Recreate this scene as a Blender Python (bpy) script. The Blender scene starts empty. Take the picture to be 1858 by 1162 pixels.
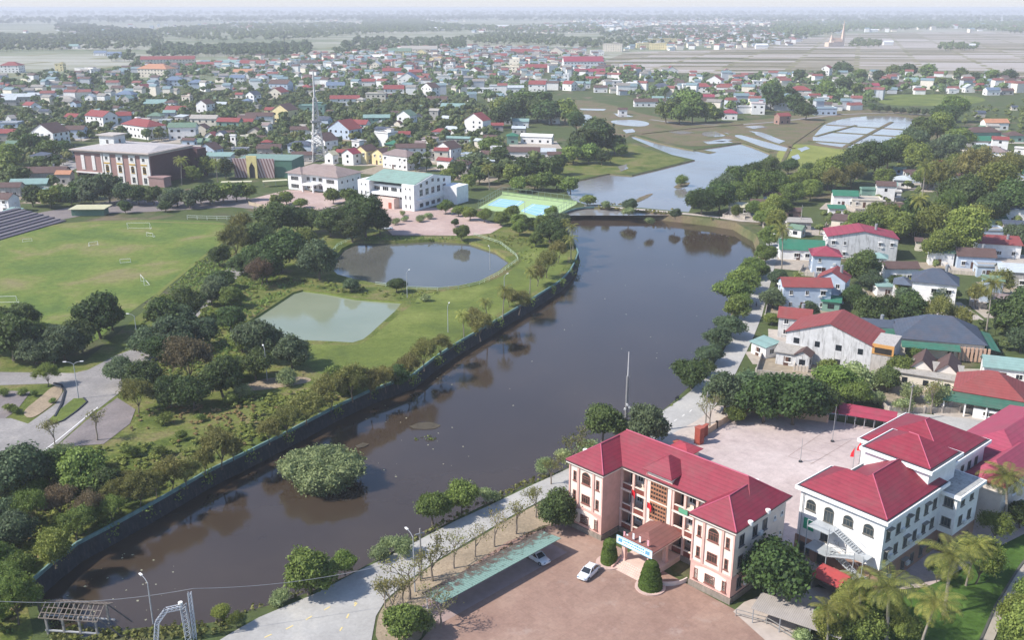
import bpy, bmesh, math, random
import numpy as np
from mathutils import Vector, Matrix
from mathutils.geometry import tessellate_polygon
R = math.radians
random.seed(7)
rng = np.random.default_rng(7)
S = bpy.context.scene
COL = S.collection
# ------------------------------------------------------------------ camera, sky, sun, exposure
HCAM, FPX, YH, PW, PH = 80.0, 1720.0, 14.0, 1858.0, 1162.0
PITCH = math.atan((PH / 2 - YH) / FPX)
cam = bpy.data.cameras.new('camera'); cam.sensor_width = 36.0; cam.lens = 36.0 * FPX / PW
cam.clip_start = 0.5; cam.clip_end = 90000
co = bpy.data.objects.new('camera', cam); COL.objects.link(co)
co.location = (0, 0, HCAM); co.rotation_euler = (math.pi / 2 - PITCH, 0, 0); S.camera = co
SUN_EL, SUN_DIR = R(44), Vector((-1.0, -0.28, 0)).normalized()
w = bpy.data.worlds.new('World'); S.world = w; w.use_nodes = True
nt = w.node_tree; nt.nodes.clear()
sky = nt.nodes.new('ShaderNodeTexSky'); sky.sky_type = 'NISHITA'; sky.sun_disc = False
sky.sun_elevation = SUN_EL; sky.sun_rotation = math.atan2(SUN_DIR.x, SUN_DIR.y)
sky.air_density = 1.0; sky.dust_density = 0.6; sky.ozone_density = 3.0
bg = nt.nodes.new('ShaderNodeBackground'); bg.inputs[1].default_value = 0.15
wo = nt.nodes.new('ShaderNodeOutputWorld')
tint = nt.nodes.new('ShaderNodeMix'); tint.data_type = 'RGBA'; tint.blend_type = 'MULTIPLY'; tint.inputs[0].default_value = 1; tint.inputs[7].default_value = (.97, .97, 1.02, 1)
nt.links.new(sky.outputs[0], tint.inputs[6]); 
wtc = nt.nodes.new('ShaderNodeTexCoord'); wsx = nt.nodes.new('ShaderNodeSeparateXYZ'); nt.links.new(wtc.outputs['Generated'], wsx.inputs[0])
wmr = nt.nodes.new('ShaderNodeMapRange'); wmr.interpolation_type = 'SMOOTHSTEP'; wmr.inputs[1].default_value = 0.0; wmr.inputs[2].default_value = 0.16; wmr.inputs[3].default_value = .9; wmr.inputs[4].default_value = 0; nt.links.new(wsx.outputs[2], wmr.inputs[0])
hzm = nt.nodes.new('ShaderNodeMix'); hzm.data_type = 'RGBA'; nt.links.new(wmr.outputs[0], hzm.inputs[0]); nt.links.new(tint.outputs[2], hzm.inputs[6]); hzm.inputs[7].default_value = (3.9, 3.95, 4.2, 1)
nt.links.new(hzm.outputs[2], bg.inputs[0]); nt.links.new(bg.outputs[0], wo.inputs[0])
sun = bpy.data.lights.new('sun', 'SUN'); sun.energy = 4.5; sun.angle = R(0.53); sun.color = (1.0, 0.95, 0.88)
so = bpy.data.objects.new('sun', sun); COL.objects.link(so)
sd = Vector((SUN_DIR.x * math.cos(SUN_EL), SUN_DIR.y * math.cos(SUN_EL), math.sin(SUN_EL)))
so.rotation_euler = (-sd).to_track_quat('-Z', 'Y').to_euler(); so.location = (0, 0, 400)
S.view_settings.view_transform = 'Standard'; S.view_settings.look = 'None'
S.view_settings.exposure = 0.5; S.view_settings.gamma = 1.0
S.render.engine = 'CYCLES'
S.cycles.max_bounces = 6; S.cycles.diffuse_bounces = 2; S.cycles.glossy_bounces = 3
S.cycles.transmission_bounces = 2; S.cycles.transparent_max_bounces = 6; S.cycles.volume_bounces = 0
S.cycles.use_adaptive_sampling = True
HAZE_DENSITY = 0.00017

# ------------------------------------------------------------------ survey: photo pixel -> ground point
_c, _s = math.cos(PITCH), math.sin(PITCH)
def P(px, py, z=0.0):
    dx, dz = (px - PW / 2) / FPX, -(py - PH / 2) / FPX
    x, y, zz = dx, _c + dz * _s, -_s + dz * _c
    t = (z - HCAM) / zz
    return Vector((x * t, y * t, z))
def pix(v):
    x, y, z = v[0], v[1], v[2] - HCAM
    d = y * _c - z * _s
    return (PW / 2 + FPX * x / d, PH / 2 - FPX * (y * _s + z * _c) / d)
def ppm(px, py):
    v = P(px, py); return FPX / (v.y * _c + HCAM * _s)

# ------------------------------------------------------------------ materials
MATS = {}
def lin(h):
    return tuple(((int(h[i:i + 2], 16) / 255) / 12.92 if int(h[i:i + 2], 16) / 255 <= .04045 else ((int(h[i:i + 2], 16) / 255 + .055) / 1.055) ** 2.4) for i in (0, 2, 4))
def N(nt, t, **k):
    n = nt.nodes.new(t)
    for a, b in k.items(): setattr(n, a, b)
    return n
def base_mat(name, rough=.8, spec=.3):
    m = bpy.data.materials.new(name); m.use_nodes = True
    b = m.node_tree.nodes['Principled BSDF']
    b.inputs['Roughness'].default_value = rough; b.inputs['Specular IOR Level'].default_value = spec
    return m, m.node_tree, b
def coords(nt, scale=(1, 1, 1), obj=True):
    tc = N(nt, 'ShaderNodeTexCoord'); mp = N(nt, 'ShaderNodeMapping')
    mp.inputs['Scale'].default_value = scale
    nt.links.new(tc.outputs['Object'], mp.inputs[0])
    return mp.outputs[0]
def noise(nt, vec, scale, detail=4, rough=.6, dist=0):
    n = N(nt, 'ShaderNodeTexNoise'); n.inputs['Scale'].default_value = scale
    n.inputs['Detail'].default_value = detail; n.inputs['Roughness'].default_value = rough
    n.inputs['Distortion'].default_value = dist
    if vec is not None: nt.links.new(vec, n.inputs['Vector'])
    return n.outputs[0]
def ramp(nt, fac, stops):
    r = N(nt, 'ShaderNodeValToRGB'); e = r.color_ramp.elements
    while len(e) < len(stops): e.new(.5)
    for i, (p, c) in enumerate(stops):
        e[i].position = p; e[i].color = (*c, 1) if len(c) == 3 else c
    nt.links.new(fac, r.inputs[0]); return r.outputs[0]
def mix(nt, fac, a, b, mode='MIX'):
    m = N(nt, 'ShaderNodeMix', data_type='RGBA', blend_type=mode)
    def put(v, i):
        if isinstance(v, (int, float)): m.inputs[i].default_value = v
        elif isinstance(v, tuple): m.inputs[i].default_value = (*v, 1)
        else: nt.links.new(v, m.inputs[i])
    put(fac, 0); put(a, 6); put(b, 7); return m.outputs[2]
def bump(nt, b, h, strength=.4, dist=.1):
    bp = N(nt, 'ShaderNodeBump'); bp.inputs['Strength'].default_value = strength; bp.inputs['Distance'].default_value = dist
    nt.links.new(h, bp.inputs['Height']); nt.links.new(bp.outputs[0], b.inputs['Normal'])
def sc(c, k): return tuple(min(1, x * k) for x in c)
def mat(kind, hexc, rough=.8, amt=.14, scale=.7, spec=.3, metal=0):
    """kinds: paint, stain, roof, tile, metal, plain, brick"""
    key = (kind, hexc, rough, amt)
    if key in MATS: return MATS[key]
    c = lin(hexc) if isinstance(hexc, str) else hexc
    m, t, b = base_mat(f'{kind}_{hexc}', rough, spec); b.inputs['Metallic'].default_value = metal
    v = coords(t)
    n1 = noise(t, v, scale, 6, .65)
    out = ramp(t, n1, [(.3, sc(c, 1 - amt)), (.7, sc(c, 1 + amt * .6))])
    if kind in ('stain', 'paint'):
        vs = coords(t, (1.3, 1.3, .16)); st = noise(t, vs, 1.6, 8, .72)
        k = .62 if kind == 'stain' else .93
        lo = .5 if kind == 'stain' else .6
        msk = ramp(t, st, [(lo, (0, 0, 0)), (lo + .17, (1, 1, 1))])
        g = lin('5a5650') if kind == 'stain' else lin('8a8078')
        out = mix(t, (msk), out, mix(t, k, out, g) if kind == 'stain' else mix(t, .14, out, g))
    if kind in ('roof', 'tile'):
        sx = N(t, 'ShaderNodeSeparateXYZ'); t.links.new(v, sx.inputs[0])
        wv = N(t, 'ShaderNodeMath', operation='MULTIPLY'); wv.inputs[1].default_value = 2.7 if kind == 'roof' else 4.
        t.links.new(sx.outputs[2], wv.inputs[0])
        fr = N(t, 'ShaderNodeMath', operation='FRACT'); t.links.new(wv.outputs[0], fr.inputs[0])
        dk = ramp(t, fr.outputs[0], [(.0, (.74,) * 3), (.3, (1, 1, 1)), (1, (.93,) * 3)])
        out = mix(t, 1.0, out, dk, 'MULTIPLY')
        n2 = noise(t, v, .3, 6, .7)
        out = mix(t, ramp(t, n2, [(.47, (0, 0, 0)), (.75, (.32,) * 3)]), out, lin('6d5a54'))
        bump(t, b, fr.outputs[0], .25, .04)
    if kind == 'brick':
        br = N(t, 'ShaderNodeTexBrick'); br.inputs['Scale'].default_value = 1.0
        br.inputs['Brick Width'].default_value = .9; br.inputs['Row Height'].default_value = .45
        br.inputs['Mortar Size'].default_value = .03; br.inputs['Color1'].default_value = (*c, 1)
        br.inputs['Color2'].default_value = (*sc(c, .8), 1); br.inputs['Mortar'].default_value = (*sc(c, .55), 1)
        t.links.new(v, br.inputs['Vector']); out = mix(t, .5, out, br.outputs[0])
    if kind == 'sheet':
        wv = N(t, 'ShaderNodeTexWave', wave_type='BANDS', bands_direction='X'); wv.inputs['Scale'].default_value = 1.2
        t.links.new(v, wv.inputs[0]); out = mix(t, .22, out, wv.outputs[0], 'MULTIPLY')
    t.links.new(out, b.inputs['Base Color'])
    MATS[key] = m; return m
def leaf_mat(name, dark, light, trans=.34):
    if name in MATS: return MATS[name]
    m, t, b = base_mat(name, .62, .25)
    g = N(t, 'ShaderNodeNewGeometry'); oi = N(t, 'ShaderNodeObjectInfo')
    cd, cl = tuple(x * .86 * k for x, k in zip(lin(dark), (1.12, 1, .92))), tuple(x * .86 * k for x, k in zip(lin(light), (1.12, 1, .9)))
    isl = g.outputs['Random Per Island']
    col = mix(t, isl, cd, cl)
    v = coords(t); n = noise(t, v, .45, 3)
    col = mix(t, ramp(t, n, [(.35, (0, 0, 0)), (.7, (.55,) * 3)]), col, cl)
    hs = N(t, 'ShaderNodeHueSaturation'); hs.inputs['Hue'].default_value = .5
    def rng_(lo, hi, src):
        mr = N(t, 'ShaderNodeMapRange'); mr.inputs[3].default_value = lo; mr.inputs[4].default_value = hi
        t.links.new(src, mr.inputs[0]); return mr.outputs[0]
    fr = N(t, 'ShaderNodeMath', operation='FRACT'); ml = N(t, 'ShaderNodeMath', operation='MULTIPLY'); ml.inputs[1].default_value = 17.3
    t.links.new(oi.outputs['Random'], ml.inputs[0]); t.links.new(ml.outputs[0], fr.inputs[0])
    t.links.new(rng_(.478, .515, oi.outputs['Random']), hs.inputs['Hue'])
    t.links.new(rng_(.72, 1.25, fr.outputs[0]), hs.inputs['Value'])
    t.links.new(col, hs.inputs['Color']); t.links.new(hs.outputs[0], b.inputs['Base Color'])
    tr = N(t, 'ShaderNodeBsdfTranslucent'); t.links.new(hs.outputs[0], tr.inputs[0])
    mx = N(t, 'ShaderNodeMixShader'); mx.inputs[0].default_value = trans
    o = t.nodes['Material Output']
    t.links.new(b.outputs[0], mx.inputs[1]); t.links.new(tr.outputs[0], mx.inputs[2]); t.links.new(mx.outputs[0], o.inputs[0])
    MATS[name] = m; return m
L_DARK = leaf_mat('leaf_dark', '33452d', '5f7a44')
L_BLUE = leaf_mat('leaf_bluegreen', '3b4c3c', '6d8560')
L_MID = leaf_mat('leaf_mid', '465e30', '86a052')
L_LIGHT = leaf_mat('leaf_light', '54682f', '95a456')
L_OLIVE = leaf_mat('leaf_olive', '5c6437', '8f9456')
L_BROWN = leaf_mat('leaf_brown', '5c5440', '7e745a')
L_SHRUB = leaf_mat('leaf_shrub', '56704a', 'a3b884')
L_PALM = leaf_mat('leaf_palm', '4c6430', 'a3ad5c')
L_HEDGE = leaf_mat('leaf_hedge', '2f4a1e', '5d7c33', .1)
BARK = mat('paint', '6e6357', .95, .3); BARKP = mat('paint', '8d8478', .95, .25)
GLASS = mat('plain', '20262c', .18, .3, .5, .6)
GLASSB = mat('plain', '3a3430', .3, .3, .5, .5)
GLASSL = mat('plain', '7f96a8', .2, .2, .5, .6)
WHITE = mat('paint', 'e9e6e0'); CREAM = mat('paint', 'eadfcd'); PINK = mat('paint', 'd9ad9e')
DARKM = mat('plain', '34363a', .6); METAL = mat('plain', '9a9c9e', .5, .1, .7, .4, .3)

def ground_mat(name, stops, scale, detail_amt=.3, extra=None, rough=.95, bumpy=.35):
    m, t, b = base_mat(name, rough, .15)
    v = coords(t)
    n = noise(t, v, scale, 8, .62, .4)
    out = ramp(t, n, [(p, lin(c)) for p, c in stops])
    n2 = noise(t, v, scale * 11, 6, .7)
    out = mix(t, 1.0, out, ramp(t, n2, [(.3, (1 - detail_amt,) * 3), (.7, (1 + detail_amt * .4,) * 3)]), 'MULTIPLY')
    n3 = noise(t, v, 2.2, 6, .75)
    out = mix(t, 1.0, out, ramp(t, n3, [(.3, (1 - detail_amt * .8,) * 3), (.72, (1.1,) * 3)]), 'MULTIPLY')
    if extra: out = extra(t, v, out)
    t.links.new(out, b.inputs['Base Color'])
    if bumpy: bump(t, b, n3, bumpy, .35)
    return m
def paver(t, v, out):
    br = N(t, 'ShaderNodeTexBrick'); br.inputs['Scale'].default_value = .62; br.offset = 0
    br.inputs['Brick Width'].default_value = 1.; br.inputs['Row Height'].default_value = 1.; br.inputs['Mortar Size'].default_value = .012
    for k, c in (('Color1', .96), ('Color2', 1.04), ('Mortar', .86)): br.inputs[k].default_value = (c, c, c, 1)
    mp = N(t, 'ShaderNodeMapping'); mp.inputs['Rotation'].default_value = (0, 0, R(45)); t.links.new(v, mp.inputs[0]); t.links.new(mp.outputs[0], br.inputs['Vector'])
    out = mix(t, 1., out, br.outputs[0], 'MULTIPLY')
    n = noise(t, v, .16, 6, .7)
    return mix(t, ramp(t, n, [(.57, (0, 0, 0)), (.72, (.42,) * 3)]), out, lin('b9aca2'))
M_GROUND = ground_mat('village_ground', [(.3, '5f5c48'), (.42, '566038'), (.55, '4f5c34'), (.66, '766a54'), (.78, '8a7e6a')], .035)
M_GRASS = ground_mat('rough_grass', [(.3, '4c5c2a'), (.43, '626f31'), (.54, '787c42'), (.64, '877d54'), (.78, '8f7f5e')], .11, .45)
M_LAWN = ground_mat('lawn', [(.3, '566432'), (.5, '687436'), (.66, '7c8444'), (.8, '88845a')], .05, .25)
M_PITCH = ground_mat('pitch_grass', [(.3, '566a36'), (.44, '657838'), (.54, '74803e'), (.62, '848250'), (.74, '8a7c60')], .045, .3)
M_DRY = ground_mat('dry_grass', [(.3, '6d7434'), (.5, '9a8d55'), (.7, 'b09b70')], .1, .35)
M_MARSH = ground_mat('marsh_grass', [(.3, '565f3e'), (.42, '6a6a46'), (.52, '766c50'), (.62, '7a6a58'), (.75, '6c6a48')], .07, .3)
M_DIRT = ground_mat('dirt', [(.3, '8d7f6a'), (.6, 'a6947c'), (.8, 'b6a68e')], .2, .2)
M_ROAD = ground_mat('road_concrete', [(.3, '9a9792'), (.55, 'aca9a3'), (.75, 'b7b2a8')], .12, .1, rough=.9, bumpy=.05)
M_ROADL = ground_mat('park_road_concrete', [(.3, '7f7b78'), (.55, '95908b'), (.75, 'a8a199')], .1, .14, rough=.9, bumpy=.05)
M_ASPH = ground_mat('asphalt', [(.3, '756e6c'), (.6, '857c79'), (.8, '938a86')], .2, .12, rough=.92, bumpy=.05)
M_YARD = ground_mat('pink_paving', [(.3, 'ac9c97'), (.5, 'bbaba5'), (.7, 'c8bab4')], .07, .12, paver, .85, .03)
M_COURT = ground_mat('brick_paving', [(.3, '8c7063'), (.5, '997d6e'), (.7, 'a58b7b')], .09, .14, paver, .9, .05)
M_PLAZA = ground_mat('plaza_paving', [(.3, 'a58d84'), (.55, 'b59e94'), (.75, 'c2aea4')], .06, .12, paver, .9, .03)
def field_mat(name, stops, sx, sy):
    m, t, b = base_mat(name, .95, .1)
    v = coords(t)
    w_ = noise(t, v, .0015, 4)
    mp = N(t, 'ShaderNodeMapping'); mp.inputs['Scale'].default_value = (sx, sy, 1); mp.inputs['Rotation'].default_value = (0, 0, R(8)); t.links.new(v, mp.inputs[0])
    br = N(t, 'ShaderNodeTexBrick'); br.inputs['Scale'].default_value = 1; br.inputs['Brick Width'].default_value = 2.2
    br.inputs['Row Height'].default_value = 1.; br.inputs['Mortar Size'].default_value = .06; br.inputs['Mortar Smooth'].default_value = .3
    br.inputs['Color1'].default_value = (0, 0, 0, 1); br.inputs['Color2'].default_value = (1, 1, 1, 1); br.inputs['Mortar'].default_value = (.5, .5, .5, 1)
    t.links.new(mp.outputs[0], br.inputs['Vector'])
    wf = noise(t, v, .012, 6, .7); a = mix(t, .4, mix(t, .42, w_, wf), br.outputs[0])
    out = ramp(t, a, [(p, lin(c)) for p, c in stops])
    out = mix(t, br.outputs['Fac'], out, lin('77734f'))
    t.links.new(out, b.inputs['Base Color']); return m
M_FIELD = field_mat('farmland', [(.25, '56654a'), (.4, '6e7659'), (.52, '8a8b76'), (.64, 'a19f92'), (.78, '7c8264')], .006, .011)
M_FLOOD = field_mat('flooded_farmland', [(.3, '59583f'), (.42, '776f5a'), (.52, '948a7c'), (.64, 'a8a09a')], .012, .03)
def water_mat(name, deep, rough=.06, bs=.08, sc_=.5, murk=None):
    m, t, b = base_mat(name, rough, .5)
    v = coords(t); n = noise(t, v, .03, 4)
    t.links.new(ramp(t, n, [(.35, lin(deep)), (.7, lin(murk or deep))]), b.inputs['Base Color'])
    b.inputs['IOR'].default_value = 1.5
    nr_ = noise(t, v, .018, 5, .65, .8); mr_ = N(t, 'ShaderNodeMapRange'); mr_.inputs[1].default_value = .35; mr_.inputs[2].default_value = .7; mr_.inputs[3].default_value = rough * .6; mr_.inputs[4].default_value = rough * 3.2; t.links.new(nr_, mr_.inputs[0]); t.links.new(mr_.outputs[0], b.inputs['Roughness'])
    n2 = noise(t, v, sc_, 4, .6); bump(t, b, n2, bs, .05)
    return m
M_RIVER = water_mat('river_water', '3b3128', .05, .09, 1.1, '463b30')
M_UPPER = water_mat('upper_river_water', '75716d', .07, .12, .9, '858079')
M_POND = water_mat('pond_water', '54544d', .04, .08, .9, '605f57')
M_MILKY = water_mat('milky_pond_water', '7e866e', .06, .08, .9, '8c927a')
M_PADDY = water_mat('paddy_water', '8a8580', .08, .1, .9, '9a948f')

# ------------------------------------------------------------------ mesh helpers
class MB:
    def __init__(s): s.v = []; s.f = []; s.m = []
    def face(s, pts, mi=0):
        b = len(s.v); s.v += [tuple(p) for p in pts]; s.f.append(tuple(range(b, b + len(pts)))); s.m.append(mi)
    def box(s, x0, x1, y0, y1, z0, z1, mi=0):
        b = len(s.v)
        s.v += [(x0, y0, z0), (x1, y0, z0), (x1, y1, z0), (x0, y1, z0), (x0, y0, z1), (x1, y0, z1), (x1, y1, z1), (x0, y1, z1)]
        for q in ((0, 3, 2, 1), (4, 5, 6, 7), (0, 1, 5, 4), (1, 2, 6, 5), (2, 3, 7, 6), (3, 0, 4, 7)):
            s.f.append(tuple(b + i for i in q)); s.m.append(mi)
        return s
    def prism(s, base, top, mi=0):
        n = len(base); b = len(s.v); s.v += [tuple(p) for p in base] + [tuple(p) for p in top]
        s.f.append(tuple(b + i for i in range(n - 1, -1, -1))); s.f.append(tuple(b + n + i for i in range(n)))
        for i in range(n): s.f.append((b + i, b + (i + 1) % n, b + n + (i + 1) % n, b + n + i))
        s.m += [mi] * (n + 2); return s
    def tube(s, pts, rads, n=6, mi=0):
        pts = [Vector(p) for p in pts]
        if isinstance(rads, (int, float)): rads = [rads] * len(pts)
        b = len(s.v)
        for i, p in enumerate(pts):
            d = (pts[min(i + 1, len(pts) - 1)] - pts[max(i - 1, 0)]).normalized()
            a = d.orthogonal().normalized() if abs(d.z) < .95 else Vector((1, 0, 0)); a = (a - d * a.dot(d)).normalized(); c = d.cross(a)
            for k in range(n):
                t = 2 * math.pi * k / n; s.v.append(tuple(p + (a * math.cos(t) + c * math.sin(t)) * rads[i]))
        for i in range(len(pts) - 1):
            for k in range(n):
                s.f.append((b + i * n + k, b + i * n + (k + 1) % n, b + (i + 1) * n + (k + 1) % n, b + (i + 1) * n + k)); s.m.append(mi)
        s.f.append(tuple(b + k for k in range(n - 1, -1, -1))); s.m.append(mi)
        e = b + (len(pts) - 1) * n; s.f.append(tuple(e + k for k in range(n))); s.m.append(mi)
        return s
    def hip(s, x0, x1, y0, y1, z, h, o=.6, th=.12, mi=0, ridge=None):
        x0 -= o; x1 += o; y0 -= o; y1 += o
        W, D = x1 - x0, y1 - y0
        if ridge is None: ridge = min(W, D) / 2
        if W >= D: a, c = (x0 + ridge, (y0 + y1) / 2, z + h), (x1 - ridge, (y0 + y1) / 2, z + h)
        else: a, c = ((x0 + x1) / 2, y0 + ridge, z + h), ((x0 + x1) / 2, y1 - ridge, z + h)
        A, B, Cc, Dd = (x0, y0, z), (x1, y0, z), (x1, y1, z), (x0, y1, z)
        if W >= D: fs = [(A, B, c, a), (B, Cc, c), (Cc, Dd, a, c), (Dd, A, a)]
        else: fs = [(A, B, a), (B, Cc, c, a), (Cc, Dd, c), (Dd, A, a, c)]
        for f in fs: s.face(f, mi)
        s.box(x0, x1, y0, y1, z - th, z - .002, mi)
        return a, c
    def gable(s, x0, x1, y0, y1, z, h, along='y', o=.5, th=.14, mi=0):
        """ridge runs along the given axis; a folded slab with thickness"""
        if along == 'y':
            xm = (x0 + x1) / 2; k = h / (xm - x0); e = o * k
            prof = [(x0 - o, z - e), (xm, z + h), (x1 + o, z - e)]
            pr = prof + [(p[0], p[1] - th) for p in prof[::-1]]
            s.prism([(p[0], y0 - o, p[1]) for p in pr], [(p[0], y1 + o, p[1]) for p in pr], mi)
        else:
            ym = (y0 + y1) / 2; k = h / (ym - y0); e = o * k
            prof = [(y0 - o, z - e), (ym, z + h), (y1 + o, z - e)]
            pr = prof + [(p[0], p[1] - th) for p in prof[::-1]]
            s.prism([(x0 - o, p[0], p[1]) for p in pr][::-1], [(x1 + o, p[0], p[1]) for p in pr][::-1], mi)
    def build(s, name, mats, parent=None, smooth=False, loc=None):
        me = bpy.data.meshes.new(name); me.from_pydata(s.v, [], s.f)
        if not isinstance(mats, (list, tuple)): mats = [mats]
        for m in mats: me.materials.append(m)
        if len(mats) > 1: me.polygons.foreach_set('material_index', s.m)
        if smooth: me.polygons.foreach_set('use_smooth', [True] * len(me.polygons))
        me.update()
        return link(name, me, parent, loc)
def link(name, me, parent=None, loc=None):
    o = bpy.data.objects.new(name, me); COL.objects.link(o)
    if parent: o.parent = parent
    if loc is not None: o.location = loc
    return o
def tag(o, label=None, cat=None, group=None, kind=None):
    if label: o['label'] = label
    if cat: o['category'] = cat
    if group: o['group'] = group
    if kind: o['kind'] = kind
    return o
def root(name, loc, rz=0, label=None, cat=None, group=None):
    o = bpy.data.objects.new(name, None); COL.objects.link(o); o.location = loc; o.rotation_euler = (0, 0, rz); o.empty_display_size = .5
    return tag(o, label, cat, group)
def orient(pts):
    a = sum(pts[i][0] * pts[(i + 1) % len(pts)][1] - pts[(i + 1) % len(pts)][0] * pts[i][1] for i in range(len(pts)))
    return pts if a > 0 else pts[::-1]
def rough_edge(pts, step, amp):
    out = []
    for i, p in enumerate(pts):
        q = pts[(i + 1) % len(pts)]; L = (q - p).length; n = max(1, min(24, int(L / step)))
        nr = Vector((-(q - p).y, (q - p).x, 0)).normalized() if L else Vector()
        for k in range(n):
            out.append(p.lerp(q, k / n) + (nr * random.uniform(-amp, amp) if k else Vector()))
    return out
def sheet(name, poly, z, m, kind='structure', edge=None, world=False, label=None, cat=None):
    pts = [Vector((p[0], p[1], 0)) if world else P(*p) for p in poly]
    pts = orient(pts)
    if edge and len(pts) > 4:
        for _ in range(2): pts = [q for i in range(len(pts)) for q in (pts[i].lerp(pts[(i + 1) % len(pts)], .25), pts[i].lerp(pts[(i + 1) % len(pts)], .75))]
    if edge: pts = rough_edge(pts, edge[0], edge[1])
    tri = tessellate_polygon([[Vector((p.x, p.y, 0)) for p in pts]])
    me = bpy.data.meshes.new(name)
    vs = [(p.x, p.y, z) for p in pts]; fs = []
    for t in tri:
        a, b, c = (Vector(vs[i]) for i in t)
        fs.append(t if (b - a).cross(c - a).z > 0 else t[::-1])
    me.from_pydata(vs, [], fs); me.materials.append(m); me.update()
    return tag(link(name, me), label, cat, None, kind)
def strip(name, pxs, width, z, m, h=0.0, kind='structure', world=False):
    pts = [Vector(p) if world else P(*p) for p in pxs]; mb = MB(); L = []; Rr = []
    for i, p in enumerate(pts):
        d = (pts[min(i + 1, len(pts) - 1)] - pts[max(i - 1, 0)]); d.z = 0; d.normalize(); n = Vector((-d.y, d.x, 0)) * width / 2
        L.append(p + n); Rr.append(p - n)
    for i in range(len(pts) - 1):
        a, b, c, d = Rr[i], Rr[i + 1], L[i + 1], L[i]
        if h: mb.prism([(q.x, q.y, z) for q in (a, b, c, d)], [(q.x, q.y, z + h) for q in (a, b, c, d)])
        else: mb.face([(q.x, q.y, z) for q in (a, b, c, d)])
    return tag(mb.build(name, m), None, None, None, kind)

# ------------------------------------------------------------------ ground, water, banks
WALLTOP = [(57, 1058), (98, 1022), (140, 989), (200, 958), (264, 923), (320, 891), (371, 861), (450, 822), (520, 787), (607, 741), (674, 710), (747, 684), (790, 650), (825, 627), (902, 582), (962, 546), (1000, 522), (1017, 511), (1034, 493), (1043, 477), (1049, 460), (1045, 448), (1039, 440), (1026, 425), (1012, 410), (1008, 398), (1014, 391), (1028, 385), (1044, 380), (1060, 377.5), (1078, 377)]
WEIR_S = [(1110, 379), (1150, 382), (1200, 387), (1240, 391), (1290, 397), (1335, 404)]
RBANK = [(1352, 414), (1372, 425), (1378, 440), (1372, 458), (1362, 480), (1350, 512), (1338, 545), (1325, 580), (1308, 618), (1290, 652), (1268, 684), (1243, 709), (1215, 735), (1185, 758), (1150, 785), (1090, 815), (1040, 845), (1000, 862), (954, 881), (887, 913), (826, 942), (755, 981), (684, 1016), (631, 1045), (567, 1073), (517, 1091), (446, 1111), (400, 1129), (363, 1133), (242, 1141), (150, 1158), (90, 1150), (70, 1110)]
RIVER = WALLTOP + WEIR_S + RBANK
UPPER = [(1064, 371), (1040, 364), (1030, 352), (1024, 338), (1026, 330), (1060, 325), (1105, 315), (1146, 318), (1185, 309), (1225, 299), (1260, 290), (1220, 281), (1192, 270), (1150, 252), (1142, 246), (1152, 246), (1190, 258), (1235, 268), (1258, 272), (1300, 266), (1344, 259), (1372, 268), (1398, 279), (1386, 291), (1352, 306), (1318, 322), (1296, 338), (1262, 352), (1258, 370), (1250, 385), (1200, 380.5), (1140, 375), (1100, 371.5)]
POND1 = [(602, 488), (606, 469), (621, 450), (651, 437), (712, 438), (787, 434), (851, 438), (900, 454), (928, 473), (905, 492), (870, 510), (832, 519), (794, 523), (738, 521), (681, 514), (640, 506), (612, 498)]
POND2 = [(435, 597), (459, 578), (493, 556), (531, 531), (550, 526), (591, 531), (644, 541), (693, 545), (730, 548), (719, 563), (689, 590), (672, 606), (659, 616), (640, 622), (606, 620), (557, 618), (500, 617), (448, 606)]
ZR, ZU, Z1, Z2 = -2.8, -.55, -.9, -.5
holes = []
for poly in (RIVER, UPPER, POND1, POND2):
    holes.append([P(*p) for p in poly])
outer = [Vector((-16000, -200, 0)), Vector((16000, -200, 0)), Vector((16000, 30000, 0)), Vector((-16000, 30000, 0))]
loops = [outer] + holes
tri = tessellate_polygon(loops)
vs = [tuple(p) for l in loops for p in l]; fs = []
for t in tri:
    a, b, c = (Vector(vs[i]) for i in t)
    fs.append(t if (b - a).cross(c - a).z > 0 else t[::-1])
me = bpy.data.meshes.new('ground'); me.from_pydata(vs, [], fs); me.materials.append(M_GROUND); me.update()
tag(link('ground', me), None, None, None, 'structure')
def skirt(name, pts, i0, i1, inset, depth, m, coping=None, top=0.0):
    pts = list(pts); n = len(pts); area = sum(pts[i].x * pts[(i + 1) % n].y - pts[(i + 1) % n].x * pts[i].y for i in range(n))
    sgn = 1 if area > 0 else -1; idx = list(range(i0, i1 + 1)); T = []; B = []
    for i in idx:
        p = pts[i % n]; d = (pts[(i + 1) % n] - pts[(i - 1) % n]).normalized(); nr = Vector((-d.y, d.x, 0)) * sgn
        T.append(p - nr * .02); B.append(p + nr * inset)
    mb = MB()
    for k in range(len(idx) - 1):
        f = [(T[k].x, T[k].y, top), (T[k + 1].x, T[k + 1].y, top), (B[k + 1].x, B[k + 1].y, depth), (B[k].x, B[k].y, depth)]
        mb.face(f)
    return mb, T
nW = len(WALLTOP)
M_STONE = mat('stain', '34373a', .95, .35, .9)
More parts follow.
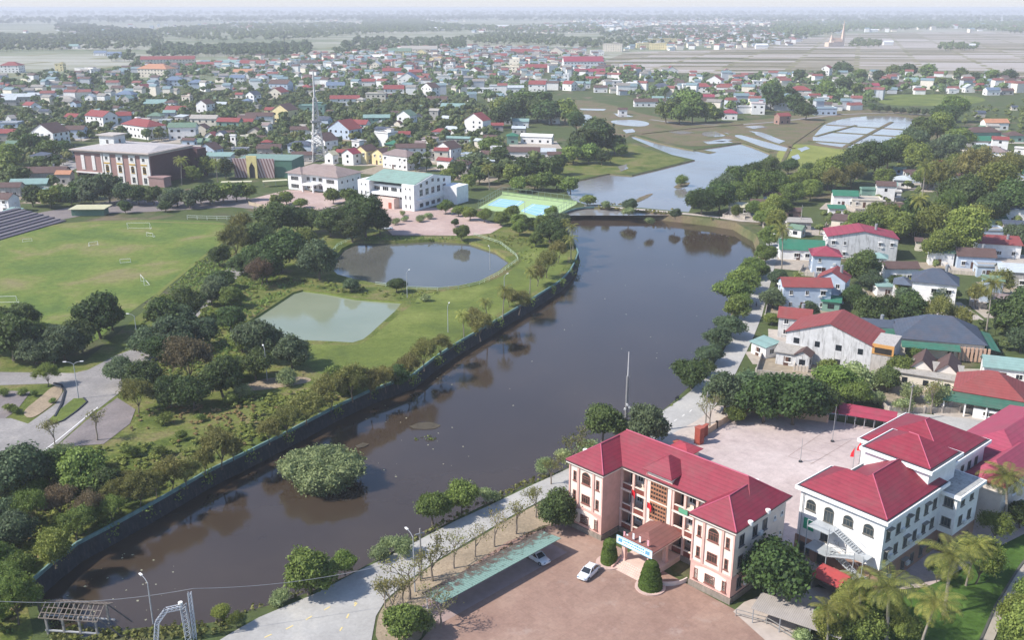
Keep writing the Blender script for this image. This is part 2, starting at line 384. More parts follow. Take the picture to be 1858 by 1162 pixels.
# river wall: a solid wall with a coping and a painted rail
mb, T = skirt('river_wall', holes[0], 0, nW - 1, .8, ZR - .5, M_STONE, top=.45)
rw = root('river_wall', T[0], 0, 'long dark stone wall curving along the left bank of the river', 'wall')
for v in range(len(mb.v)): mb.v[v] = tuple(Vector(mb.v[v]) - T[0])
mb.build('wall_face', M_STONE, rw)
cp = MB()
for k in range(len(T) - 1):
    a, b = T[k] - T[0], T[k + 1] - T[0]; d = (b - a).normalized(); nr = Vector((-d.y, d.x, 0)) * .16
    cp.prism([a - nr + Vector((0, 0, -.1)), b - nr + Vector((0, 0, -.1)), b + nr + Vector((0, 0, -.1)), a + nr + Vector((0, 0, -.1))],
             [a - nr + Vector((0, 0, .5)), b - nr + Vector((0, 0, .5)), b + nr + Vector((0, 0, .5)), a + nr + Vector((0, 0, .5))])
cp.build('coping', mat('paint', '6f8d88', .9, .3), rw)
mb = MB(); b2, _ = skirt('bank', holes[0], nW - 1, len(RIVER), 1.2, ZR - .4, M_GRASS)
tag(b2.build('river_bank', M_MARSH), None, None, None, 'structure')
for nm, h, d, ins, mm in (('upper_bank', holes[1], ZU, .8, M_MARSH), ('pond_bank', holes[2], Z1, .7, M_GRASS), ('milky_pond_bank', holes[3], Z2, .7, M_LAWN)):
    b2, _ = skirt(nm, h, 0, len(h), ins, d - .4, mm); tag(b2.build(nm, mm), None, None, None, 'structure')
def water(name, h, z, m):
    x0, x1 = min(p.x for p in h) - 4, max(p.x for p in h) + 4; y0, y1 = min(p.y for p in h) - 4, max(p.y for p in h) + 4
    mb = MB(); c = sum(h, Vector()) / len(h)
    mb.face([(x0, y0, z), (x1, y0, z), (x1, y1, z), (x0, y1, z)])
    return tag(mb.build(name, m), None, None, None, 'structure')
water('river_water', holes[0], ZR, M_RIVER); water('upper_river_water', holes[1], ZU, M_UPPER)
water('pond_water', holes[2], Z1, M_POND); water('milky_pond_water', holes[3], Z2, M_MILKY)

Z0 = .03
sheet('farmland', [(-16000, 1180), (-500, 1150), (-330, 1120), (-200, 1350), (0, 1500), (200, 1450), (330, 1300), (520, 1180), (16000, 1100), (16000, 29000), (-16000, 29000)], Z0, M_FIELD, world=True)
sheet('flooded_fields', [(1075, 122), (1120, 100), (1150, 93), (1330, 90), (1480, 66), (1600, 58), (1900, 56), (2400, 60), (2400, 145), (1858, 143), (1700, 134), (1560, 128), (1420, 130), (1240, 136), (1180, 133)], .12, M_FLOOD, edge=(60, 12))
sheet('left_fields', [(-300, 92), (60, 88), (200, 97), (230, 110), (120, 118), (-300, 122)], .1, M_FIELD, edge=(60, 10))
sheet('marsh', [(985, 200), (1010, 178), (1100, 186), (1180, 212), (1290, 224), (1390, 216), (1500, 202), (1570, 196), (1700, 206), (1740, 225), (1690, 262), (1640, 280), (1560, 300), (1430, 322), (1402, 300), (1402, 278), (1372, 266), (1340, 257), (1258, 268), (1190, 254), (1160, 244), (1146, 243), (1120, 262), (1090, 262), (1060, 240)], .06, M_MARSH, edge=(15, 2))
sheet('grass_spit', [(1000, 300), (1040, 285), (1090, 262), (1140, 257), (1180, 272), (1215, 283), (1250, 290), (1222, 298), (1182, 308), (1146, 316), (1104, 314), (1060, 324), (1020, 330), (985, 325)], .06, M_GRASS, edge=(10, 1))
for q in ([(1046, 212), (1058, 207), (1076, 210), (1072, 226), (1052, 232)], [(1102, 219), (1150, 217), (1182, 223), (1170, 231), (1120, 227)], [(1112, 206), (1135, 207), (1150, 212), (1125, 213)], [(1052, 197), (1100, 198), (1096, 201), (1056, 200)],
          [(1272, 240), (1300, 238), (1330, 244), (1300, 250), (1275, 247)], [(1275, 257), (1320, 256), (1330, 259), (1285, 262)], [(1326, 247), (1345, 244), (1412, 262), (1440, 272), (1430, 276), (1390, 270)], [(1358, 238), (1380, 240), (1425, 256), (1412, 262)],
          [(1130, 236), (1148, 234), (1152, 240), (1136, 242)], [(1120, 303), (1138, 298), (1140, 306), (1126, 312)], [(1290, 256), (1312, 252), (1330, 254), (1310, 258)], [(1210, 240), (1240, 238), (1262, 241), (1235, 244)], [(1446, 270), (1462, 266), (1470, 270), (1454, 276)], [(1436, 284), (1448, 280), (1452, 288), (1440, 292)], [(1545, 284), (1560, 276), (1570, 278), (1556, 288)], [(1520, 292), (1534, 286), (1540, 290), (1526, 297)], [(1066, 240), (1090, 236), (1100, 240), (1080, 244)], [(1350, 230), (1380, 228), (1392, 231), (1366, 234)]):
    sheet('marsh_water', q, .17, M_PADDY, edge=(6, .8))
sheet('paddy_water', [(1468, 258), (1484, 238), (1500, 222), (1560, 210), (1650, 212), (1690, 226), (1684, 258), (1640, 276), (1590, 272), (1530, 268)], .13, M_PADDY, edge=(12, 1.2))
sheet('paddy_rice', [(1404, 280), (1430, 262), (1464, 262), (1530, 272), (1590, 279), (1592, 286), (1550, 298), (1480, 308), (1424, 306)], .1, ground_mat('young_rice', [(.3, '71793c'), (.6, '8b8f4a'), (.8, '9b8d5a')], .05, .2), edge=(9, 1.2))
for i, (a, b, ww) in enumerate((((1480, 248), (1553, 228), 2.2), ((1533, 267), (1618, 222), 2.6), ((1466, 256), (1640, 268), 1.6), ((1503, 240), (1660, 250), 1.6), ((1499, 227), (1680, 238), 1.4), ((1418, 300), (1436, 262), 2.0), ((1436, 262), (1494, 222), 2.4), ((1560, 300), (1640, 262), 2.0), ((1300, 238), (1400, 276), 3), ((1346, 244), (1440, 270), 2.4), ((1160, 243), (1262, 232), 5), ((1262, 232), (1345, 226), 5))):
    strip('paddy_bund', [a, b], ww, .12, M_MARSH, .35)
sheet('green_field', [(1590, 178), (1640, 170), (1760, 172), (1800, 182), (1740, 192), (1600, 192)], .08, M_LAWN, edge=(12, 2))
strip('village_lane', [(1180, 217), (1230, 224), (1320, 228), (1400, 222), (1470, 214), (1520, 208), (1600, 205), (1680, 208)], 4, .15, M_ROADL)
# left bank park
sheet('park_grass', [(0, 1162), (-60, 1162), (-60, 640), (140, 655), (260, 560), (380, 500), (430, 440), (470, 395), (560, 400), (640, 380), (740, 420), (860, 418), (940, 395), (1003, 384), (1006, 398), (1010, 411), (1024, 426), (1037, 441), (1043, 449), (1046, 460), (1040, 477), (1031, 492), (1015, 509)] + [(x - 2, y - 1) for x, y in WALLTOP[16::-1]][1:] + [(40, 1068), (62, 1112), (80, 1155), (100, 1200), (-60, 1200)], .03, M_GRASS) if False else None
def hole_sheet(name, outer_px, holes_px, z, m, amp=0):
    loops = [[P(*p) for p in outer_px]] + [[P(*p) for p in h] for h in holes_px]
    tri = tessellate_polygon([[Vector((q.x, q.y, 0)) for q in l] for l in loops])
    vs = [(p.x, p.y, z) for l in loops for p in l]; fs = []
    for t in tri:
        a, b, c = (Vector(vs[i]) for i in t)
        fs.append(t if (b - a).cross(c - a).z > 0 else t[::-1])
    me = bpy.data.meshes.new(name); me.from_pydata(vs, [], fs); me.materials.append(m); me.update()
    return tag(link(name, me), None, None, None, 'structure')
WIN = [(x - 3, y - 2) for x, y in WALLTOP[:22]] + [(1034, 441), (1021, 426), (1006, 411), (1002, 399), (1008, 388), (1022, 381)]
hole_sheet('park_grass', [(-200, 1300), (30, 1250), (60, 1150), (45, 1080)] + WIN + [(935, 398), (862, 428), (712, 430), (640, 386), (560, 398), (470, 392), (428, 440), (400, 480), (380, 505), (260, 565), (150, 660), (-200, 640)], [POND1, POND2], Z0, M_GRASS)
sheet('lawn_bank', [(752, 552), (760, 535), (850, 524), (900, 508), (950, 478), (935, 462), (960, 440), (1000, 450), (1030, 462), (1030, 480), (1000, 512), (950, 540), (890, 578), (815, 624), (740, 672), (690, 690), (600, 690), (545, 660), (520, 625), (606, 626), (645, 628), (670, 618), (700, 592), (730, 566)], .06, M_LAWN, edge=(5, .6))

sheet('football_pitch', [(-500, 520), (-200, 450), (-60, 440), (0, 432), (62, 414), (130, 403), (250, 399), (360, 400), (416, 404), (412, 425), (396, 447), (352, 482), (300, 524), (262, 548), (220, 580), (150, 640), (-100, 660), (-500, 700)], .06, M_PITCH, edge=(12, .6))
strip('pitch_edge', [(-60, 452), (30, 424), (70, 414), (130, 405), (250, 402), (410, 407)], 1.6, .09, mat('paint', '76733f', .95))
strip('pitch_edge', [(412, 432), (350, 482), (300, 522), (262, 560)], 1.3, .09, mat('paint', '6a7032', .95))
sheet('park_road', [(-200, 672), (0, 676), (134, 678), (160, 672), (181, 661), (210, 646), (239, 635), (300, 590), (352, 540), (385, 505), (440, 470), (460, 480), (400, 530), (350, 585), (300, 640), (246, 690), (210, 719), (159, 758), (105, 807), (72, 836), (29, 863), (0, 889), (-200, 1030), (-200, 760), (20, 760), (51, 770), (100, 735), (118, 707), (90, 697), (0, 700), (-200, 700)], .07, M_ROADL)
sheet('parking_asphalt', [(108, 807), (159, 762), (213, 723), (246, 744), (236, 770), (188, 807), (120, 812)], .1, M_ASPH)
sheet('parking_asphalt', [(-120, 704), (56, 712), (30, 746), (10, 760), (-120, 770)], .1, M_ASPH)
sheet('park_path', [(436, 703), (480, 686), (560, 684), (568, 694), (500, 706), (440, 712)], .08, M_DIRT, edge=(3, .4))
strip('road_line', [(29, 857), (105, 800), (178, 740)], .25, .12, mat('plain', 'e0ddd8'))
# road along the right bank and at the bottom
ROADL_ = [(380, 1175), (420, 1150), (470, 1122), (531, 1096), (570, 1080), (649, 1038), (702, 1013), (755, 984), (826, 947), (887, 919), (954, 887), (1004, 864), (1060, 838), (1120, 805), (1183, 762), (1207, 744), (1234, 726), (1252, 712), (1290, 670), (1315, 634), (1335, 590), (1352, 548), (1366, 512), (1380, 478), (1388, 450), (1395, 425), (1400, 400), (1402, 380)]
ROADR_ = [(1432, 378), (1428, 402), (1420, 430), (1412, 458), (1404, 490), (1394, 530), (1382, 575), (1366, 615), (1340, 668), (1318, 712), (1286, 752), (1265, 768), (1212, 803), (1130, 850), (1070, 880), (1000, 900), (920, 942), (860, 978), (800, 1014), (740, 1055), (700, 1090), (682, 1120), (672, 1175)]
sheet('main_road', ROADL_ + ROADR_, .08, M_ROAD)
sheet('road_verge', [(800, 1016), (862, 982), (920, 945), (1000, 903), (1040, 900), (1040, 940), (1010, 950), (975, 958), (900, 1000), (820, 1050), (770, 1090), (770, 1175), (680, 1175), (684, 1122), (702, 1092), (742, 1058)], .06, M_DIRT, edge=(2, .4))
sheet('side_street', [(1330, 700), (1400, 712), (1498, 731), (1570, 741), (1722, 757), (1900, 778), (1900, 795), (1760, 785), (1611, 765), (1500, 752), (1400, 740), (1300, 730)], .1, M_ROAD)
sheet('side_street_pavement', [(1183, 808), (1262, 766), (1300, 738), (1345, 735), (1350, 748), (1265, 800), (1225, 818)], .11, mat('paint', 'b9aca0', .9), edge=None)
sheet('courtyard_paving', [(985, 960), (1010, 948), (1040, 950), (1340, 1112), (1420, 1150), (1460, 1200), (700, 1250), (790, 1130), (775, 1088), (800, 1065), (920, 985)], .1, M_COURT)
sheet('school_yard', [(1190, 850), (1225, 815), (1262, 800), (1350, 749), (1500, 763), (1620, 784), (2000, 830), (2000, 980), (1700, 1065), (1600, 1075), (1570, 1110), (1480, 1060), (1440, 1000), (1340, 1040), (1200, 930)], .12, M_YARD)
sheet('school_path', [(1330, 1112), (1350, 1095), (1440, 1060), (1520, 1075), (1500, 1120), (1440, 1175), (1400, 1175)], .135, mat('paint', 'b3a69a', .9))
sheet('school_lawn', [(1640, 1085), (1720, 1050), (1800, 1000), (1900, 950), (2000, 930), (2000, 1040), (1858, 1078), (1760, 1200), (1500, 1250), (1500, 1150)], .14, ground_mat('bright_lawn', [(.3, '3a5222'), (.5, '4b672a'), (.75, '617a3a')], .12, .3))
strip('lawn_path', [(1775, 1200), (1815, 1110), (1858, 1040), (1920, 960)], 1.4, .17, mat('paint', 'a39a8c', .9))
strip('lawn_kerb', [(1768, 1190), (1806, 1102), (1848, 1034), (1910, 950)], .3, .16, mat('paint', '55564e', .9), .15)
sheet('grass_corner', [(1840, 1100), (1990, 1000), (1990, 1250), (1790, 1250)], .12, M_LAWN)
sheet('plaza', [(655, 384), (700, 375), (830, 378), (870, 396), (915, 410), (890, 424), (850, 428), (712, 427), (690, 405)], .08, M_PLAZA)
sheet('villa_plaza', [(452, 362), (521, 345), (560, 346), (640, 360), (610, 372), (560, 386), (470, 376)], .1, M_PLAZA)
sheet('museum_street', [(40, 392), (150, 372), (300, 352), (410, 348), (452, 360), (470, 374), (640, 376), (700, 382), (640, 392), (560, 388), (420, 376), (280, 384), (160, 390), (60, 408)], .07, M_ASPH)
sheet('museum_forecourt', [(60, 308), (110, 282), (150, 300), (120, 315)], .08, M_ROADL)
sheet('tennis_court_surround', [(868, 378), (911, 354), (1046, 371), (988, 402)], .12, mat('plain', 'a3b982', .8, .08))
for q in ([(884, 373), (906, 361), (952, 366.5), (934, 379)], [(945, 383.5), (966, 371), (1004, 375), (980, 394)]):
    sheet('tennis_court', q, .15, mat('plain', '8fbcd6', .8, .06))
    a, b, c, d = [P(*p) for p in q]
    for s_, e_ in ((a.lerp(b, .5), d.lerp(c, .5)), (a.lerp(d, .12), b.lerp(c, .12)), (a.lerp(d, .88), b.lerp(c, .88)), (a.lerp(b, .22), d.lerp(c, .22)), (a.lerp(b, .78), d.lerp(c, .78))):
        strip('court_line', [s_, e_], .25, .17, mat('plain', 'e6eef0'), world=True)
strip('weir_path', [(1060, 373.6), (1081, 374.5), (1140, 379), (1200, 384), (1246, 388.5), (1290, 393), (1345, 401), (1402, 404)], 3.0, .12, mat('paint', 'b5aba0', .9))
# pavement markings
ym = mat('plain', 'd9c48a')
for a, b in (((480, 1159), (493, 1153)), ((519, 1144), (532, 1137)), ((555, 1127), (566, 1120)), ((588, 1109), (599, 1103)), ((643, 1102), (648, 1096)), ((629, 1124), (633, 1116)), ((617, 1147), (621, 1140)), ((643, 1080 + 18), (646, 1094))):
    strip('lane_marking', [a, b], .22, .1, ym)
for a, b in (((1251, 749), (1255, 745)), ((1238, 757), (1242, 753)), ((1223, 766), (1228, 762)), ((1207, 776), (1212, 772)), ((1278, 722), (1281, 718))):
    strip('lane_marking', [a, b], .22, .1, mat('plain', 'dcd8d0'))
strip('planting_kerb', [(100, 758), (112, 735), (118, 712), (112, 700), (98, 697)], .4, .08, DARKM, .25)
sheet('planting_bed', [(38, 750), (70, 725), (98, 700), (114, 704), (112, 718), (96, 736), (56, 764)], .14, M_DIRT, edge=(2, .2))
sheet('grass_island', [(88, 764), (110, 744), (134, 725), (152, 724), (157, 730), (140, 746), (115, 764), (98, 770)], .2, M_LAWN)
strip('island_kerb', [(88, 765), (98, 771), (115, 765), (140, 747), (158, 731), (152, 723.5)], .3, .08, DARKM, .18)

# ------------------------------------------------------------------ plants
def quads_mesh(name, C, U, V, m, extra=None):
    """many small leaf faces: centres C, half axes U, V (n x 3)"""
    n = len(C)
    co_ = np.empty((n, 4, 3)); co_[:, 0] = C - U * .9 - V * .5; co_[:, 1] = C + U * .3 - V; co_[:, 2] = C + U; co_[:, 3] = C - U * .2 + V
    co_ = co_.reshape(-1, 3); nv = n * 4
    loops = np.arange(nv, dtype=np.int32); starts = np.arange(0, nv, 4, dtype=np.int32)
    tot = np.full(n, 4, np.int32)
    if extra is not None:
        ev, ef = extra  # triangles
        loops = np.concatenate([loops, (ef.reshape(-1) + nv).astype(np.int32)])
        starts = np.concatenate([starts, nv + np.arange(0, ef.size, 3, dtype=np.int32)]); tot = np.concatenate([tot, np.full(len(ef), 3, np.int32)])
        co_ = np.concatenate([co_, ev])
    me = bpy.data.meshes.new(name)
    me.vertices.add(len(co_)); me.vertices.foreach_set('co', co_.astype(np.float32).reshape(-1))
    me.loops.add(len(loops)); me.loops.foreach_set('vertex_index', loops)
    me.polygons.add(len(starts)); me.polygons.foreach_set('loop_start', starts); me.polygons.foreach_set('loop_total', tot)
    me.materials.append(m); me.update(calc_edges=True); me.validate()
    return me
def unit(v): return v / np.maximum(np.linalg.norm(v, axis=1, keepdims=True), 1e-9)
_bm = bmesh.new(); bmesh.ops.create_icosphere(_bm, subdivisions=2, radius=1)
ICO_V = np.array([v.co[:] for v in _bm.verts]); ICO_F = np.array([[v.index for v in f.verts] for f in _bm.faces]); _bm.free()
def crown(name, lobes, n, size, m, seed, spray=.5, up=.25, core=.8, cl=9, crad=.5, inner=.82):
    g = np.random.default_rng(seed); L = np.array(lobes, float)
    area = (L[:, 3] * L[:, 4] + L[:, 3] * L[:, 5] + L[:, 4] * L[:, 5]); pr = area / area.sum()
    k = n // cl; out = []
    while len(out) < k:
        i = g.choice(len(L), p=pr); d = unit(g.normal(size=(1, 3)))[0]
        if d[2] < -.45 and g.random() < .6: continue
        p = L[i, :3] + d * L[i, 3:] * g.uniform(inner, 1.04)
        ok = True
        for j in range(len(L)):
            if j != i and (((p - L[j, :3]) / L[j, 3:]) ** 2).sum() < .62: ok = False; break
        if ok: out.append((*p, *d))
    out = np.array(out); C = np.repeat(out[:, :3], cl, 0); D = np.repeat(out[:, 3:], cl, 0)
    C = C + g.normal(size=C.shape) * crad * np.array([1, 1, .7])
    nr = unit(D * (1 - spray) + unit(g.normal(size=C.shape)) * spray + np.array([0, 0, up]))
    a = unit(np.cross(nr, unit(g.normal(size=C.shape)))); b = np.cross(nr, a)
    s_ = size * g.uniform(.6, 1.35, (len(C), 1))
    ev, ef = [], []
    if core:
        for i, l in enumerate(L):
            q = ICO_V * l[3:] * core * (1 + .12 * g.normal(size=(len(ICO_V), 1))) + l[:3]
            ev.append(q); ef.append(ICO_F + i * len(ICO_V))
        extra = (np.concatenate(ev), np.concatenate(ef))
    else: extra = None
    return quads_mesh(name, C, a * s_, b * s_ * .6, m, extra)
def lobes_round(g, n, R_, H_, zc, spread=.6, lr=.45):
    out = [(g.uniform(-.3, .3), g.uniform(-.3, .3), zc, R_ * .64, R_ * .6, H_ * .7)]
    for i in range(n):
        t = 2 * math.pi * (i + g.uniform(-.3, .3)) / n * 1.618 * 2; el = g.uniform(-.4, 1.1)
        r = R_ * spread * math.cos(el) * g.uniform(.7, 1.25)
        k = g.uniform(.5, 1.25) * lr
        out.append((r * math.cos(t), r * math.sin(t), zc + H_ * spread * math.sin(el), R_ * k, R_ * k, H_ * k * .9))
    return out
def trunk_mesh(name, h, r, R_, zc, n, seed, m=None, lean=.3):
    g = random.Random(seed); mb = MB()
    top = Vector((g.uniform(-lean, lean), g.uniform(-lean, lean), h))
    mb.tube([(0, 0, -.3), (0, 0, .15), top * .5 + Vector((.05, 0, 0)), top], [r * 1.5, r * 1.1, r * .8, r * .62], 7)
    for i in range(n):
        t = 2 * math.pi * i / n + g.uniform(-.4, .4); e = Vector((math.cos(t) * R_ * .55, math.sin(t) * R_ * .55, zc + g.uniform(-.1, .5) * R_))
        mid = top.lerp(e, .5) + Vector((0, 0, .1 * R_)); mb.tube([top * g.uniform(.7, .98), mid, e], [r * .5, r * .3, r * .1], 5)
    o = mb.build(name, m or BARK); me = o.data; bpy.data.objects.remove(o); return me
PROTO = {}
def proto(key, crown_me, trunk_me, name, diam): PROTO[key] = (crown_me, trunk_me, name, diam)
def build_protos():
    g = random.Random(3)
    for i in range(4):
        lb = lobes_round(g, 15 + i, 4.0, 3.2 + .3 * (i % 2), 4.3, .64, .42)
        cm = crown('crown', lb, 6800, .27, L_DARK, 10 + i, crad=.42)
        tm = trunk_mesh('trunk', 2.2, .26, 4.0, 3.6, 6, i)
        proto(f'b{i}', cm, tm, 'broadleaf_tree', 8.0)
    for i in range(3):  # loose airy crowns
        lb = []
        for k in range(15):
            t = k * 2.4; r = 3.3 * math.sqrt((k + .5) / 15) * g.uniform(.85, 1.1); z = 4.4 + 1.9 * (1 - (r / 3.6) ** 2) + g.uniform(-.8, .8)
            lb.append((r * math.cos(t), r * math.sin(t), z, g.uniform(.8, 1.25), g.uniform(.8, 1.25), g.uniform(.9, 1.6)))
        cm = crown('crown', lb, 6000, .17, L_OLIVE, 30 + i, spray=.8, up=.1, core=.62, cl=10, crad=.42, inner=.5)
        tm = trunk_mesh('trunk', 2.0, .16, 3.4, 3.6, 8, 20 + i, lean=.5)
        proto(f'l{i}', cm, tm, 'feathery_tree', 8.0)
    # wide, low rounded bush growing out of the water
    lb = [(0, 0, 1.6, 4.6, 4.2, 3.3)]
    for k in range(26):
        t = k * 2.399; r = 4.9 * math.sqrt((k + .8) / 26); lb.append((r * math.cos(t) * 1.1, r * math.sin(t) * .95, 1.0 + 3.4 * math.sqrt(max(0, 1 - (r / 6.2) ** 2)) * g.uniform(.7, 1.0), 1.5, 1.5, 1.3))
    cm = crown('foliage', lb, 15000, .2, L_SHRUB, 77, spray=.65, core=.86, crad=.3, inner=.85)
    proto('w0', cm, trunk_mesh('trunk', 1.2, .2, 4.0, 1.8, 9, 55), 'island_shrub', 12.6)
    for i in range(2):
        lb = lobes_round(g, 7, 1.9, 1.5, 1.5, .6, .5)
        proto(f's{i}', crown('foliage', lb, 1900, .14, L_MID, 60 + i, spray=.7, crad=.28, core=.7), trunk_mesh('stem', .8, .07, 1.8, 1.2, 5, 40 + i), 'shrub', 4.0)
    # coarser crowns for trees half a kilometre away
    for i in range(4):
        lb = lobes_round(g, 9, 4.0, 3.2, 4.0, .62, .46)
        proto(f'f{i}', crown('crown', lb, 1500, .48, L_DARK, 90 + i, crad=.5, core=.84, cl=6), trunk_mesh('trunk', 3.0, .25, 4.0, 4.4, 4, 70 + i), 'broadleaf_tree', 8.0)
    # banana-like bright clump crowns
    for i in range(2):
        lb = lobes_round(g, 9, 3.6, 3.4, 4.4, .66, .44)
        proto(f'g{i}', crown('crown', lb, 9000, .24, L_LIGHT, 100 + i, spray=.62, crad=.55, core=.8, cl=7), trunk_mesh('trunk', 2.4, .2, 3.6, 3.8, 6, 80 + i), 'leafy_tree', 7.8)
    # palms
    for i in range(3):
        gg = np.random.default_rng(200 + i); C, U, V = [], [], []; hb = (9.5, 8.2, 11.0)[i]; lean = (.7, -.5, 1.0)[i]
        nf = 23
        for f in range(nf):
            t = 2 * math.pi * f * .381966 * 1.0 + gg.uniform(-.15, .15); el = R(72 - 112 * (f / nf)) + gg.uniform(-.1, .1); Lf = gg.uniform(2.9, 3.7)
            d = np.array([math.cos(t), math.sin(t), 0]); p = np.array([lean, 0, hb]); e = el; st = Lf / 11
            for k in range(12):
                dirv = d * math.cos(e) + np.array([0, 0, math.sin(e)]); side = np.cross(dirv, [0, 0, 1.]); side /= np.linalg.norm(side) + 1e-9
                q = p + dirv * st; ll = .82 * math.sin(math.pi * min(1, (k + 1.6) / 13.5)) ** .6
                for sgn in (-1, 1):
                    ld = side * sgn * .8 + dirv * .55 + np.array([0, 0, -.42]); ld /= np.linalg.norm(ld)
                    for jj in (0, .5):
                        c = p + dirv * st * jj + ld * ll * .5; C.append(c); U.append(ld * ll * .55); V.append(dirv * .05)
                C.append((p + q) / 2); U.append(dirv * st * .6); V.append(side * .035)
                p = q; e -= .09 + .017 * k
        cm = quads_mesh('fronds', np.array(C), np.array(U), np.array(V), L_PALM)
        mb = MB(); mb.tube([(0, 0, -.3), (.03, 0, .4), (lean * .35, 0, hb * .5), (lean, 0, hb)], [.26, .18, .14, .12], 8)
        for k in range(6): mb.tube([(lean + .22 * math.cos(k), .22 * math.sin(k), hb - .45), (lean + .2 * math.cos(k), .2 * math.sin(k), hb - .15)], [.11, .08], 6)
        o = mb.build('trunk', BARKP); tm = o.data; bpy.data.objects.remove(o)
        proto(f'p{i}', cm, tm, 'coconut_palm', 6.4)
    # nearly leafless trees
    for i in range(3):
        gr = random.Random(300 + i); mb = MB(); tips = []
        def br(p, d, L, r, dep):
            q = p + d * L; mb.tube([p, p.lerp(q, .5) + Vector((gr.uniform(-.06, .06), gr.uniform(-.06, .06), 0)) * L, q], [r, r * .8, r * .62], 5 if dep < 2 else 3)
            tips.append(q)
            if dep >= 4: return
            for _ in range(3 if dep < 3 else 2):
                nd = (d + Vector((gr.uniform(-.75, .75), gr.uniform(-.75, .75), gr.uniform(-.1, .5)))).normalized(); br(q, nd, L * gr.uniform(.58, .8), r * .6, dep + 1)
        br(Vector((0, 0, -.2)), Vector((.05, .02, 1)).normalized(), 2.1, .17, 0)
        o = mb.build('branches', mat('paint', '8b7f72', .95, .2)); tm = o.data; bpy.data.objects.remove(o)
        T_ = np.array([tuple(t) for t in tips if t.z > 3]); gg = np.random.default_rng(i)
        idx = gg.integers(0, len(T_), 420 if i else 900); C = T_[idx] + gg.normal(size=(len(idx), 3)) * .3
        a = unit(gg.normal(size=C.shape)); b = unit(np.cross(a, gg.normal(size=C.shape))); sz = gg.uniform(.06, .15, (len(C), 1))
        proto(f'r{i}', quads_mesh('leaves', C, a * sz, b * sz * .7, L_OLIVE), tm, 'sparse_street_tree', 5.4)
build_protos()
MESHV = {}
def with_mat(me, m):
    k = (me.name, m.name)
    if k not in MESHV:
        c = me.copy(); c.materials[0] = m; MESHV[k] = c
    return MESHV[k]
THINGS = []      # (object, px, py, description, category) : labelled at the end
TREES_XY = []
PART2 = {'island_shrub': ('foliage', 'trunk'), 'shrub': ('foliage', 'stem'), 'coconut_palm': ('crown', 'trunk'), 'sparse_street_tree': ('leaves', 'trunk')}
KINDS = {'b': ('b', 4, L_DARK, 'dark green round-crowned broadleaf tree', 'tree', 'broadleaf trees'),
         'n': ('b', 4, L_BLUE, 'grey-green broadleaf tree', 'tree', 'broadleaf trees'),
         'm': ('b', 4, L_MID, 'mid green broadleaf tree', 'tree', 'broadleaf trees'),
         'f': ('f', 4, L_DARK, 'dark green broadleaf tree', 'tree', 'broadleaf trees'),
         'h': ('f', 4, L_MID, 'mid green broadleaf tree', 'tree', 'broadleaf trees'),
         'j': ('f', 4, L_BLUE, 'grey-green broadleaf tree', 'tree', 'broadleaf trees'),
         'l': ('l', 3, L_OLIVE, 'olive feathery loose-crowned tree', 'tree', 'feathery trees'),
         'y': ('l', 3, L_MID, 'green feathery loose-crowned tree', 'tree', 'feathery trees'),
         'o': ('l', 3, L_BROWN, 'brownish feathery tree', 'tree', 'feathery trees'),
         'g': ('g', 2, L_LIGHT, 'bright yellow-green leafy tree', 'tree', 'leafy trees'),
         's': ('s', 2, L_MID, 'small green shrub', 'shrub', 'shrubs'),
         't': ('s', 2, L_SHRUB, 'small pale green shrub', 'shrub', 'shrubs'),
         'w': ('w', 1, L_SHRUB, '', 'shrub', None),
         'p': ('p', 3, L_PALM, 'coconut palm with arching fronds', 'palm', 'coconut palms'),
         'r': ('r', 3, L_OLIVE, 'nearly leafless thin street tree', 'tree', 'sparse street trees')}
_tc = {}
def plant(kind, px, py, wpx, z=0.0, label=None, hs=1.0, v=None, pos=None):
    fam, nv, m, desc, cat, grp = KINDS[kind]
    _tc[kind] = _tc.get(kind, 0) + 1
    v = (_tc[kind] * 7 + int(px)) % nv if v is None else v
    cm, tm, name, diam = PROTO[f'{fam}{v}']
    p = pos or P(px, py, z); s_ = wpx / ppm(px, py) / diam
    s_ = max(.25, min(s_, 2.6))
    r = root(name, p, random.uniform(0, 6.28), label, cat, grp); r.scale = (s_ * random.uniform(.88, 1.12), s_ * random.uniform(.88, 1.12), s_ * hs) if kind != 'w' else (s_, s_, s_ * hs)
    a, b = PART2.get(name, ('crown', 'trunk'))
    link(b, tm, r); link(a, with_mat(cm, m), r)
    if not label: THINGS.append((r, px, py, desc, cat))
    TREES_XY.append((p.x, p.y, s_ * diam / 2)); return r
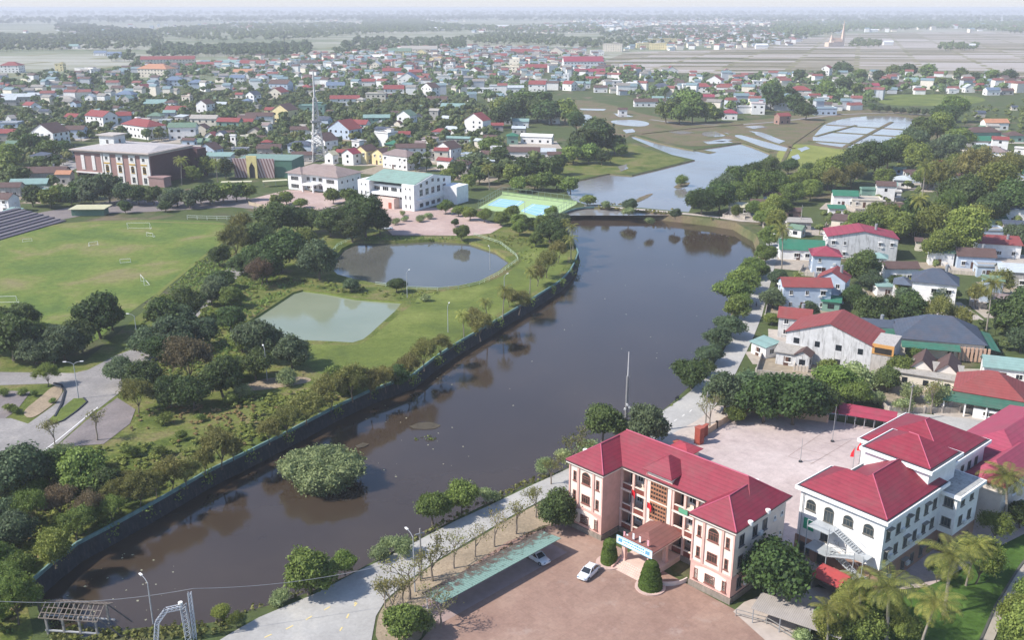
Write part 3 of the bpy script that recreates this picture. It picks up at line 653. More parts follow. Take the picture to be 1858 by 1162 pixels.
TREES = """
b 183 615 92|b 150 640 62|n 118 655 70|b 25 655 86|b 68 640 62|n 66 662 52|n 98 660 46|b -20 640 80
b 300 600 62|b 345 585 62|n 385 555 46|n 275 648 60|n 322 640 66|n 372 630 56|b 268 712 60|o 345 700 92|b 310 740 56|b 352 742 68|b 405 722 72|t 440 725 34|l 252 750 62
n 395 545 44|b 408 525 36|n 530 668 60|n 470 655 78|b 465 690 60|m 440 640 50|m 430 690 44|s 585 600 0
l 428 470 56|b 500 432 62|b 470 460 54|b 512 496 76|b 462 498 50|m 556 466 44|n 580 508 60|b 566 424 42|b 600 430 46|b 622 422 42|b 664 432 68|b 640 440 50|b 398 484 34|o 474 522 46|l 440 440 50|b 540 425 44|b 690 425 40|b 485 515 50|b 440 500 40
n 637 530 27|b 720 531 29|t 772 547 17|m 838 437 27|s 365 765 20|p 744 552 10
m 809 389 24|h 832 393 22|m 853 400 25|m 879 404 27|m 909 410 27|m 940 414 27|m 943 428 28|b 960 418 26|m 972 448 26|b 998 442 46|n 1012 425 40|m 985 428 34|l 1012 478 40|l 992 505 48|l 975 520 36|b 1020 450 34|m 930 398 24|m 1000 400 26
t 730 392 12|t 718 408 16|t 735 402 14|t 762 403 18|t 779 398 16|b 826 412 14
p 961 539 28|p 912 578 32|p 884 596 30|p 842 616 32|p 1036 474 28|p 1040 455 26|p 1027 442 24
l 872 618 52|l 860 600 40|l 942 570 42|l 925 558 34|l 770 672 56|l 742 690 46|b 722 704 40|l 800 650 40|l 700 712 50|l 640 728 72|m 618 716 56|l 672 722 56|l 600 745 62|l 556 770 62|l 522 790 56|l 490 806 48|l 580 752 44
l 402 850 70|l 372 862 48|l 424 836 40|l 340 886 56|l 312 892 58|l 285 904 50|l 255 922 62|m 160 892 86|m 120 880 60|b 192 905 60|b 90 880 64|l 215 925 52|n 30 905 96|b -10 900 70|o 112 940 62|o 165 950 56|y 62 960 72|y 140 985 64|g 102 1030 62|n 30 1000 74|y 205 945 50|m 150 965 50|n 10 960 60|y 40 1060 54
y 34 1135 92|y 12 1085 66|y -10 1150 70|g 92 1118 26|y 60 1100 40|m -5 1040 60|l 200 880 40|l 236 900 44|m 60 905 44
m 785 950 60|m 838 932 60|t 888 912 36|m 560 1080 84|m 626 1043 42|t 507 1095 34|g 403 1128 32|t 687 1020 34|t 728 1008 46|y 430 1140 30|t 700 1000 34
r 713 1128 70|r 743 1089 74|r 764 1056 50|r 785 1056 66|r 824 1033 60|r 862 1012 54|r 897 994 60|r 936 970 56|r 972 940 50|r 730 1110 60|r 800 1140 70|m 735 1165 78|r 700 1105 50|t 760 1150 50
b 1014 963 70|b 1400 1092 132|b 1093 800 66|n 1170 812 78|t 1062 838 46|r 1040 852 60|t 985 858 34|r 1000 880 44|t 1030 845 40|t 1135 800 50|r 1288 780 52
n 1312 752 84|n 1352 745 70|b 1385 768 92|m 1335 768 40|b 1438 772 104|b 1480 760 70|m 1515 722 72|m 1548 738 52|t 1590 735 36|t 1650 728 46|r 1690 752 50
b 1254 706 60|n 1284 662 46|n 1302 634 48|n 1322 612 48|m 1334 580 50|m 1326 550 60|m 1350 530 52|m 1368 505 48|m 1388 478 42|m 1380 505 34|m 1396 450 40|g 1406 425 42|m 1396 410 36|b 1276 685 40|m 1346 560 36
p 1418 494 40|n 1402 560 44|n 1408 520 36|m 1400 590 30|n 1468 577 30|p 1445 535 22|b 1560 520 66|n 1580 530 44|b 1545 560 44|b 1575 592 58|b 1612 590 54|b 1650 592 56|l 1700 598 60|l 1738 602 50|p 1788 612 50|b 1832 612 84|n 1700 560 40|l 1810 545 62|l 1770 560 46|b 1860 580 60|n 1850 640 50|n 1640 555 40|g 1640 545 44|b 1625 535 36
m 1632 690 50|b 1610 712 46|m 1660 668 40|g 1500 700 46|t 1560 706 60|t 1600 700 40|t 1640 748 40|t 1700 740 60
g 1745 470 84|g 1690 440 70|b 1655 425 62|m 1600 432 62|m 1566 440 60|m 1628 440 52|g 1700 478 60|b 1735 395 80|g 1795 385 90|b 1838 400 80|l 1700 370 76|l 1765 350 90|l 1820 350 70|m 1850 380 50|n 1845 452 48|p 1670 382 40|p 1658 430 40|g 1625 425 34|b 1795 410 60|m 1735 340 60|m 1680 345 50|y 1720 410 60|g 1760 430 60
b 1470 338 50|m 1500 345 56|b 1530 336 60|b 1555 325 62|b 1585 318 60|b 1610 306 56|m 1630 295 56|n 1655 285 50|b 1675 262 52|m 1700 258 54|b 1715 232 46|m 1730 222 46|n 1690 300 50|m 1660 312 50|n 1720 290 46|l 1510 355 50|l 1545 345 50|m 1740 270 44|n 1775 300 40|m 1600 345 40
b 1272 390 54|b 1305 386 60|n 1258 378 34|m 1340 372 56|m 1372 368 62|m 1405 360 60|b 1332 345 50|b 1360 335 46|b 1392 325 46|b 1430 318 36|n 1312 360 50|m 1432 372 52|g 1400 400 54|m 1420 395 40|m 1370 395 36|m 1450 355 52|m 1470 365 44|t 1180 408 18|n 1141 386 26|n 1225 398 22|m 1380 410 30|g 1335 396 24
"""
PTREES = """
s 20 748 22|s 6 720 20|s 42 718 17|s 62 720 14|y 88 702 46|s 96 732 13|s 30 752 18|t 118 835 40|r 100 812 44|r 176 800 50|s 300 770 30|s 330 800 24|s 240 830 30|s 290 830 26|s 420 735 30|t 520 700 40|s 500 640 22|b 20 620 60|b 45 600 50|b 205 600 46|n 225 700 56|b 290 660 50|n 330 600 50|b 420 600 44|m 420 560 40
p 1712 1118 112|p 1606 1178 116|p 1660 1215 100|p 1822 968 90|p 1752 1065 70|p 1530 1165 76|p 1560 1150 70|p 1500 1185 70|y 1770 1062 92|m 1548 1112 66|g 1530 1130 60|m 1575 1130 60|m 1500 1150 56|g 1500 1170 60|m 1610 1120 50|y 1700 1060 50|m 1640 1170 60|m 1860 1180 90|g 1850 1150 70|m 1870 1110 60|y 1850 1190 60|m 1830 1180 50|b 1850 960 60|y 1800 985 66|m 1560 1175 70|t 1455 1168 40
"""
FTREES = """
j 1596 204 15|j 1610 205 15|j 1623 206 15|j 1636 207 15|j 1650 208 15|j 1663 209 15|j 1676 210 15|j 1689 211 15|j 1702 212 15|j 1715 213 15|f 1582 203 16
f 930 224 48|f 952 220 52|f 975 222 60|f 1000 226 54|h 1025 226 50|f 1046 238 38|h 910 215 44|f 905 232 40|f 985 205 40|h 955 204 44|f 1062 284 52|f 1090 280 62|f 1115 280 42|f 1078 262 50|f 1048 290 44|h 1040 298 40|h 1068 297 36|f 1092 300 28|h 1128 285 24
h 1208 224 46|h 1232 226 46|h 1256 224 46|h 1280 222 36|f 1222 208 40|h 1248 208 46|f 1300 222 32|f 1398 200 44|f 1420 190 46|f 1440 205 40|h 1400 180 46|f 1462 218 34|h 1500 180 40|f 1530 172 40|h 1556 178 34|f 1450 150 30|f 1484 150 26|f 1530 140 36|h 1560 148 30|f 1590 150 30|h 1620 140 32|f 1645 142 36|h 1680 142 34|h 1742 145 30|f 1766 150 26|h 1800 150 34|f 1830 152 34|h 1700 160 30|f 1610 165 30
f 960 330 46|h 930 334 42|f 996 330 44|h 1010 345 36|h 985 348 36|f 905 330 36|p 888 345 28|h 940 350 34|h 1035 352 30|f 1010 318 40|h 1066 374 26|t 1140 392 22|t 1100 380 18|h 970 345 30
j 200 368 50|j 222 372 36|f 252 372 34|j 170 372 46|f 280 372 32|j 305 378 30|j 322 374 38|j 345 378 34|f 365 370 34|f 382 372 36|h 405 368 40|f 430 366 38|h 448 364 30|f 228 388 22|f 300 385 22|f 150 362 40|f 130 372 36|h 110 366 36|h 92 378 40|f 60 375 36|p 395 330 24|p 330 335 26|h 350 330 30|h 375 320 34|f 410 325 34|h 440 320 26
h 500 378 24|h 520 372 30|h 545 378 22|f 600 362 18|h 605 370 26|h 632 372 30|f 690 372 14|j 860 310 40|f 830 325 36|h 815 335 30|p 806 345 20|f 870 335 34|h 850 345 30|f 905 300 36|h 890 280 36
f 155 345 30|f 35 340 44|h 20 300 44|f 60 285 44|h 90 290 38|f 45 260 30|f 120 285 30|h 15 320 40|f 75 310 30|f 100 305 26
"""
for line in TREES.split('\n') + PTREES.split('\n') + FTREES.split('\n'):
    for it in line.split('|'):
        q = it.split()
        if len(q) == 4 and float(q[3]) > 1: plant(q[0], float(q[1]), float(q[2]), float(q[3]) * (.8 if float(q[2]) < 200 else 1.15 if q[0] in 'pr' else (.84 if 1250 < float(q[1]) < 1480 and 300 < float(q[2]) < 402 else .95 if float(q[1]) > 1150 else 1.06 if float(q[1]) < 700 and float(q[2]) < 530 else .96 if float(q[1]) < 700 and float(q[2]) < 760 else 1.0)), hs=(.74 if q[0] == 'p' and float(q[1]) > 1480 and float(q[2]) > 900 else 1.0) if q[0] in 'pr' else (random.uniform(.8, .95) if 1200 < float(q[1]) < 1420 and 460 < float(q[2]) < 700 else random.uniform(.95, 1.15)))
plant('w', 588, 878, 158, z=ZR, label='wide pale green rounded bush growing out of the river water', v=0, hs=.92)
plant('s', 1237, 338, 26, z=ZU, label='small dark bush on a mud bar in the upper river')
for q in ([(1148, 368), (1160, 358), (1178, 352), (1186, 351), (1176, 358), (1160, 366)], [(1208, 342), (1216, 338), (1218, 340), (1210, 344)], [(1224, 338), (1232, 332), (1250, 331), (1246, 337), (1230, 341)]):
    sheet('mud_bar', [pix(P(x, y, ZU)) for x, y in q], ZU + .12, M_MARSH) if False else None
M_MUD = mat('paint', '4f483a', .9, .4)
for zz, q, mm in ((ZU + .1, [(1148, 368), (1160, 358), (1178, 352), (1186, 351), (1176, 358), (1160, 366)], M_MARSH), (ZU + .1, [(1222, 340), (1232, 332), (1252, 331), (1247, 338), (1230, 342)], M_MARSH),
                  (ZR + .08, [(742, 774), (760, 768), (782, 767), (800, 772), (790, 778), (770, 780), (750, 778)], M_MUD), (ZR + .15, [(644, 810), (658, 804), (670, 806), (662, 811), (650, 814)], M_MUD), (ZU + .1, [(1250, 268), (1300, 276), (1288, 279), (1256, 273)], M_MARSH)):
    sheet('mud_bar', rough_edge([P(x, y, zz) for x, y in q], .8, .25), zz, mm, world=True)

# ------------------------------------------------------------------ buildings
def wpt(side, a, pl, z, d):
    """a point on a wall of a local frame; d = how far it stands proud"""
    if side == 'F': return (a, pl - d, z)
    if side == 'B': return (a, pl + d, z)
    if side == 'R': return (pl + d, a, z)
    return (pl - d, a, z)
def wall_box(mb, side, a0, a1, pl, z0, z1, d0, d1, mi=0):
    p, q = wpt(side, a0, pl, z0, d0), wpt(side, a1, pl, z1, d1)
    mb.box(min(p[0], q[0]), max(p[0], q[0]), min(p[1], q[1]), max(p[1], q[1]), min(p[2], q[2]), max(p[2], q[2]), mi)
def window(parent, side, a, pl, z, w_, h, frame=None, pane=None, arch=False, hood=False, bars=1, small=False, trans=0, sill=True):
    if small:
        mb = MB(); wall_box(mb, side, a - w_ / 2, a + w_ / 2, pl, z, z + h, -.05, .05); return mb.build('window', pane or GLASS, parent)
    f = frame or WHITE; mb = MB(); t = .1
    wall_box(mb, side, a - w_ / 2, a - w_ / 2 + t, pl, z, z + h, -.05, .07); wall_box(mb, side, a + w_ / 2 - t, a + w_ / 2, pl, z, z + h, -.05, .07)
    wall_box(mb, side, a - w_ / 2 + t, a + w_ / 2 - t, pl, z, z + t, -.05, .07); wall_box(mb, side, a - w_ / 2 + t, a + w_ / 2 - t, pl, z + h - t, z + h, -.05, .07)
    for k in range(bars):
        x = a - w_ / 2 + w_ * (k + 1) / (bars + 1); wall_box(mb, side, x - .03, x + .03, pl, z + t, z + h - t, -.05, .055)
    if trans: wall_box(mb, side, a - w_ / 2 + t, a + w_ / 2 - t, pl, z + h * trans - .03, z + h * trans + .03, -.05, .05)
    if sill: wall_box(mb, side, a - w_ / 2 - .1, a + w_ / 2 + .1, pl, z - .12, z - .005, -.05, .18)
    if hood: wall_box(mb, side, a - w_ / 2 - .2, a + w_ / 2 + .2, pl, z + h + .12, z + h + .24, -.05, .6)
    if arch:
        n = 10; r = w_ / 2; o, i_ = [], []
        for k in range(n + 1):
            th = math.pi * k / n; o.append((a - r * math.cos(th), z + h + r * .8 * math.sin(th))); i_.append((a - (r - t) * math.cos(th), z + h + (r - t) * .8 * math.sin(th)))
        for k in range(n):
            q = [o[k], o[k + 1], i_[k + 1], i_[k]]
            mb.prism([wpt(side, x, pl, zz, -.05) for x, zz in q], [wpt(side, x, pl, zz, .07) for x, zz in q])
    wo_ = mb.build('window', f, parent); pm = MB()
    wall_box(pm, side, a - w_ / 2 + t / 2, a + w_ / 2 - t / 2, pl, z + t / 2, z + h - t / 2 + (t if arch else 0), -.04, .02)
    if arch:
        n = 10; r = w_ / 2 - t / 2; q = [(a - r * math.cos(math.pi * k / n), z + h + t / 2 + r * .8 * math.sin(math.pi * k / n)) for k in range(n + 1)]
        pm.prism([wpt(side, x, pl, zz, -.04) for x, zz in q], [wpt(side, x, pl, zz, .02) for x, zz in q])
    pm.build('pane', pane or GLASS, wo_); return wo_
RC = {'r': ('roof', '8c4644'), 'p': ('roof', '964050'), 'b': ('tile', '5f4b46'), 'g': ('roof', '6b8470'), 't': ('roof', '84a099'), 'k': ('roof', '4b5462'), 'n': ('roof', '6a7c92'),
      'y': ('stain', 'a39d94'), 'c': ('roof', 'c4bd9e'), 'o': ('tile', 'b98566'), 's': ('roof', 'b9c0c2'), 'w': ('paint', 'd8d5cf'), 'G': ('roof', '35745c'), 'm': ('tile', '8a7a76')}
WCL = {'w': ('paint', 'e6e3de'), 'c': ('paint', 'd9cfbd'), 'y': ('paint', 'e0cf9c'), 'b': ('paint', 'b3bfcc'), 'e': ('stain', 'a8a49e'), 'g': ('paint', '7d9b8c'), 'k': ('stain', '9c7b6d'), 'r': ('paint', 'b5796d'), 's': ('stain', 'c7c6c4')}
RN = {'r': 'red', 'p': 'crimson', 'b': 'brown tiled', 'g': 'pale green', 't': 'pale teal', 'k': 'slate grey', 'n': 'blue', 'y': 'grey concrete', 'c': 'cream', 'o': 'orange tiled', 's': 'silver metal', 'w': 'white', 'G': 'bright green', 'm': 'grey-brown'}
WN = {'w': 'white', 'c': 'cream', 'y': 'yellow', 'b': 'pale blue', 'e': 'grey', 'g': 'green', 'k': 'brick', 'r': 'reddish', 's': 'stained grey'}
SHAPE = {'G': 'gabled', 'S': 'gabled', 'H': 'hipped', 'F': 'flat', 'L': 'sloping'}
HOUSES = []
def house(cx, yb, wpx, hh, typ, rc, wc, rot=0, ratio=.75, label=None, win=True, rise=None, pos=None, W=None):
    th = R(rot); k = ppm(cx, yb)
    if W is None: W = (wpx / k) / (abs(math.cos(th)) + ratio * abs(math.sin(th)))
    D = W * ratio
    p = pos or (P(cx, yb) + Vector((0, (W * abs(math.sin(th)) + D * abs(math.cos(th))) / 2, 0)))
    name = 'house' if hh > 3.6 else 'shed'
    r = root(name, p, th, label, 'house' if hh > 3.6 else 'shed', 'houses and sheds of the town')
    x, y = W / 2, D / 2; rm, wm = mat(*RC[rc]), mat(*WCL[wc]); mb = MB(); mb.box(-x, x, -y, y, -.3, hh)
    rb = MB(); ri = rise or min(W, D) * .27
    near = wpx > 36 and k > 3.1
    if typ == 'G':
        ri = rise or W * .3; mb.prism([(-x, -y, hh - .01), (x, -y, hh - .01), (0, -y, hh - .01 + ri)], [(-x, y, hh - .01), (x, y, hh - .01), (0, y, hh - .01 + ri)]); rb.gable(-x, x, -y, y, hh + .16, ri, 'y', .4)
    elif typ == 'S':
        ri = rise or D * .28; mb.prism([(-x, -y, hh - .01), (-x, y, hh - .01), (-x, 0, hh - .01 + ri)], [(x, -y, hh - .01), (x, y, hh - .01), (x, 0, hh - .01 + ri)]); rb.gable(-x, x, -y, y, hh + .16, ri, 'x', .45)
    elif typ == 'H': rb.hip(-x, x, -y, y, hh + .14, ri, .55)
    elif typ == 'L':
        ri = rise or D * .16; rb.prism([(-x - .5, -y - .5, hh - .1), (x + .5, -y - .5, hh - .1), (x + .5, y + .5, hh + ri), (-x - .5, y + .5, hh + ri)], [(-x - .5, -y - .5, hh + .05), (x + .5, -y - .5, hh + .05), (x + .5, y + .5, hh + ri + .15), (-x - .5, y + .5, hh + ri + .15)])
        mb.prism([(-x, -y, hh - .01), (-x, y, hh - .01), (-x, y, hh + ri - .1)], [(x, -y, hh - .01), (x, y, hh - .01), (x, y, hh + ri - .1)])
    else:
        rb.box(-x - .25, x + .25, -y - .25, y + .25, hh + .002, hh + .22)
        for q in ((-x - .2, x + .2, -y - .2, -y), (-x - .2, x + .2, y, y + .2), (-x - .2, -x, -y, y), (x, x + .2, -y, y)): mb.box(*q, hh + .222, hh + .8)
        if W > 7 and hh > 6: mb.box(x * .1, x * .7, 0, y * .7, hh + .222, hh + 2.3); rb.box(x * .02, x * .78, -y * .08, y * .78, hh + 2.302, hh + 2.45)
    mb.build('wall', wm, r); rb.build('roof', rm, r)
    if win:
        fl = max(1, round(hh / 3.5)); vis = math.cos(th) * -p.x + math.sin(th) * -p.y > 0; sides = [('F', W, -y), ('R', D, x)] if vis else [('F', W, -y), ('L', D, -x)]
        g = random.Random(int(cx * 31 + yb))
        for side, ln, pl in sides:
            n = max(1, int(ln / (3.4 if near else 4.2)))
            for f_ in range(fl):
                for i in range(n):
                    if g.random() < .12: continue
                    a = -ln / 2 + ln * (i + .5) / n; zz = .95 + f_ * hh / fl
                    ww, wh = g.choice((1.0, 1.2, 1.5)), 1.35
                    if not near: ww *= 1.15
                    window(r, side, a, pl, zz, ww, wh, small=not near, hood=near and g.random() < .5)
        if near:
            if hh > 5: ac_units(r, [('F', W * .28, -y, hh * .55), (sides[1][0], D * .1, sides[1][2], hh * .6)])
            d = MB(); wall_box(d, 'F', -W * .08 - .55, -W * .08 + .55, -y, 0, 2.3, -.05, .06); d.build('door', mat('paint', '5a4034'), r)
            if rc in 'rpkb' and wpx > 60:
                t_ = MB(); t_.tube([(x * .45, y * .2, hh + ri * .5), (x * .45, y * .2, hh + ri + 1.2)], .45, 10); t_.build('water_tank', METAL, r)
    HOUSES.append((p.x, p.y, max(W, D) * .6))
    if not label: THINGS.append((r, cx, yb, f"{RN[rc]} {SHAPE[typ]}-roofed {WN[wc]} {name}", name))
    return r

# ---- three-storey pink office block with two wings
A_ = Vector((9.07, 136.0, 0)); ANG = R(-45.2)
def local(o, ang, u, v, z=0):
    return Vector((o.x + u * math.cos(ang) - v * math.sin(ang), o.y + u * math.sin(ang) + v * math.cos(ang), z))
def office():
    r = root('office_building', A_, ANG, 'three-storey pink and cream office block with two wings and a crimson roof', 'building')
    cream, pink, dkp = mat('paint', 'e8d8c8'), mat('paint', 'd3a99c'), mat('paint', 'c79a8e')
    floor_, red = mat('paint', 'a8887c'), mat('paint', '7a4338'); roofm = mat('roof', '882e3d', .55)
    H = 11.4
    w = MB(); w.box(.2, 6.8, .2, 14, -.2, H, 0); w.box(23.8, 30.4, .2, 14, -.2, H, 0)
    w.box(6.8, 23.8, 6.9, 14, -.2, H, 0); w.box(12.1, 16.7, 4.5, 6.9, 0, 12.9, 0)
    w.build('wall', cream, r)
    # ground storey and inner flanks in pink render
    pk = MB()
    for x0, x1 in ((.1, 6.9), (23.7, 30.5)):
        pk.box(x0, x1, .1, .2, 1.0, 4.1); pk.box(x0, x0 + .1, .2, 14, 1, 4.1); pk.box(x1 - .1, x1, .2, 14, 1, 4.1)
    pk.box(6.8, 6.9, .2, 4.6, 4.1, H); pk.box(23.7, 23.8, .2, 6.9, 4.1, H); pk.box(.1, .2, .2, 14, 4.1, H); pk.box(6.8, 6.9, 4.6, 6.9, 4.1, H)
    pk.box(12.0, 12.1, 4.4, 6.9, 0, 12.3); pk.box(16.7, 16.8, 4.4, 6.9, 0, 12.3)
    for x0 in (0, 23.6):
        for a in (1.75, 4.85): pk.box(x0 + a, x0 + a + .4, 0.02, .2, 4.1, H)
        pk.box(x0, x0 + 7.0, .0, .2, 4.1, 4.4); pk.box(x0, x0 + .25, .03, .2, 4.4, H); pk.box(x0 + 6.75, x0 + 7, .03, .2, 4.4, H)
    pk.build('render_panel', pink, r)
    for x0 in (0, 23.6): ins = MB(); ins.box(x0 + .9, x0 + 6.1, 0.0, .1, 1.4, 3.5); ins.prism([(x0 + .9, 0, 3.5), (x0 + 6.1, 0, 3.5), (x0 + 4.8, 0, 3.85), (x0 + 3.5, 0, 3.95), (x0 + 2.2, 0, 3.85)], [(x0 + .9, .1, 3.5), (x0 + 6.1, .1, 3.5), (x0 + 4.8, .1, 3.85), (x0 + 3.5, .1, 3.95), (x0 + 2.2, .1, 3.85)]); ins.build('cream_panel', cream, r)
    pl = MB(); 
    for x0, x1, y0, y1 in ((-.05, 7.05, -.05, 14.1), (23.55, 30.65, -.05, 14.1), (7.05, 23.55, 4.4, 14.1)): pl.box(x0, x1, y0, y1, -.2, .9)
    pl.build('plinth', mat('stain', '8f8478', .95, .3), r)
    # verandas of the middle block
    for x0, x1 in ((6.95, 12.0), (16.8, 23.65)):
        v = MB()
        for z in (4.3, 7.9): v.box(x0, x1, 4.6, 6.9, z - .18, z)
        v.box(x0, x1, 4.6, 6.9, H - .3, H - .02); v.build('veranda_floor', cream, r)
        c = MB(); n = 2 if x1 < 13 else 3
        for i in range(n + 1):
            xx = x0 + .2 + (x1 - x0 - .4) * i / n; c.box(xx - .2, xx + .2, 4.5, 4.8, .9, H)
        c.build('veranda_column', mat('paint', 'dcb8aa'), r)
        b = MB(); t = MB()
        for z in (.9, 4.3, 7.9): b.box(x0 + .2, x1 - .2, 4.62, 4.74, z, z + .9); t.box(x0, x1, 4.54, 4.82, z + .9, z + 1.02); t.box(x0, x1, 4.48, 4.6, z - .32, z)
        b.build('parapet', red, r); t.build('parapet_cap', cream, r)
        for z in (.95, 4.35, 7.95):
            for i in range(n):
                xx = x0 + (x1 - x0) * (i + .3) / n
                d = MB(); d.box(xx - .5, xx + .5, 6.8, 6.95, z, z + 2.4); d.build('door', mat('paint', '4a2c26'), r)
                window(r, 'F', xx + 1.4, 6.9, z + .8, 1.1, 1.4, pane=GLASS)
    # tall brown glazed panels on the stair tower
    for z0, z1 in ((4.9, 7.7), (8.3, 11.2)):
        g = MB(); g.box(12.9, 15.9, 4.42, 4.5, z0, z1); go = g.build('curtain_glazing', GLASSB, r)
        b = MB()
        for i in range(7): b.box(12.9 + i * .5 - .05, 12.9 + i * .5 + .05, 4.36, 4.43, z0, z1)
        for i in range(5): zz = z0 + (z1 - z0) * i / 4; b.box(12.85, 15.95, 4.37, 4.44, zz - .14, zz + .14)
        b.build('glazing_bars', mat('paint', 'a8775a'), go)
    # windows of the wings
    brown = mat('paint', '8a5c50')
    for x0 in (0, 23.6):
        for z, hh, arch in ((1.7, 1.5, False), (5.2, 1.5, False), (8.6, 1.4, True)):
            window(r, 'F', x0 + 3.5, .02 if z < 4 else .2, z, 1.7, hh, frame=brown, pane=GLASSB, arch=arch, bars=3, trans=.68)
            for a in (1.15, 5.85): window(r, 'F', x0 + a, .02 if z < 4 else .2, z - .1, .62, 1.7, frame=brown, pane=GLASSB, bars=0, trans=.5)
    for z in (1.7, 5.2, 8.5):
        for a in (2.2, 5.6, 8.2): window(r, 'R', a, 30.5 if z < 4 else 30.4, z, 1.25, 1.8, frame=mat('paint', '6a6a6c'), pane=GLASS, bars=1)
        for a in (11, 13): window(r, 'R', a, 30.5 if z < 4 else 30.4, z + .5, .6, .7, pane=GLASS, bars=0)
    cn = MB()
    for q in ((-.35, 7.35, -.35, 14.4), (23.25, 30.95, -.35, 14.4), (7.35, 23.25, 4.15, 14.4)): cn.box(q[0], q[1], q[2], q[3], H, H + .3)
    cn.box(11.8, 17.0, 4.0, 7.4, 12.9, 13.12); cn.build('cornice', mat('paint', 'efe4d6'), r)
    gt = MB()
    for q in ((-.5, 7.5, -.5, 14.5), (23.1, 31.1, -.5, 14.5), (7.5, 23.1, 4.0, 14.5)): gt.box(q[0], q[1], q[2], q[3], H + .3, H + .42)
    gt.build('gutter', mat('plain', '4b3f3d'), r)
    rf = MB(); e = H + .46; hh = 2.7
    rf.hip(-.1, 7.1, -.1, 14.1, e, hh, .3); rf.hip(23.5, 30.7, -.1, 14.1, e, hh, .3)
    rf.hip(.4, 30.2, 4.5, 14.08, e - .01, hh + .72, .3, ridge=3.9)
    ro = rf.build('roof', roofm, r)
    rt = MB(); rt.hip(12.0, 16.8, 4.0, 9.4, 13.2, 2.1, .35); rt.build('tower_roof', roofm, r)
    cap = MB(); crm = mat('paint', 'b05468', .6)
    zt = e + hh + .72 + .03
    cap.tube([(4.0, 9.29, zt), (26.6, 9.29, zt)], .12, 5)
    for x0 in (3.5, 27.1):
        cap.tube([(x0, 3.5, e + hh + .02), (x0, 8.1, e + hh + .02)], .11, 5)
        for xx in (-3.85, 3.85): cap.tube([(x0, 3.5, e + hh + .02), (x0 + xx, -.35, e + .04)], .1, 5)
    cap.tube([(30.7, 14.2, e), (26.6, 9.29, zt)], .1, 5)
    cap.build('ridge_capping', crm, ro)
    for a, b in ((30.95, 3.2), (30.95, 7.8), (-.1, 4.0), (12, 14.5), (6, 14.5), (19, 14.5), (25, 14.5)):
        t = MB(); t.tube([(a, b, e - .25), (a, b, e + .35)], .38, 10); t.build('rain_head', WHITE, r)
    # portico with its own brown tiled roof
    por = MB(); por.box(13.0, 19.0, -2.9, 4.3, 4.0, 4.35); po = por.build('portico', mat('paint', 'e3cdbd'), r)
    pr = MB(); pr.hip(13.1, 18.9, -2.8, 6.4, 4.36, 1.1, .12); pr.build('portico_roof', mat('tile', '83574f'), po)
    for a in (13.6, 18.3):
        for b in (-2.4, 1.4):
            c = MB(); c.box(a - .3, a + .3, b - .3, b + .3, 0, 3.998); c.box(a - .42, a + .42, b - .42, b + .42, 0, 1.1); c.build('portico_column', mat('paint', 'dbb3a5'), r)
    st = MB()
    for k in range(6): st.box(13.3, 18.6, -4.6 + k * .34, -2.5, .15 * k, .15 * (k + 1))
    st.box(13.0, 19.0, -2.5, 4.4, 0, .9); st.build('entrance_steps', mat('paint', 'cdb4a6'), r)
    sw = MB()
    for a in (13.1, 18.8): sw.prism([(a - .15, -4.7, 0), (a + .15, -4.7, 0), (a + .15, -2.5, 0), (a - .15, -2.5, 0)], [(a - .15, -4.7, .45), (a + .15, -4.7, .45), (a + .15, -2.5, 1.4), (a - .15, -2.5, 1.4)])
    sw.build('stair_wall', mat('paint', 'c9a294'), r)
    rp = MB(); n = 12; pts = []
    for k in range(n + 1):
        t = math.pi * .5 * k / n; pts.append((19.1 + 3.9 * math.sin(t), -3.6 + 4.6 * (1 - math.cos(t)) * .9, 0))
    for k in range(n):
        a, b = Vector(pts[k]), Vector(pts[k + 1]); d = (b - a).normalized(); nr = Vector((-d.y, d.x, 0)) * .1
        rp.prism([a - nr, b - nr, b + nr, a + nr], [x + Vector((0, 0, .7)) for x in (a - nr, b - nr, b + nr, a + nr)])
    rp.build('ramp_wall', mat('paint', 'd8c6ba'), r)
    lo = root('planting_court', local(A_, ANG, 20.8, 1.2), ANG) if False else None
    return r
OFFICE = office()
# banner above the portico: blue device at each end, two lines of lettering
bo = root('banner', local(A_, ANG, 12.6, -3.1, 3.6), ANG, 'white banner with blue lettering along the front of the portico roof', 'banner')
m_ = MB(); m_.box(0, 6.6, -.06, 0, 0, 1.35); m_.build('cloth', mat('plain', 'e6eef2'), bo)
m_ = MB(); g = random.Random(4)
for row, z, h in ((0, .82, .3), (1, .42, .2)):
    x = 1.3
    while x < 5.2: ww = g.uniform(.14, .34); m_.box(x, x + ww, -.09, -.061, z, z + h * g.uniform(.7, 1)); x += ww + .09
for x0 in (.35, 5.4):
    for k in range(4): m_.box(x0 + k * .2, x0 + k * .2 + .14, -.09, -.061, .35 + .1 * (k % 2), 1.0 + .1 * (k % 2))
m_.build('lettering', mat('plain', '4f9fc4'), bo)
m_ = MB(); m_.box(0, 6.6, -.085, -.061, 1.24, 1.34); m_.box(0, 6.6, -.085, -.061, .02, .1); m_.build('border', mat('plain', '6fb4cf'), bo)
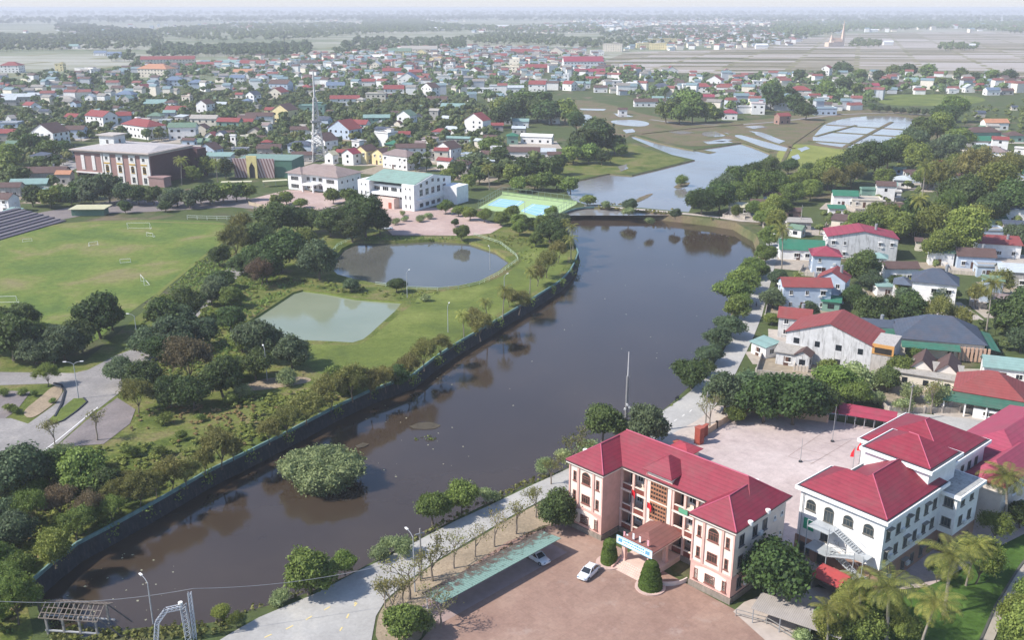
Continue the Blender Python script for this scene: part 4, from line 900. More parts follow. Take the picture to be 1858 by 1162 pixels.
def flag(u, v, z, h, label, o=None, ang=None, fw=1.2, pole_from=0):
    p = local(o or A_, ANG if ang is None else ang, u, v, z); r = root('flag', p, ANG if ang is None else ang, label, 'flag', 'red flags')
    m_ = MB(); m_.tube([(0, 0, 0), (0, 0, h)], .04, 6); m_.build('flagpole', METAL, r)
    m_ = MB(); n = 6
    for k in range(n):
        x0, x1 = fw * k / n, fw * (k + 1) / n; y0, y1 = .12 * math.sin(x0 * 5), .12 * math.sin(x1 * 5)
        for a, b, c, d in (((x0, y0, h - .05 - x0 * .35), (x1, y1, h - .05 - x1 * .35), (x1, y1, h - 1.0 - x1 * .55), (x0, y0, h - 1.0 - x0 * .55)),): m_.prism([a, b, c, d], [(q[0], q[1] + .02, q[2]) for q in (a, b, c, d)])
    m_.build('flag_cloth', mat('plain', 'c8222c', .8), r)
flag(9.3, 4.3, 4.3, 4.2, 'red flag hanging at the second floor veranda left of the stair tower', fw=.8)
flag(12.7, 3.9, 4.36, 3.4, 'red flag in front of the brown glazed stair tower', fw=.9)
for i, (u, v, lb) in enumerate(((12.5, -1.4, 'small pink and white flag at the portico end, nearest the left wing'), (13.3, -1.7, 'small white flag beside the pink one at the portico end'), (14.9, -2.3, 'leftmost small white flag standing on the portico roof'), (16.1, -2.3, 'middle small white flag standing on the portico roof'), (17.6, -2.3, 'rightmost small pink and white flag standing on the portico roof'))):
    r = root('small_flag', local(A_, ANG, u, v, 4.36 if i > 1 else 3.3), ANG, lb, 'flag', 'small flags on the portico')
    m_ = MB(); m_.tube([(0, 0, 0), (0, 0, 1.5)], .03, 5); m_.build('flagpole', METAL, r)
    m_ = MB(); m_.box(.03, .33, -.02, .02, .5, 1.45); m_.build('flag_cloth', mat('plain', ('e0a0a8', 'e8e8ea')[i in (1, 2, 3)]), r)
sg = MB(); sg.box(0, 1.6, -.05, 0, 0, .8); tag(sg.build('sign_board', mat('plain', '5f9f7c'), None, loc=local(A_, ANG, 18.2, 4.4, 8.0)), 'green sign panel hung on the upper veranda right of the stair tower', 'sign').rotation_euler = (0, 0, ANG)
# clipped two-tier topiary
for (u, v, k, hh, lb) in ((11.9, -3.9, 0, 1.0, 'two-tiered clipped topiary shrub left of the entrance steps'), (20.2, -4.6, 1, 1.12, 'broad ridged clipped topiary shrub right of the entrance steps')):
    g = np.random.default_rng(400 + k); n = 11000; z = g.uniform(0, 1, n)
    if k: rad = 1.55 * (1 - .55 * z ** 1.4) * (1 + .05 * np.sin(z * 40)); zz = z * 4.0
    else: rad = np.where(z < .62, 1.25 - .25 * (z / .62) ** 3, .95 * np.sqrt(np.clip(1 - ((z - .78) / .24) ** 2, .05, 1))); zz = z * 4.2
    top = z > .9; rad = np.where(top, rad * np.sqrt(np.clip(1 - ((z - .9) / .1) ** 2, 0, 1)), rad)
    t = g.uniform(0, 2 * math.pi, n); C = np.stack([rad * np.cos(t), rad * np.sin(t), zz], 1); D = unit(np.stack([np.cos(t), np.sin(t), top * 1.5 + .1], 1))
    nr = unit(D + g.normal(size=C.shape) * .45); a = unit(np.cross(nr, g.normal(size=C.shape))); b = np.cross(nr, a)
    prof = np.linspace(0, 1, 14); core = MB(); core.tube([(0, 0, 0), (0, 0, 1.2), (0, 0, 2.3), (0, 0, 3.0), (0, 0, 3.8)], [1.1, 1.0, .75, .7, .3], 14)
    fv = np.array(core.v); ff = np.array([(f[0], f[i], f[i + 1]) for f in core.f for i in range(1, len(f) - 1)])
    r = root('topiary_shrub', local(A_, ANG, u, v), 0, lb, 'topiary', 'topiary shrubs at the entrance'); r.scale = (hh, hh, hh)
    link('foliage', quads_mesh('foliage', C, a * .11, b * .09, L_HEDGE, (fv, ff)), r)
    kb = MB(); kb.tube([(0, 0, -.05), (0, 0, .25)], 2.0, 20); kb.build('kerb_ring', mat('paint', 'c4a89c'), r)

# ---- white school block with fire escape
B_ = Vector((43.17, 127.64, 0)); BANG = R(-49.1)
def ac_units(r, spots):
    for side, a, pl, z in spots:
        m_ = MB(); wall_box(m_, side, a - .42, a + .42, pl, z, z + .6, 0.02, .36); m_.build('air_conditioner', mat('plain', 'd4d4d0'), r)
ac_units(OFFICE, [('R', 3.9, 30.4, 5.0), ('R', 7.0, 30.4, 8.3), ('R', 3.9, 30.5, 1.6), ('F', 21.0, 6.9, 5.0), ('F', 10.4, 6.9, 8.6)])
def school():
    r = root('school_building', B_, BANG, 'white school block with crimson hipped roofs and an outside zigzag steel stair', 'building')
    wm, bm_ = mat('paint', 'ece9e4'), mat('paint', '9c7c6c'); rm = mat('roof', '882e3d', .55); H = 11.2
    w = MB()
    w.box(.3, 13.8, .3, 9, -.2, H); w.box(3.1, 13.8, 9, 18, -.2, H - .02); w.box(11, 16.2, 17.5, 25, -.2, H - 1.3)
    w.box(2.9, 13.2, 13.4, 22.2, H - .5, 14.4); w.box(-2.2, 11.4, 22.2, 37.2, -.2, H); w.box(3.1, 11.4, 18, 22.2, -.2, H)
    w.build('wall', wm, r)
    g = MB(); g.box(.2, 13.9, .2, .3, 0, 3.5); g.box(.2, .3, .3, 9, 0, 3.5); g.box(13.8, 13.9, .3, 17.5, 0, 3.5); g.box(16.2, 16.3, 17.4, 25, 0, 3.5); g.box(13.9, 16.2, 17.4, 17.5, 0, 3.5)
    for a in (.15, 3.4, 6.9, 10.4, 13.5): g.box(a, a + .4, .08, .2, 0, 3.5)
    g.build('brown_base', bm_, r)
    cn = MB(); e = H
    for q in ((-.4, 14.5, -.4, 9.5), (2.4, 14.5, 9.5, 18.2), (-2.9, 12.1, 21.6, 37.9)): cn.box(q[0], q[1], q[2], q[3], e, e + .55)
    cn.box(2.2, 13.9, 12.7, 22.9, 14.4, 14.95); cn.box(10.7, 16.9, 16.9, 25.6, H - 1.3, H - .75); cn.build('cornice', mat('paint', 'f2f0ec'), r)
    gt = MB()
    for q in ((-.2, 14.3, -.2, 9.3), (2.6, 14.3, 9.3, 18.0), (-2.7, 11.9, 21.8, 37.7)): gt.box(q[0], q[1], q[2], q[3], e + .55, e + .6)
    gt.box(2.4, 13.7, 12.9, 22.7, 14.95, 15.0); gt.build('gutter', mat('plain', '45454a'), r)
    fr = MB(); fr.box(11.0, 16.6, 17.2, 25.3, H - .75, H - .7); fr.build('flat_roof', mat('stain', 'a9a9a4', .9, .2), r)
    rf = MB(); rf.hip(.4, 13.9, .3, 9.2, e + .72, 2.9, .2); rf.hip(3.4, 13.88, .32, 17.6, e + .71, 3.3, .2, ridge=5); rf.hip(-2.2, 11.3, 22.3, 37.2, e + .72, 3.5, .2)
    rf.hip(3.0, 13.1, 13.5, 22.1, 15.12, 2.5, .2); rf.build('roof', rm, r)
    cap = MB(); cm = mat('paint', 'b05468', .6)
    for a, b in (((7.3, 17.8, 17.66), (8.8, 17.8, 17.66)), ((8.8, 17.8, 17.66), (13.3, 13.3, 15.15)), ((8.64, 5.2, 15.25), (14.08, .12, e + .75)), ((8.64, 5.2, 15.25), (8.64, 12.6, 15.25)), ((4.55, 29.05, e + 4.25), (4.55, 30.45, e + 4.25)), ((4.55, 29.05, e + 4.25), (11.5, 22.1, e + .75))): cap.tube([a, b], .09, 5)
    cap.build('ridge_capping', cm, r)
    gl = mat('plain', '3b4448', .25, .3, .5, .5)
    for i, a in enumerate((2.2, 5.2, 8.3, 11.5)):
        window(r, 'F', a, .3, 8.3 if i != 1 else 7.5, 1.6, 1.1 if i != 1 else 1.9, frame=mat('paint', '6d6a62'), pane=gl, arch=True, bars=2)
    d = MB(); d.box(1.3, 3.0, .18, .32, 5.0, 6.8); d.build('green_shutter', mat('plain', '2f9f78'), r)
    for a, z, w_, h in ((4.9, 4.3, 1.3, 2.5), (1.9, .9, 1.8, 1.8), (4.9, .3, 1.6, 2.7)):
        window(r, 'F', a, .3 if z > 3.5 else .2, z, w_, h, frame=mat('paint', '5f5a52'), pane=gl, bars=1)
    for z, pl in ((.9, 13.9), (4.7, 13.8), (8.0, 13.8)):
        for i, a in enumerate((1.6, 4.4, 7.2, 10.0, 12.8, 15.4)): window(r, 'R', a, pl, z, 1.15, 1.7, frame=mat('paint', '7d7a72'), pane=gl, hood=(i % 2 == 0), arch=(z > 7 and i in (2, 3)))
    for z in (.9, 4.7, 8.0):
        window(r, 'F', 15.0, 17.4 if z < 3 else 17.5, z, 1.5, 1.5, frame=mat('paint', '7d7a72'), pane=gl, arch=z > 7, bars=2)
        for a in (19.5, 22.5): window(r, 'R', a, 16.3 if z < 3 else 16.2, z, 1.2, 1.6, frame=mat('paint', '7d7a72'), pane=gl)
    for z in (1, 4.7, 8):
        for a in (27, 29.5, 32.0, 34.5): window(r, 'R', a, 11.4, z, 1.1, 1.6, frame=mat('paint', '7d7a72'), pane=gl)
    # zigzag outside stair
    m = mat('plain', 'a9adae', .5); s_ = MB(); y0, y1 = -2.6, -1.3
    s_.box(3.6, 7.2, -2.6, .1, 7.35, 7.5); s_.box(3.4, 6.9, -2.6, .1, 3.75, 3.9)
    def flight(xa, za, xb, zb, ya, yb):
        n = 12
        for k in range(n):
            t0, t1 = k / n, (k + 1) / n; x0, x1 = sorted((xa + (xb - xa) * t0, xa + (xb - xa) * t1)); z = za + (zb - za) * t1
            s_.box(x0, x1, ya, yb, z - .05, z)
        for yy in (ya, yb): s_.tube([(xa, yy, za), (xb, yy, zb)], .08, 5); s_.tube([(xa, yy, za + 1), (xb, yy, zb + 1)], .05, 5)
        for k in range(7):
            t = k / 6; x, z = xa + (xb - xa) * t, za + (zb - za) * t; s_.tube([(x, ya, z), (x, ya, z + 1)], .03, 4)
    flight(7.2, 7.5, 11.4, 5.5, -1.3, -.1); s_.box(11.4, 12.8, -2.6, -.05, 5.4, 5.5); flight(11.4, 5.5, 6.9, 3.85, -2.6, -1.4)
    flight(6.9, 3.9, 11.2, 1.9, -1.3, -.1); s_.box(11.2, 12.6, -2.6, -.05, 1.8, 1.9); flight(11.2, 1.9, 7.4, .05, -2.6, -1.4)
    for x in (3.6, 7.1, 11.3, 12.7): s_.tube([(x, -2.6, 0), (x, -2.6, 8.4 if x < 8 else 6.4)], .08, 6)
    s_.tube([(3.6, -2.6, 8.5), (7.2, -2.6, 8.5)], .05, 5); s_.tube([(12.8, -2.6, 6.5), (11.4, -2.6, 6.5)], .05, 5); s_.box(11.4, 12.8, -2.63, -2.6, 5.6, 6.4)
    s_.build('outside_stair', m, r)
    for x in (.9,): t = MB(); t.tube([(x, .1, 0), (x, .1, H)], .07, 6); t.build('drainpipe', METAL, r)
    ac_units(r, [('R', 3.0, 13.8, 4.6), ('R', 5.8, 13.8, 7.8), ('R', 8.6, 13.8, 4.6), ('R', 11.4, 13.8, 4.6), ('R', 3.0, 13.9, 1.2), ('R', 8.6, 13.9, 1.2), ('R', 21, 16.2, 4.4), ('F', 6.9, .3, 4.6)])
    return r
school()
er = root('school_annex', local(B_, BANG, 5, 38.4), BANG, 'long two-storey annex with a pink-red hipped roof behind the white school block', 'building')
m_ = MB(); m_.box(0, 12.5, 0, 26, -.2, 7.6); m_.box(7, 12.5, -7.4, 0, -.2, 7.6); m_.build('wall', mat('paint', 'd9cdbf'), er)
m_ = MB(); m_.hip(0, 12.5, 0, 26, 7.9, 3.4, .7); m_.hip(7, 12.5, -7.4, 8, 7.89, 2.6, .7); m_.build('roof', mat('roof', 'a04458', .6), er)
for z in (1, 4.6):
    for a in (-5.5, -2.5, 1, 4, 7, 10, 13, 16, 19): window(er, 'R', a, 12.5, z, 1.2, 1.5)
# flags, basketball hoops and red gate of the school yard
for q, lb in (((1545, 868), 'red flag in front of the white school block, lower and further left'), ((1556, 862), 'red flag in front of the white school block, higher and further right')):
    p = P(*q); r = root('flag', p, R(100), lb, 'flag', 'red flags'); m_ = MB(); m_.tube([(0, 0, 0), (0, 0, 6.2 if q[0] == 1545 else 6.8)], .06, 6); m_.build('flagpole', METAL, r)
    hh = 6.1 if q[0] == 1545 else 6.7; m_ = MB(); m_.prism([(0, 0, hh), (.9, .1, hh - 1.6), (1.1, .1, hh - 2.4), (.05, 0, hh - 2.0)], [(0, .03, hh), (.9, .13, hh - 1.6), (1.1, .13, hh - 2.4), (.05, .03, hh - 2.0)]); m_.build('flag_cloth', mat('plain', 'c8222c', .8), r)
for (q, h, lb) in (((1510, 803), 7.5, 'tall thin flagpole near the covered walkway of the school yard'), ((1452, 840), 5.0, 'short thin pole standing alone in the pink school yard')):
    r = root('pole', P(*q), 0, lb, 'pole'); m_ = MB(); m_.tube([(0, 0, 0), (0, 0, h)], [.07, .04], 6); m_.build('shaft', METAL, r); m_ = MB(); m_.tube([(0, 0, 0), (0, 0, .35)], .35, 8); m_.build('base', DARKM, r)
yl = mat('plain', '9a8880')
for a, b in (((1430, 830), (1500, 782)), ((1470, 845), (1545, 800)), ((1430, 830), (1478, 843)), ((1452, 815), (1512, 830)), ((1474, 800), (1532, 813))): strip('court_line', [a, b], .12, .14, yl)
def wall_run(pxs, h, th, m, label, cat='wall', name='yard_wall', posts=0, pm=None, base=0.0):
    pts = [P(*p) for p in pxs]; r = root(name, pts[0], 0, label, cat); mb = MB(); pb = MB()
    for i in range(len(pts) - 1):
        a, b = pts[i] - pts[0], pts[i + 1] - pts[0]; d = (b - a).normalized(); n = Vector((-d.y, d.x, 0)) * th / 2
        mb.prism([a - n, b - n, b + n, a + n], [q + Vector((0, 0, h)) for q in (a - n, b - n, b + n, a + n)])
        if posts:
            L = (b - a).length; k = max(1, int(L / posts))
            for j in range(k + 1):
                c = a.lerp(b, j / k); pb.box(c.x - .2, c.x + .2, c.y - .2, c.y + .2, 0, h + .25)
    mb.build('wall_panel', m, r)
    if posts: pb.build('post', pm or m, r)
    return r
wall_run([(1268, 801), (1300, 779), (1351, 747), (1400, 754), (1500, 768)], 1.5, .22, mat('paint', 'c2a68c'), 'low tan wall with posts round the pink school yard', posts=4, pm=mat('paint', 'cfae96'))
def gate_pillar(q, w_, d_, h, lb, rz=0):
    r = root('gate_pillar', P(*q), rz, lb, 'gate pillar', 'red gate pillars'); m_ = MB(); m_.box(-w_ / 2, w_ / 2, -d_ / 2, d_ / 2, 0, h); m_.build('shaft', mat('paint', '9a4a3c'), r)
    m_ = MB(); m_.box(-w_ / 2 - .1, w_ / 2 + .1, -d_ / 2 - .1, d_ / 2 + .1, h + .002, h + .18); m_.build('cap', mat('paint', 'a5594a'), r)
gate_pillar((1268, 806), 1.3, 1.3, 3.4, 'taller red gate pillar where the tan yard wall begins', R(40)); gate_pillar((1276, 795), 2.6, .5, 2.4, 'red gate wall panel behind the taller gate pillar', R(50))
gate_pillar((1229, 822), 1.3, 1.1, 2.2, 'short red gate pillar near the office block roof', R(-45))
gr = root('gatehouse', P(1240, 836), R(-45), 'small gatehouse with a low red hipped roof behind the office block', 'gatehouse')
m_ = MB(); m_.box(-2, 2, -1.8, 1.8, 0, 2.4); m_.build('wall', mat('paint', 'cbb5a4'), gr); m_ = MB(); m_.hip(-2, 2, -1.8, 1.8, 2.5, 1.0, .6); m_.build('roof', mat('roof', 'a8404c'), gr)
# covered walkway with a long red roof
a, b = P(1480, 764), P(1622, 789); L = (b - a).length; cw = root('covered_walkway', a, math.atan2((b - a).y, (b - a).x), 'long low crimson-roofed walkway along the far side of the school yard', 'walkway')
m_ = MB(); m_.prism([(0, -.6, 2.6), (L, -.6, 2.6), (L, 3.6, 3.3), (0, 3.6, 3.3)], [(0, -.6, 2.72), (L, -.6, 2.72), (L, 3.6, 3.42), (0, 3.6, 3.42)]); m_.build('roof', mat('roof', 'a33d50'), cw)
for k in range(9):
    for y, h in ((0, 2.62), (3.2, 3.2)): m_ = MB(); x = .3 + (L - .6) * k / 8; m_.box(x - .08, x + .08, y - .08, y + .08, 0, h); m_.build('post', METAL, cw)
lr = root('red_canopy', P(1478, 1062), BANG, 'small bright red lean-to canopy at the foot of the outside stair', 'canopy')
m_ = MB(); m_.prism([(0, -1.6, 2.3), (4.6, -1.6, 2.3), (4.6, 1.6, 2.9), (0, 1.6, 2.9)], [(0, -1.6, 2.4), (4.6, -1.6, 2.4), (4.6, 1.6, 3.0), (0, 1.6, 3.0)]); m_.build('roof', mat('roof', 'b04a48'), lr)
m_ = MB(); m_.box(.1, 4.5, 1.2, 1.4, 0, 2.7); m_.box(.1, .3, -1.3, 1.2, 0, 2.3); m_.box(4.3, 4.5, -1.3, 1.2, 0, 2.3); m_.build('wall', mat('paint', '8f8a86'), lr)
br_ = root('bicycle_shelter', P(1370, 1118), R(-33), 'grey corrugated flat shelter between the dark tree and the palms', 'shelter')
m_ = MB(); m_.box(0, 12, -2.2, 2.2, 2.4, 2.52); m_.build('roof', mat('sheet', 'aaa198'), br_)
for x in (.3, 4, 8, 11.7):
    for y in (-2, 2): m_ = MB(); m_.box(x - .06, x + .06, y - .06, y + .06, 0, 2.4); m_.build('post', METAL, br_)

# ---- carport
q = [P(x, y, 2.8) for x, y in ((801, 1098), (1018, 979))]; q2 = P(775, 1083, 2.6)
d = (q[1] - q[0]); L = d.length; cr = root('carport', Vector((q[0].x, q[0].y, 0)), math.atan2(d.y, d.x), 'long green metal carport roof littered with leaves beside the brick courtyard', 'carport')
Wd = 4.3; nS = 26; m_ = MB()
m_.prism([(0, 0, 2.9), (L, 0, 2.9), (L, Wd, 2.45), (0, Wd, 2.45)], [(0, 0, 2.98), (L, 0, 2.98), (L, Wd, 2.53), (0, Wd, 2.53)])
for k in range(nS * 2): x = L * (k + .5) / (nS * 2); m_.prism([(x - .05, 0, 2.98), (x + .05, 0, 2.98), (x + .05, Wd, 2.53), (x - .05, Wd, 2.53)], [(x - .02, 0, 3.02), (x + .02, 0, 3.02), (x + .02, Wd, 2.57), (x - .02, Wd, 2.57)])
mm, t, b_ = base_mat('carport_sheet', .5, .4); v = coords(t)
sx = N(t, 'ShaderNodeSeparateXYZ'); t.links.new(v, sx.inputs[0])
n1 = noise(t, v, 1.1, 8, .7, .6); mr = N(t, 'ShaderNodeMapRange'); mr.inputs[1].default_value = .2; mr.inputs[2].default_value = Wd + .6; mr.inputs[3].default_value = -.1; mr.inputs[4].default_value = .22; t.links.new(sx.outputs[1], mr.inputs[0])
ad = N(t, 'ShaderNodeMath', operation='ADD'); t.links.new(n1, ad.inputs[0]); t.links.new(mr.outputs[0], ad.inputs[1])
t.links.new(ramp(t, ad.outputs[0], [(.5, lin('70897e')), (.53, lin('506a61')), (.6, lin('5f5448')), (.7, lin('4a3e34'))]), b_.inputs['Base Color'])
m_.build('roof', mm, cr)
for k in range(8):
    x = .4 + (L - .8) * k / 7; m_ = MB(); m_.tube([(x, 3.6, 0), (x, 3.6, 2.5)], .07, 6); m_.tube([(x, 3.6, 1.8), (x, .3, 2.86)], .05, 5); m_.build('post', WHITE if k == 0 else METAL, cr)
sheet('parking_slab', [pix(local(Vector((q[0].x, q[0].y, 0)), math.atan2(d.y, d.x), u, v_)) for u, v_ in ((-.5, -.3), (L + 1.2, -.3), (L + 1.2, Wd + .4), (-.5, Wd + .4))], .12, mat('paint', '9f8a84', .9))

# ---- cars
def car(loc, rz, label, body='d9dadc', L=4.5, W=1.78, H=1.46, pick=False, cat='car'):
    r = root('car', loc, rz, label, cat, 'cars'); pm, _, bb = base_mat('car_paint_' + body, .25, .5); bb.inputs['Base Color'].default_value = (*lin(body), 1); bb.inputs['Coat Weight'].default_value = .6
    x = L / 2; w = W / 2; secs = [(-x, .42, .62, .78), (-x + .12, .28, .8, .92), (-x * .55, .2, .92, 1.0), (0, .2, .9, 1.0), (x * .45, .2, .88, 1.0), (x - .25, .22, .74, .92), (x, .38, .58, .72)]
    mb = MB(); n = []
    for sx_, z0, z1, k in secs:
        b = len(mb.v); y = w * k; mb.v += [(sx_, -y * .92, z0), (sx_, -y, z0 + .15), (sx_, -y * .96, z1 - .08), (sx_, -y * .82, z1), (sx_, y * .82, z1), (sx_, y * .96, z1 - .08), (sx_, y, z0 + .15), (sx_, y * .92, z0)]; n.append(b)
    for a, b in zip(n, n[1:]):
        for k in range(8): mb.f.append((a + k, b + k, b + (k + 1) % 8, a + (k + 1) % 8)); mb.m.append(0)
    mb.f.append(tuple(n[0] + k for k in range(8))); mb.f.append(tuple(n[-1] + k for k in range(7, -1, -1))); mb.m += [0, 0]
    mb.build('body', pm, r, True)
    g = MB(); g.prism([(-x * .82, -w * .84, .88), (x * .45, -w * .84, .88), (x * .45, w * .84, .88), (-x * .82, w * .84, .88)], [(-x * .55, -w * .68, H - .08), (x * .12, -w * .68, H - .08), (x * .12, w * .68, H - .08), (-x * .55, w * .68, H - .08)]); g.build('cabin_glass', GLASS, r)
    g = MB(); g.prism([(-x * .57, -w * .7, H - .1), (x * .14, -w * .7, H - .1), (x * .14, w * .7, H - .1), (-x * .57, w * .7, H - .1)], [(-x * .5, -w * .6, H), (x * .06, -w * .6, H), (x * .06, w * .6, H), (-x * .5, w * .6, H)])
    for xx, x2 in ((-x * .82, -x * .55), (x * .45, x * .12), (-.25, -.22)):
        for s in (-1, 1): g.tube([(xx, s * w * .85, .88), (x2, s * w * .69, H - .08)], .05, 4)
    g.build('roof', pm, r)
    for sx_ in (-x * .62, x * .62):
        for s in (-1, 1):
            c = MB(); c.tube([(sx_, s * (w - .2), .32), (sx_, s * (w + .01), .32)], .32, 14); wh = c.build('wheel', DARKM, r); c = MB(); c.tube([(sx_, s * (w + .012), .32), (sx_, s * (w + .03), .32)], .19, 10); c.build('rim', METAL, wh)
    for s in (-1, 1):
        c = MB(); c.box(x - .16, x - .02, s * w * .6 - .16, s * w * .6 + .16, .56, .7); c.build('headlight', GLASSL, r)
        c = MB(); c.box(-x + .0, -x + .1, s * w * .6 - .16, s * w * .6 + .16, .6, .76); c.build('tail_light', mat('plain', '8c1f1f'), r)
    return r
car(P(1068, 1045) + Vector((0, 0, .1)), math.atan2(3.9, 2.75) + math.pi, 'white saloon car parked alone on the brick courtyard')
car(P(975, 1018) + Vector((0, 0, .12)), math.atan2(-1, .9), 'white car parked under the right end of the green carport', 'cfd3d6')
car(P(1357, 553) + Vector((0, 0, .1)), math.atan2(10, 1.5), 'white car driving along the road by the right bank of the river', 'e2e2e0', 4.7, 1.85, 1.6)
car(P(1385, 470) + Vector((0, 0, .1)), math.atan2(10, 1.5), 'small red three-wheeled truck on the road beside the waterside trees', 'a8322c', 3.6, 1.6, 1.7)
car(P(702, 417) + Vector((0, 0, .1)), .1, 'silver-white car parked on the plaza by the dark round trees', 'd4d8db')
def motorbike(px, py, rz, label, shirt):
    r = root('motorbike', P(px, py) + Vector((0, 0, .1)), rz, label, 'motorbike', 'motorbikes on the river road'); m_ = MB()
    m_.prism([(-.5, -.12, .35), (.45, -.12, .35), (.45, .12, .35), (-.5, .12, .35)], [(-.75, -.13, .8), (.5, -.08, .95), (.5, .08, .95), (-.75, .13, .8)]); m_.tube([(.5, -.3, 1.0), (.5, .3, 1.0)], .03, 5); m_.build('body', DARKM, r)
    for x in (-.6, .62): c = MB(); c.tube([(x, -.05, .28), (x, .05, .28)], .28, 12); c.build('wheel', DARKM, r)
motorbike(1372, 556, 1.4, 'dark motorbike parked at the kerb beside the white car', '8a8')
motorbike(1228, 727, .9, 'dark motorbike standing at the river edge of the road under the trees', '8a8')

# ---- museum with pilasters, box hall, villa, striped hall
def frame_from(a, b): 
    a, b = P(*a), P(*b); d = b - a; return a, math.atan2(d.y, d.x), d.length
o, an, L = frame_from((142, 327), (279, 338)); an = R(-20); L = 44
mu = root('museum_building', o, an, 'large brown-pink banded building with white pilasters and arched windows', 'building')
D_ = 30; HH = 15.0; br1 = mat('brick', 'b08a82'); m_ = MB(); m_.box(0, L, 0, D_, -.3, HH - 1); m_.build('wall', br1, mu)
m_ = MB(); m_.box(L, L + .25, 1, D_, 0, HH - 1.4); m_.build('dark_side_wall', mat('paint', '5f4444'), mu)  # side away from the sun: its shade is put into the dark colour
m_ = MB(); m_.box(-1, L + 1, -1, D_ + 1, HH - 1, HH - .2); m_.box(-1.6, L + 1.4, -1.6, D_ + 1.4, HH - .198, HH + .25); m_.build('cornice', mat('paint', 'b9aba0'), mu)
m_ = MB(); m_.box(0, L, 0, D_, HH + .252, HH + .4); m_.prism([(6, 4, HH + .4), (L - 2, 4, HH + .4), (L - 2, D_ - 3, HH + .4), (6, D_ - 3, HH + .4)], [(10, 15, HH + 1.6), (L - 6, 15, HH + 1.6), (L - 6, 16, HH + 1.6), (10, 16, HH + 1.6)]); m_.build('roof', mat('sheet', 'b9b2ae'), mu)
m_ = MB(); m_.box(3, 12, 14, 22, HH + .4, HH + 5.2); pent = m_.build('penthouse', mat('paint', 'cfd0cb'), mu); m_ = MB(); m_.box(2, 13, 13, 23, HH + 5.202, HH + 5.7); m_.build('slab', mat('paint', 'b5aca2'), pent)
window(mu, 'F', 8, 14, HH + 1.2, 1.6, 2.2); window(mu, 'R', 18, 12, HH + 1.2, 1.6, 2.2)
wp = mat('paint', 'e2ddd6'); m_ = MB()
for a in (18.8, 26.2, 33.4, 40.0):
    a = a * L / 42.9; m_.box(a - 1.9, a + 1.9, -.3, 0, 0, HH - 1)
m_.box(16.0, 16.8, -.34, 0, 0, HH - 1); m_.box(L - .9, L + .2, -.36, 0, 0, HH - 1); m_.box(0, 15.9, -.7, 0, 4.0, 4.6); m_.build('pilaster', wp, mu)
for a in (3.8, 10.2): m_ = MB(); m_.box(a, a + 1.9, -.25, 0, 5.6, 12.6); m_.build('white_panel', wp, mu)
for a in (18.8, 26.2, 33.4, 40.0):
    a = a * L / 42.9
    window(mu, 'F', a, -.3, .6, 1.9, 3.0); window(mu, 'F', a, -.3, 5.4, 1.9, 2.6, arch=True, frame=mat('paint', 'c6a24e')); window(mu, 'F', a, -.3, 11.0, 1.7, 1.8)
    m_ = MB(); m_.box(a - 1.7, a + 1.7, -.45, -.31, 9.2, 9.8); m_.build('gold_band', mat('paint', 'c8a040'), mu)
for k in range(7): m_ = MB(); x = 1 + k * 2.1; m_.box(x, x + 1.5, -.3, 0, .6, 3.6); m_.build('window', GLASS, mu)
m_ = MB(); m_.box(L + .3, L + 9, -2, 3, 0, 4.2); m_.box(L + .1, L + 9.3, -2.3, 3.3, 4.2, 4.7); m_.build('side_porch', mat('paint', '9a7d78'), mu)
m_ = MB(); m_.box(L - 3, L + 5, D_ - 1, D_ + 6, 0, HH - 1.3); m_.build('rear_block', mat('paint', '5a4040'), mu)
HOUSES.append((o.x + 20, o.y + 10, 26))
o, an, L = frame_from((651, 371), (752, 384))
ha = root('assembly_hall', o, an, 'white assembly hall with a pale green gabled roof and brick-red doors', 'building')
W_ = L; D_ = 27; wm = mat('paint', 'e8e7e4'); m_ = MB(); H = 9.2
m_.box(0, 6.2, 0, D_, -.3, H + 1.6); m_.box(W_ - 6.2, W_, 0, D_, -.3, H + 1.6); m_.box(6.2, W_ - 6.2, 3.0, D_, -.3, H); m_.box(6.2, W_ - 6.2, .6, 3.0, 5.2, 6.3)
m_.box(W_, W_ + 1, 2, D_ - 2, 7.4, H + 1.2) if False else None
m_.box(W_ - 1, W_ + .6, 2, D_ - 1, 3.4, 4.4); m_.build('wall', wm, ha)
m_ = MB(); m_.prism([(2.5, 1.8, H + .9), (W_ / 2, 1.8, H + 1.2), (W_ / 2, D_, H + 4.6), (2.5, D_, H + 3.6)], [(2.5, 1.8, H + 1.1), (W_ / 2, 1.8, H + 1.4), (W_ / 2, D_, H + 4.8), (2.5, D_, H + 3.8)]) if False else None
m_.gable(3.5, W_ - 1.0, 1.6, D_ + .3, H + 1.75, 2.6, 'x', .5); m_.build('roof', mat('roof', '88a396', .7), ha)
m_ = MB(); m_.prism([(W_ - .7, 1.6, H + 1.5), (W_ - .7, D_, H + 1.5), (W_ - .7, (D_ + 1.6) / 2, H + 4.1)], [(W_ - .05, 1.6, H + 1.5), (W_ - .05, D_, H + 1.5), (W_ - .05, (D_ + 1.6) / 2, H + 4.1)]); m_.prism([(3.6, 1.6, H + 1.5), (3.6, D_, H + 1.5), (3.6, (D_ + 1.6) / 2, H + 4.1)], [(4.2, 1.6, H + 1.5), (4.2, D_, H + 1.5), (4.2, (D_ + 1.6) / 2, H + 4.1)]); m_.build('gable_wall', wm, ha)
for i in range(4):
    a = 8.0 + i * (W_ - 16) / 3; window(ha, 'F', a, 3.0, 6.6, 3.2, 1.8, bars=2); window(ha, 'F', a, 3.0, 3.6, 3.0, 1.2, bars=2)
for a in (2.0, 4.2, W_ - 4.2, W_ - 2.0):
    for z in (.9, 4.6, 8.6): window(ha, 'F', a, 0, z, .8, 1.8 if z < 8 else .9, bars=0)
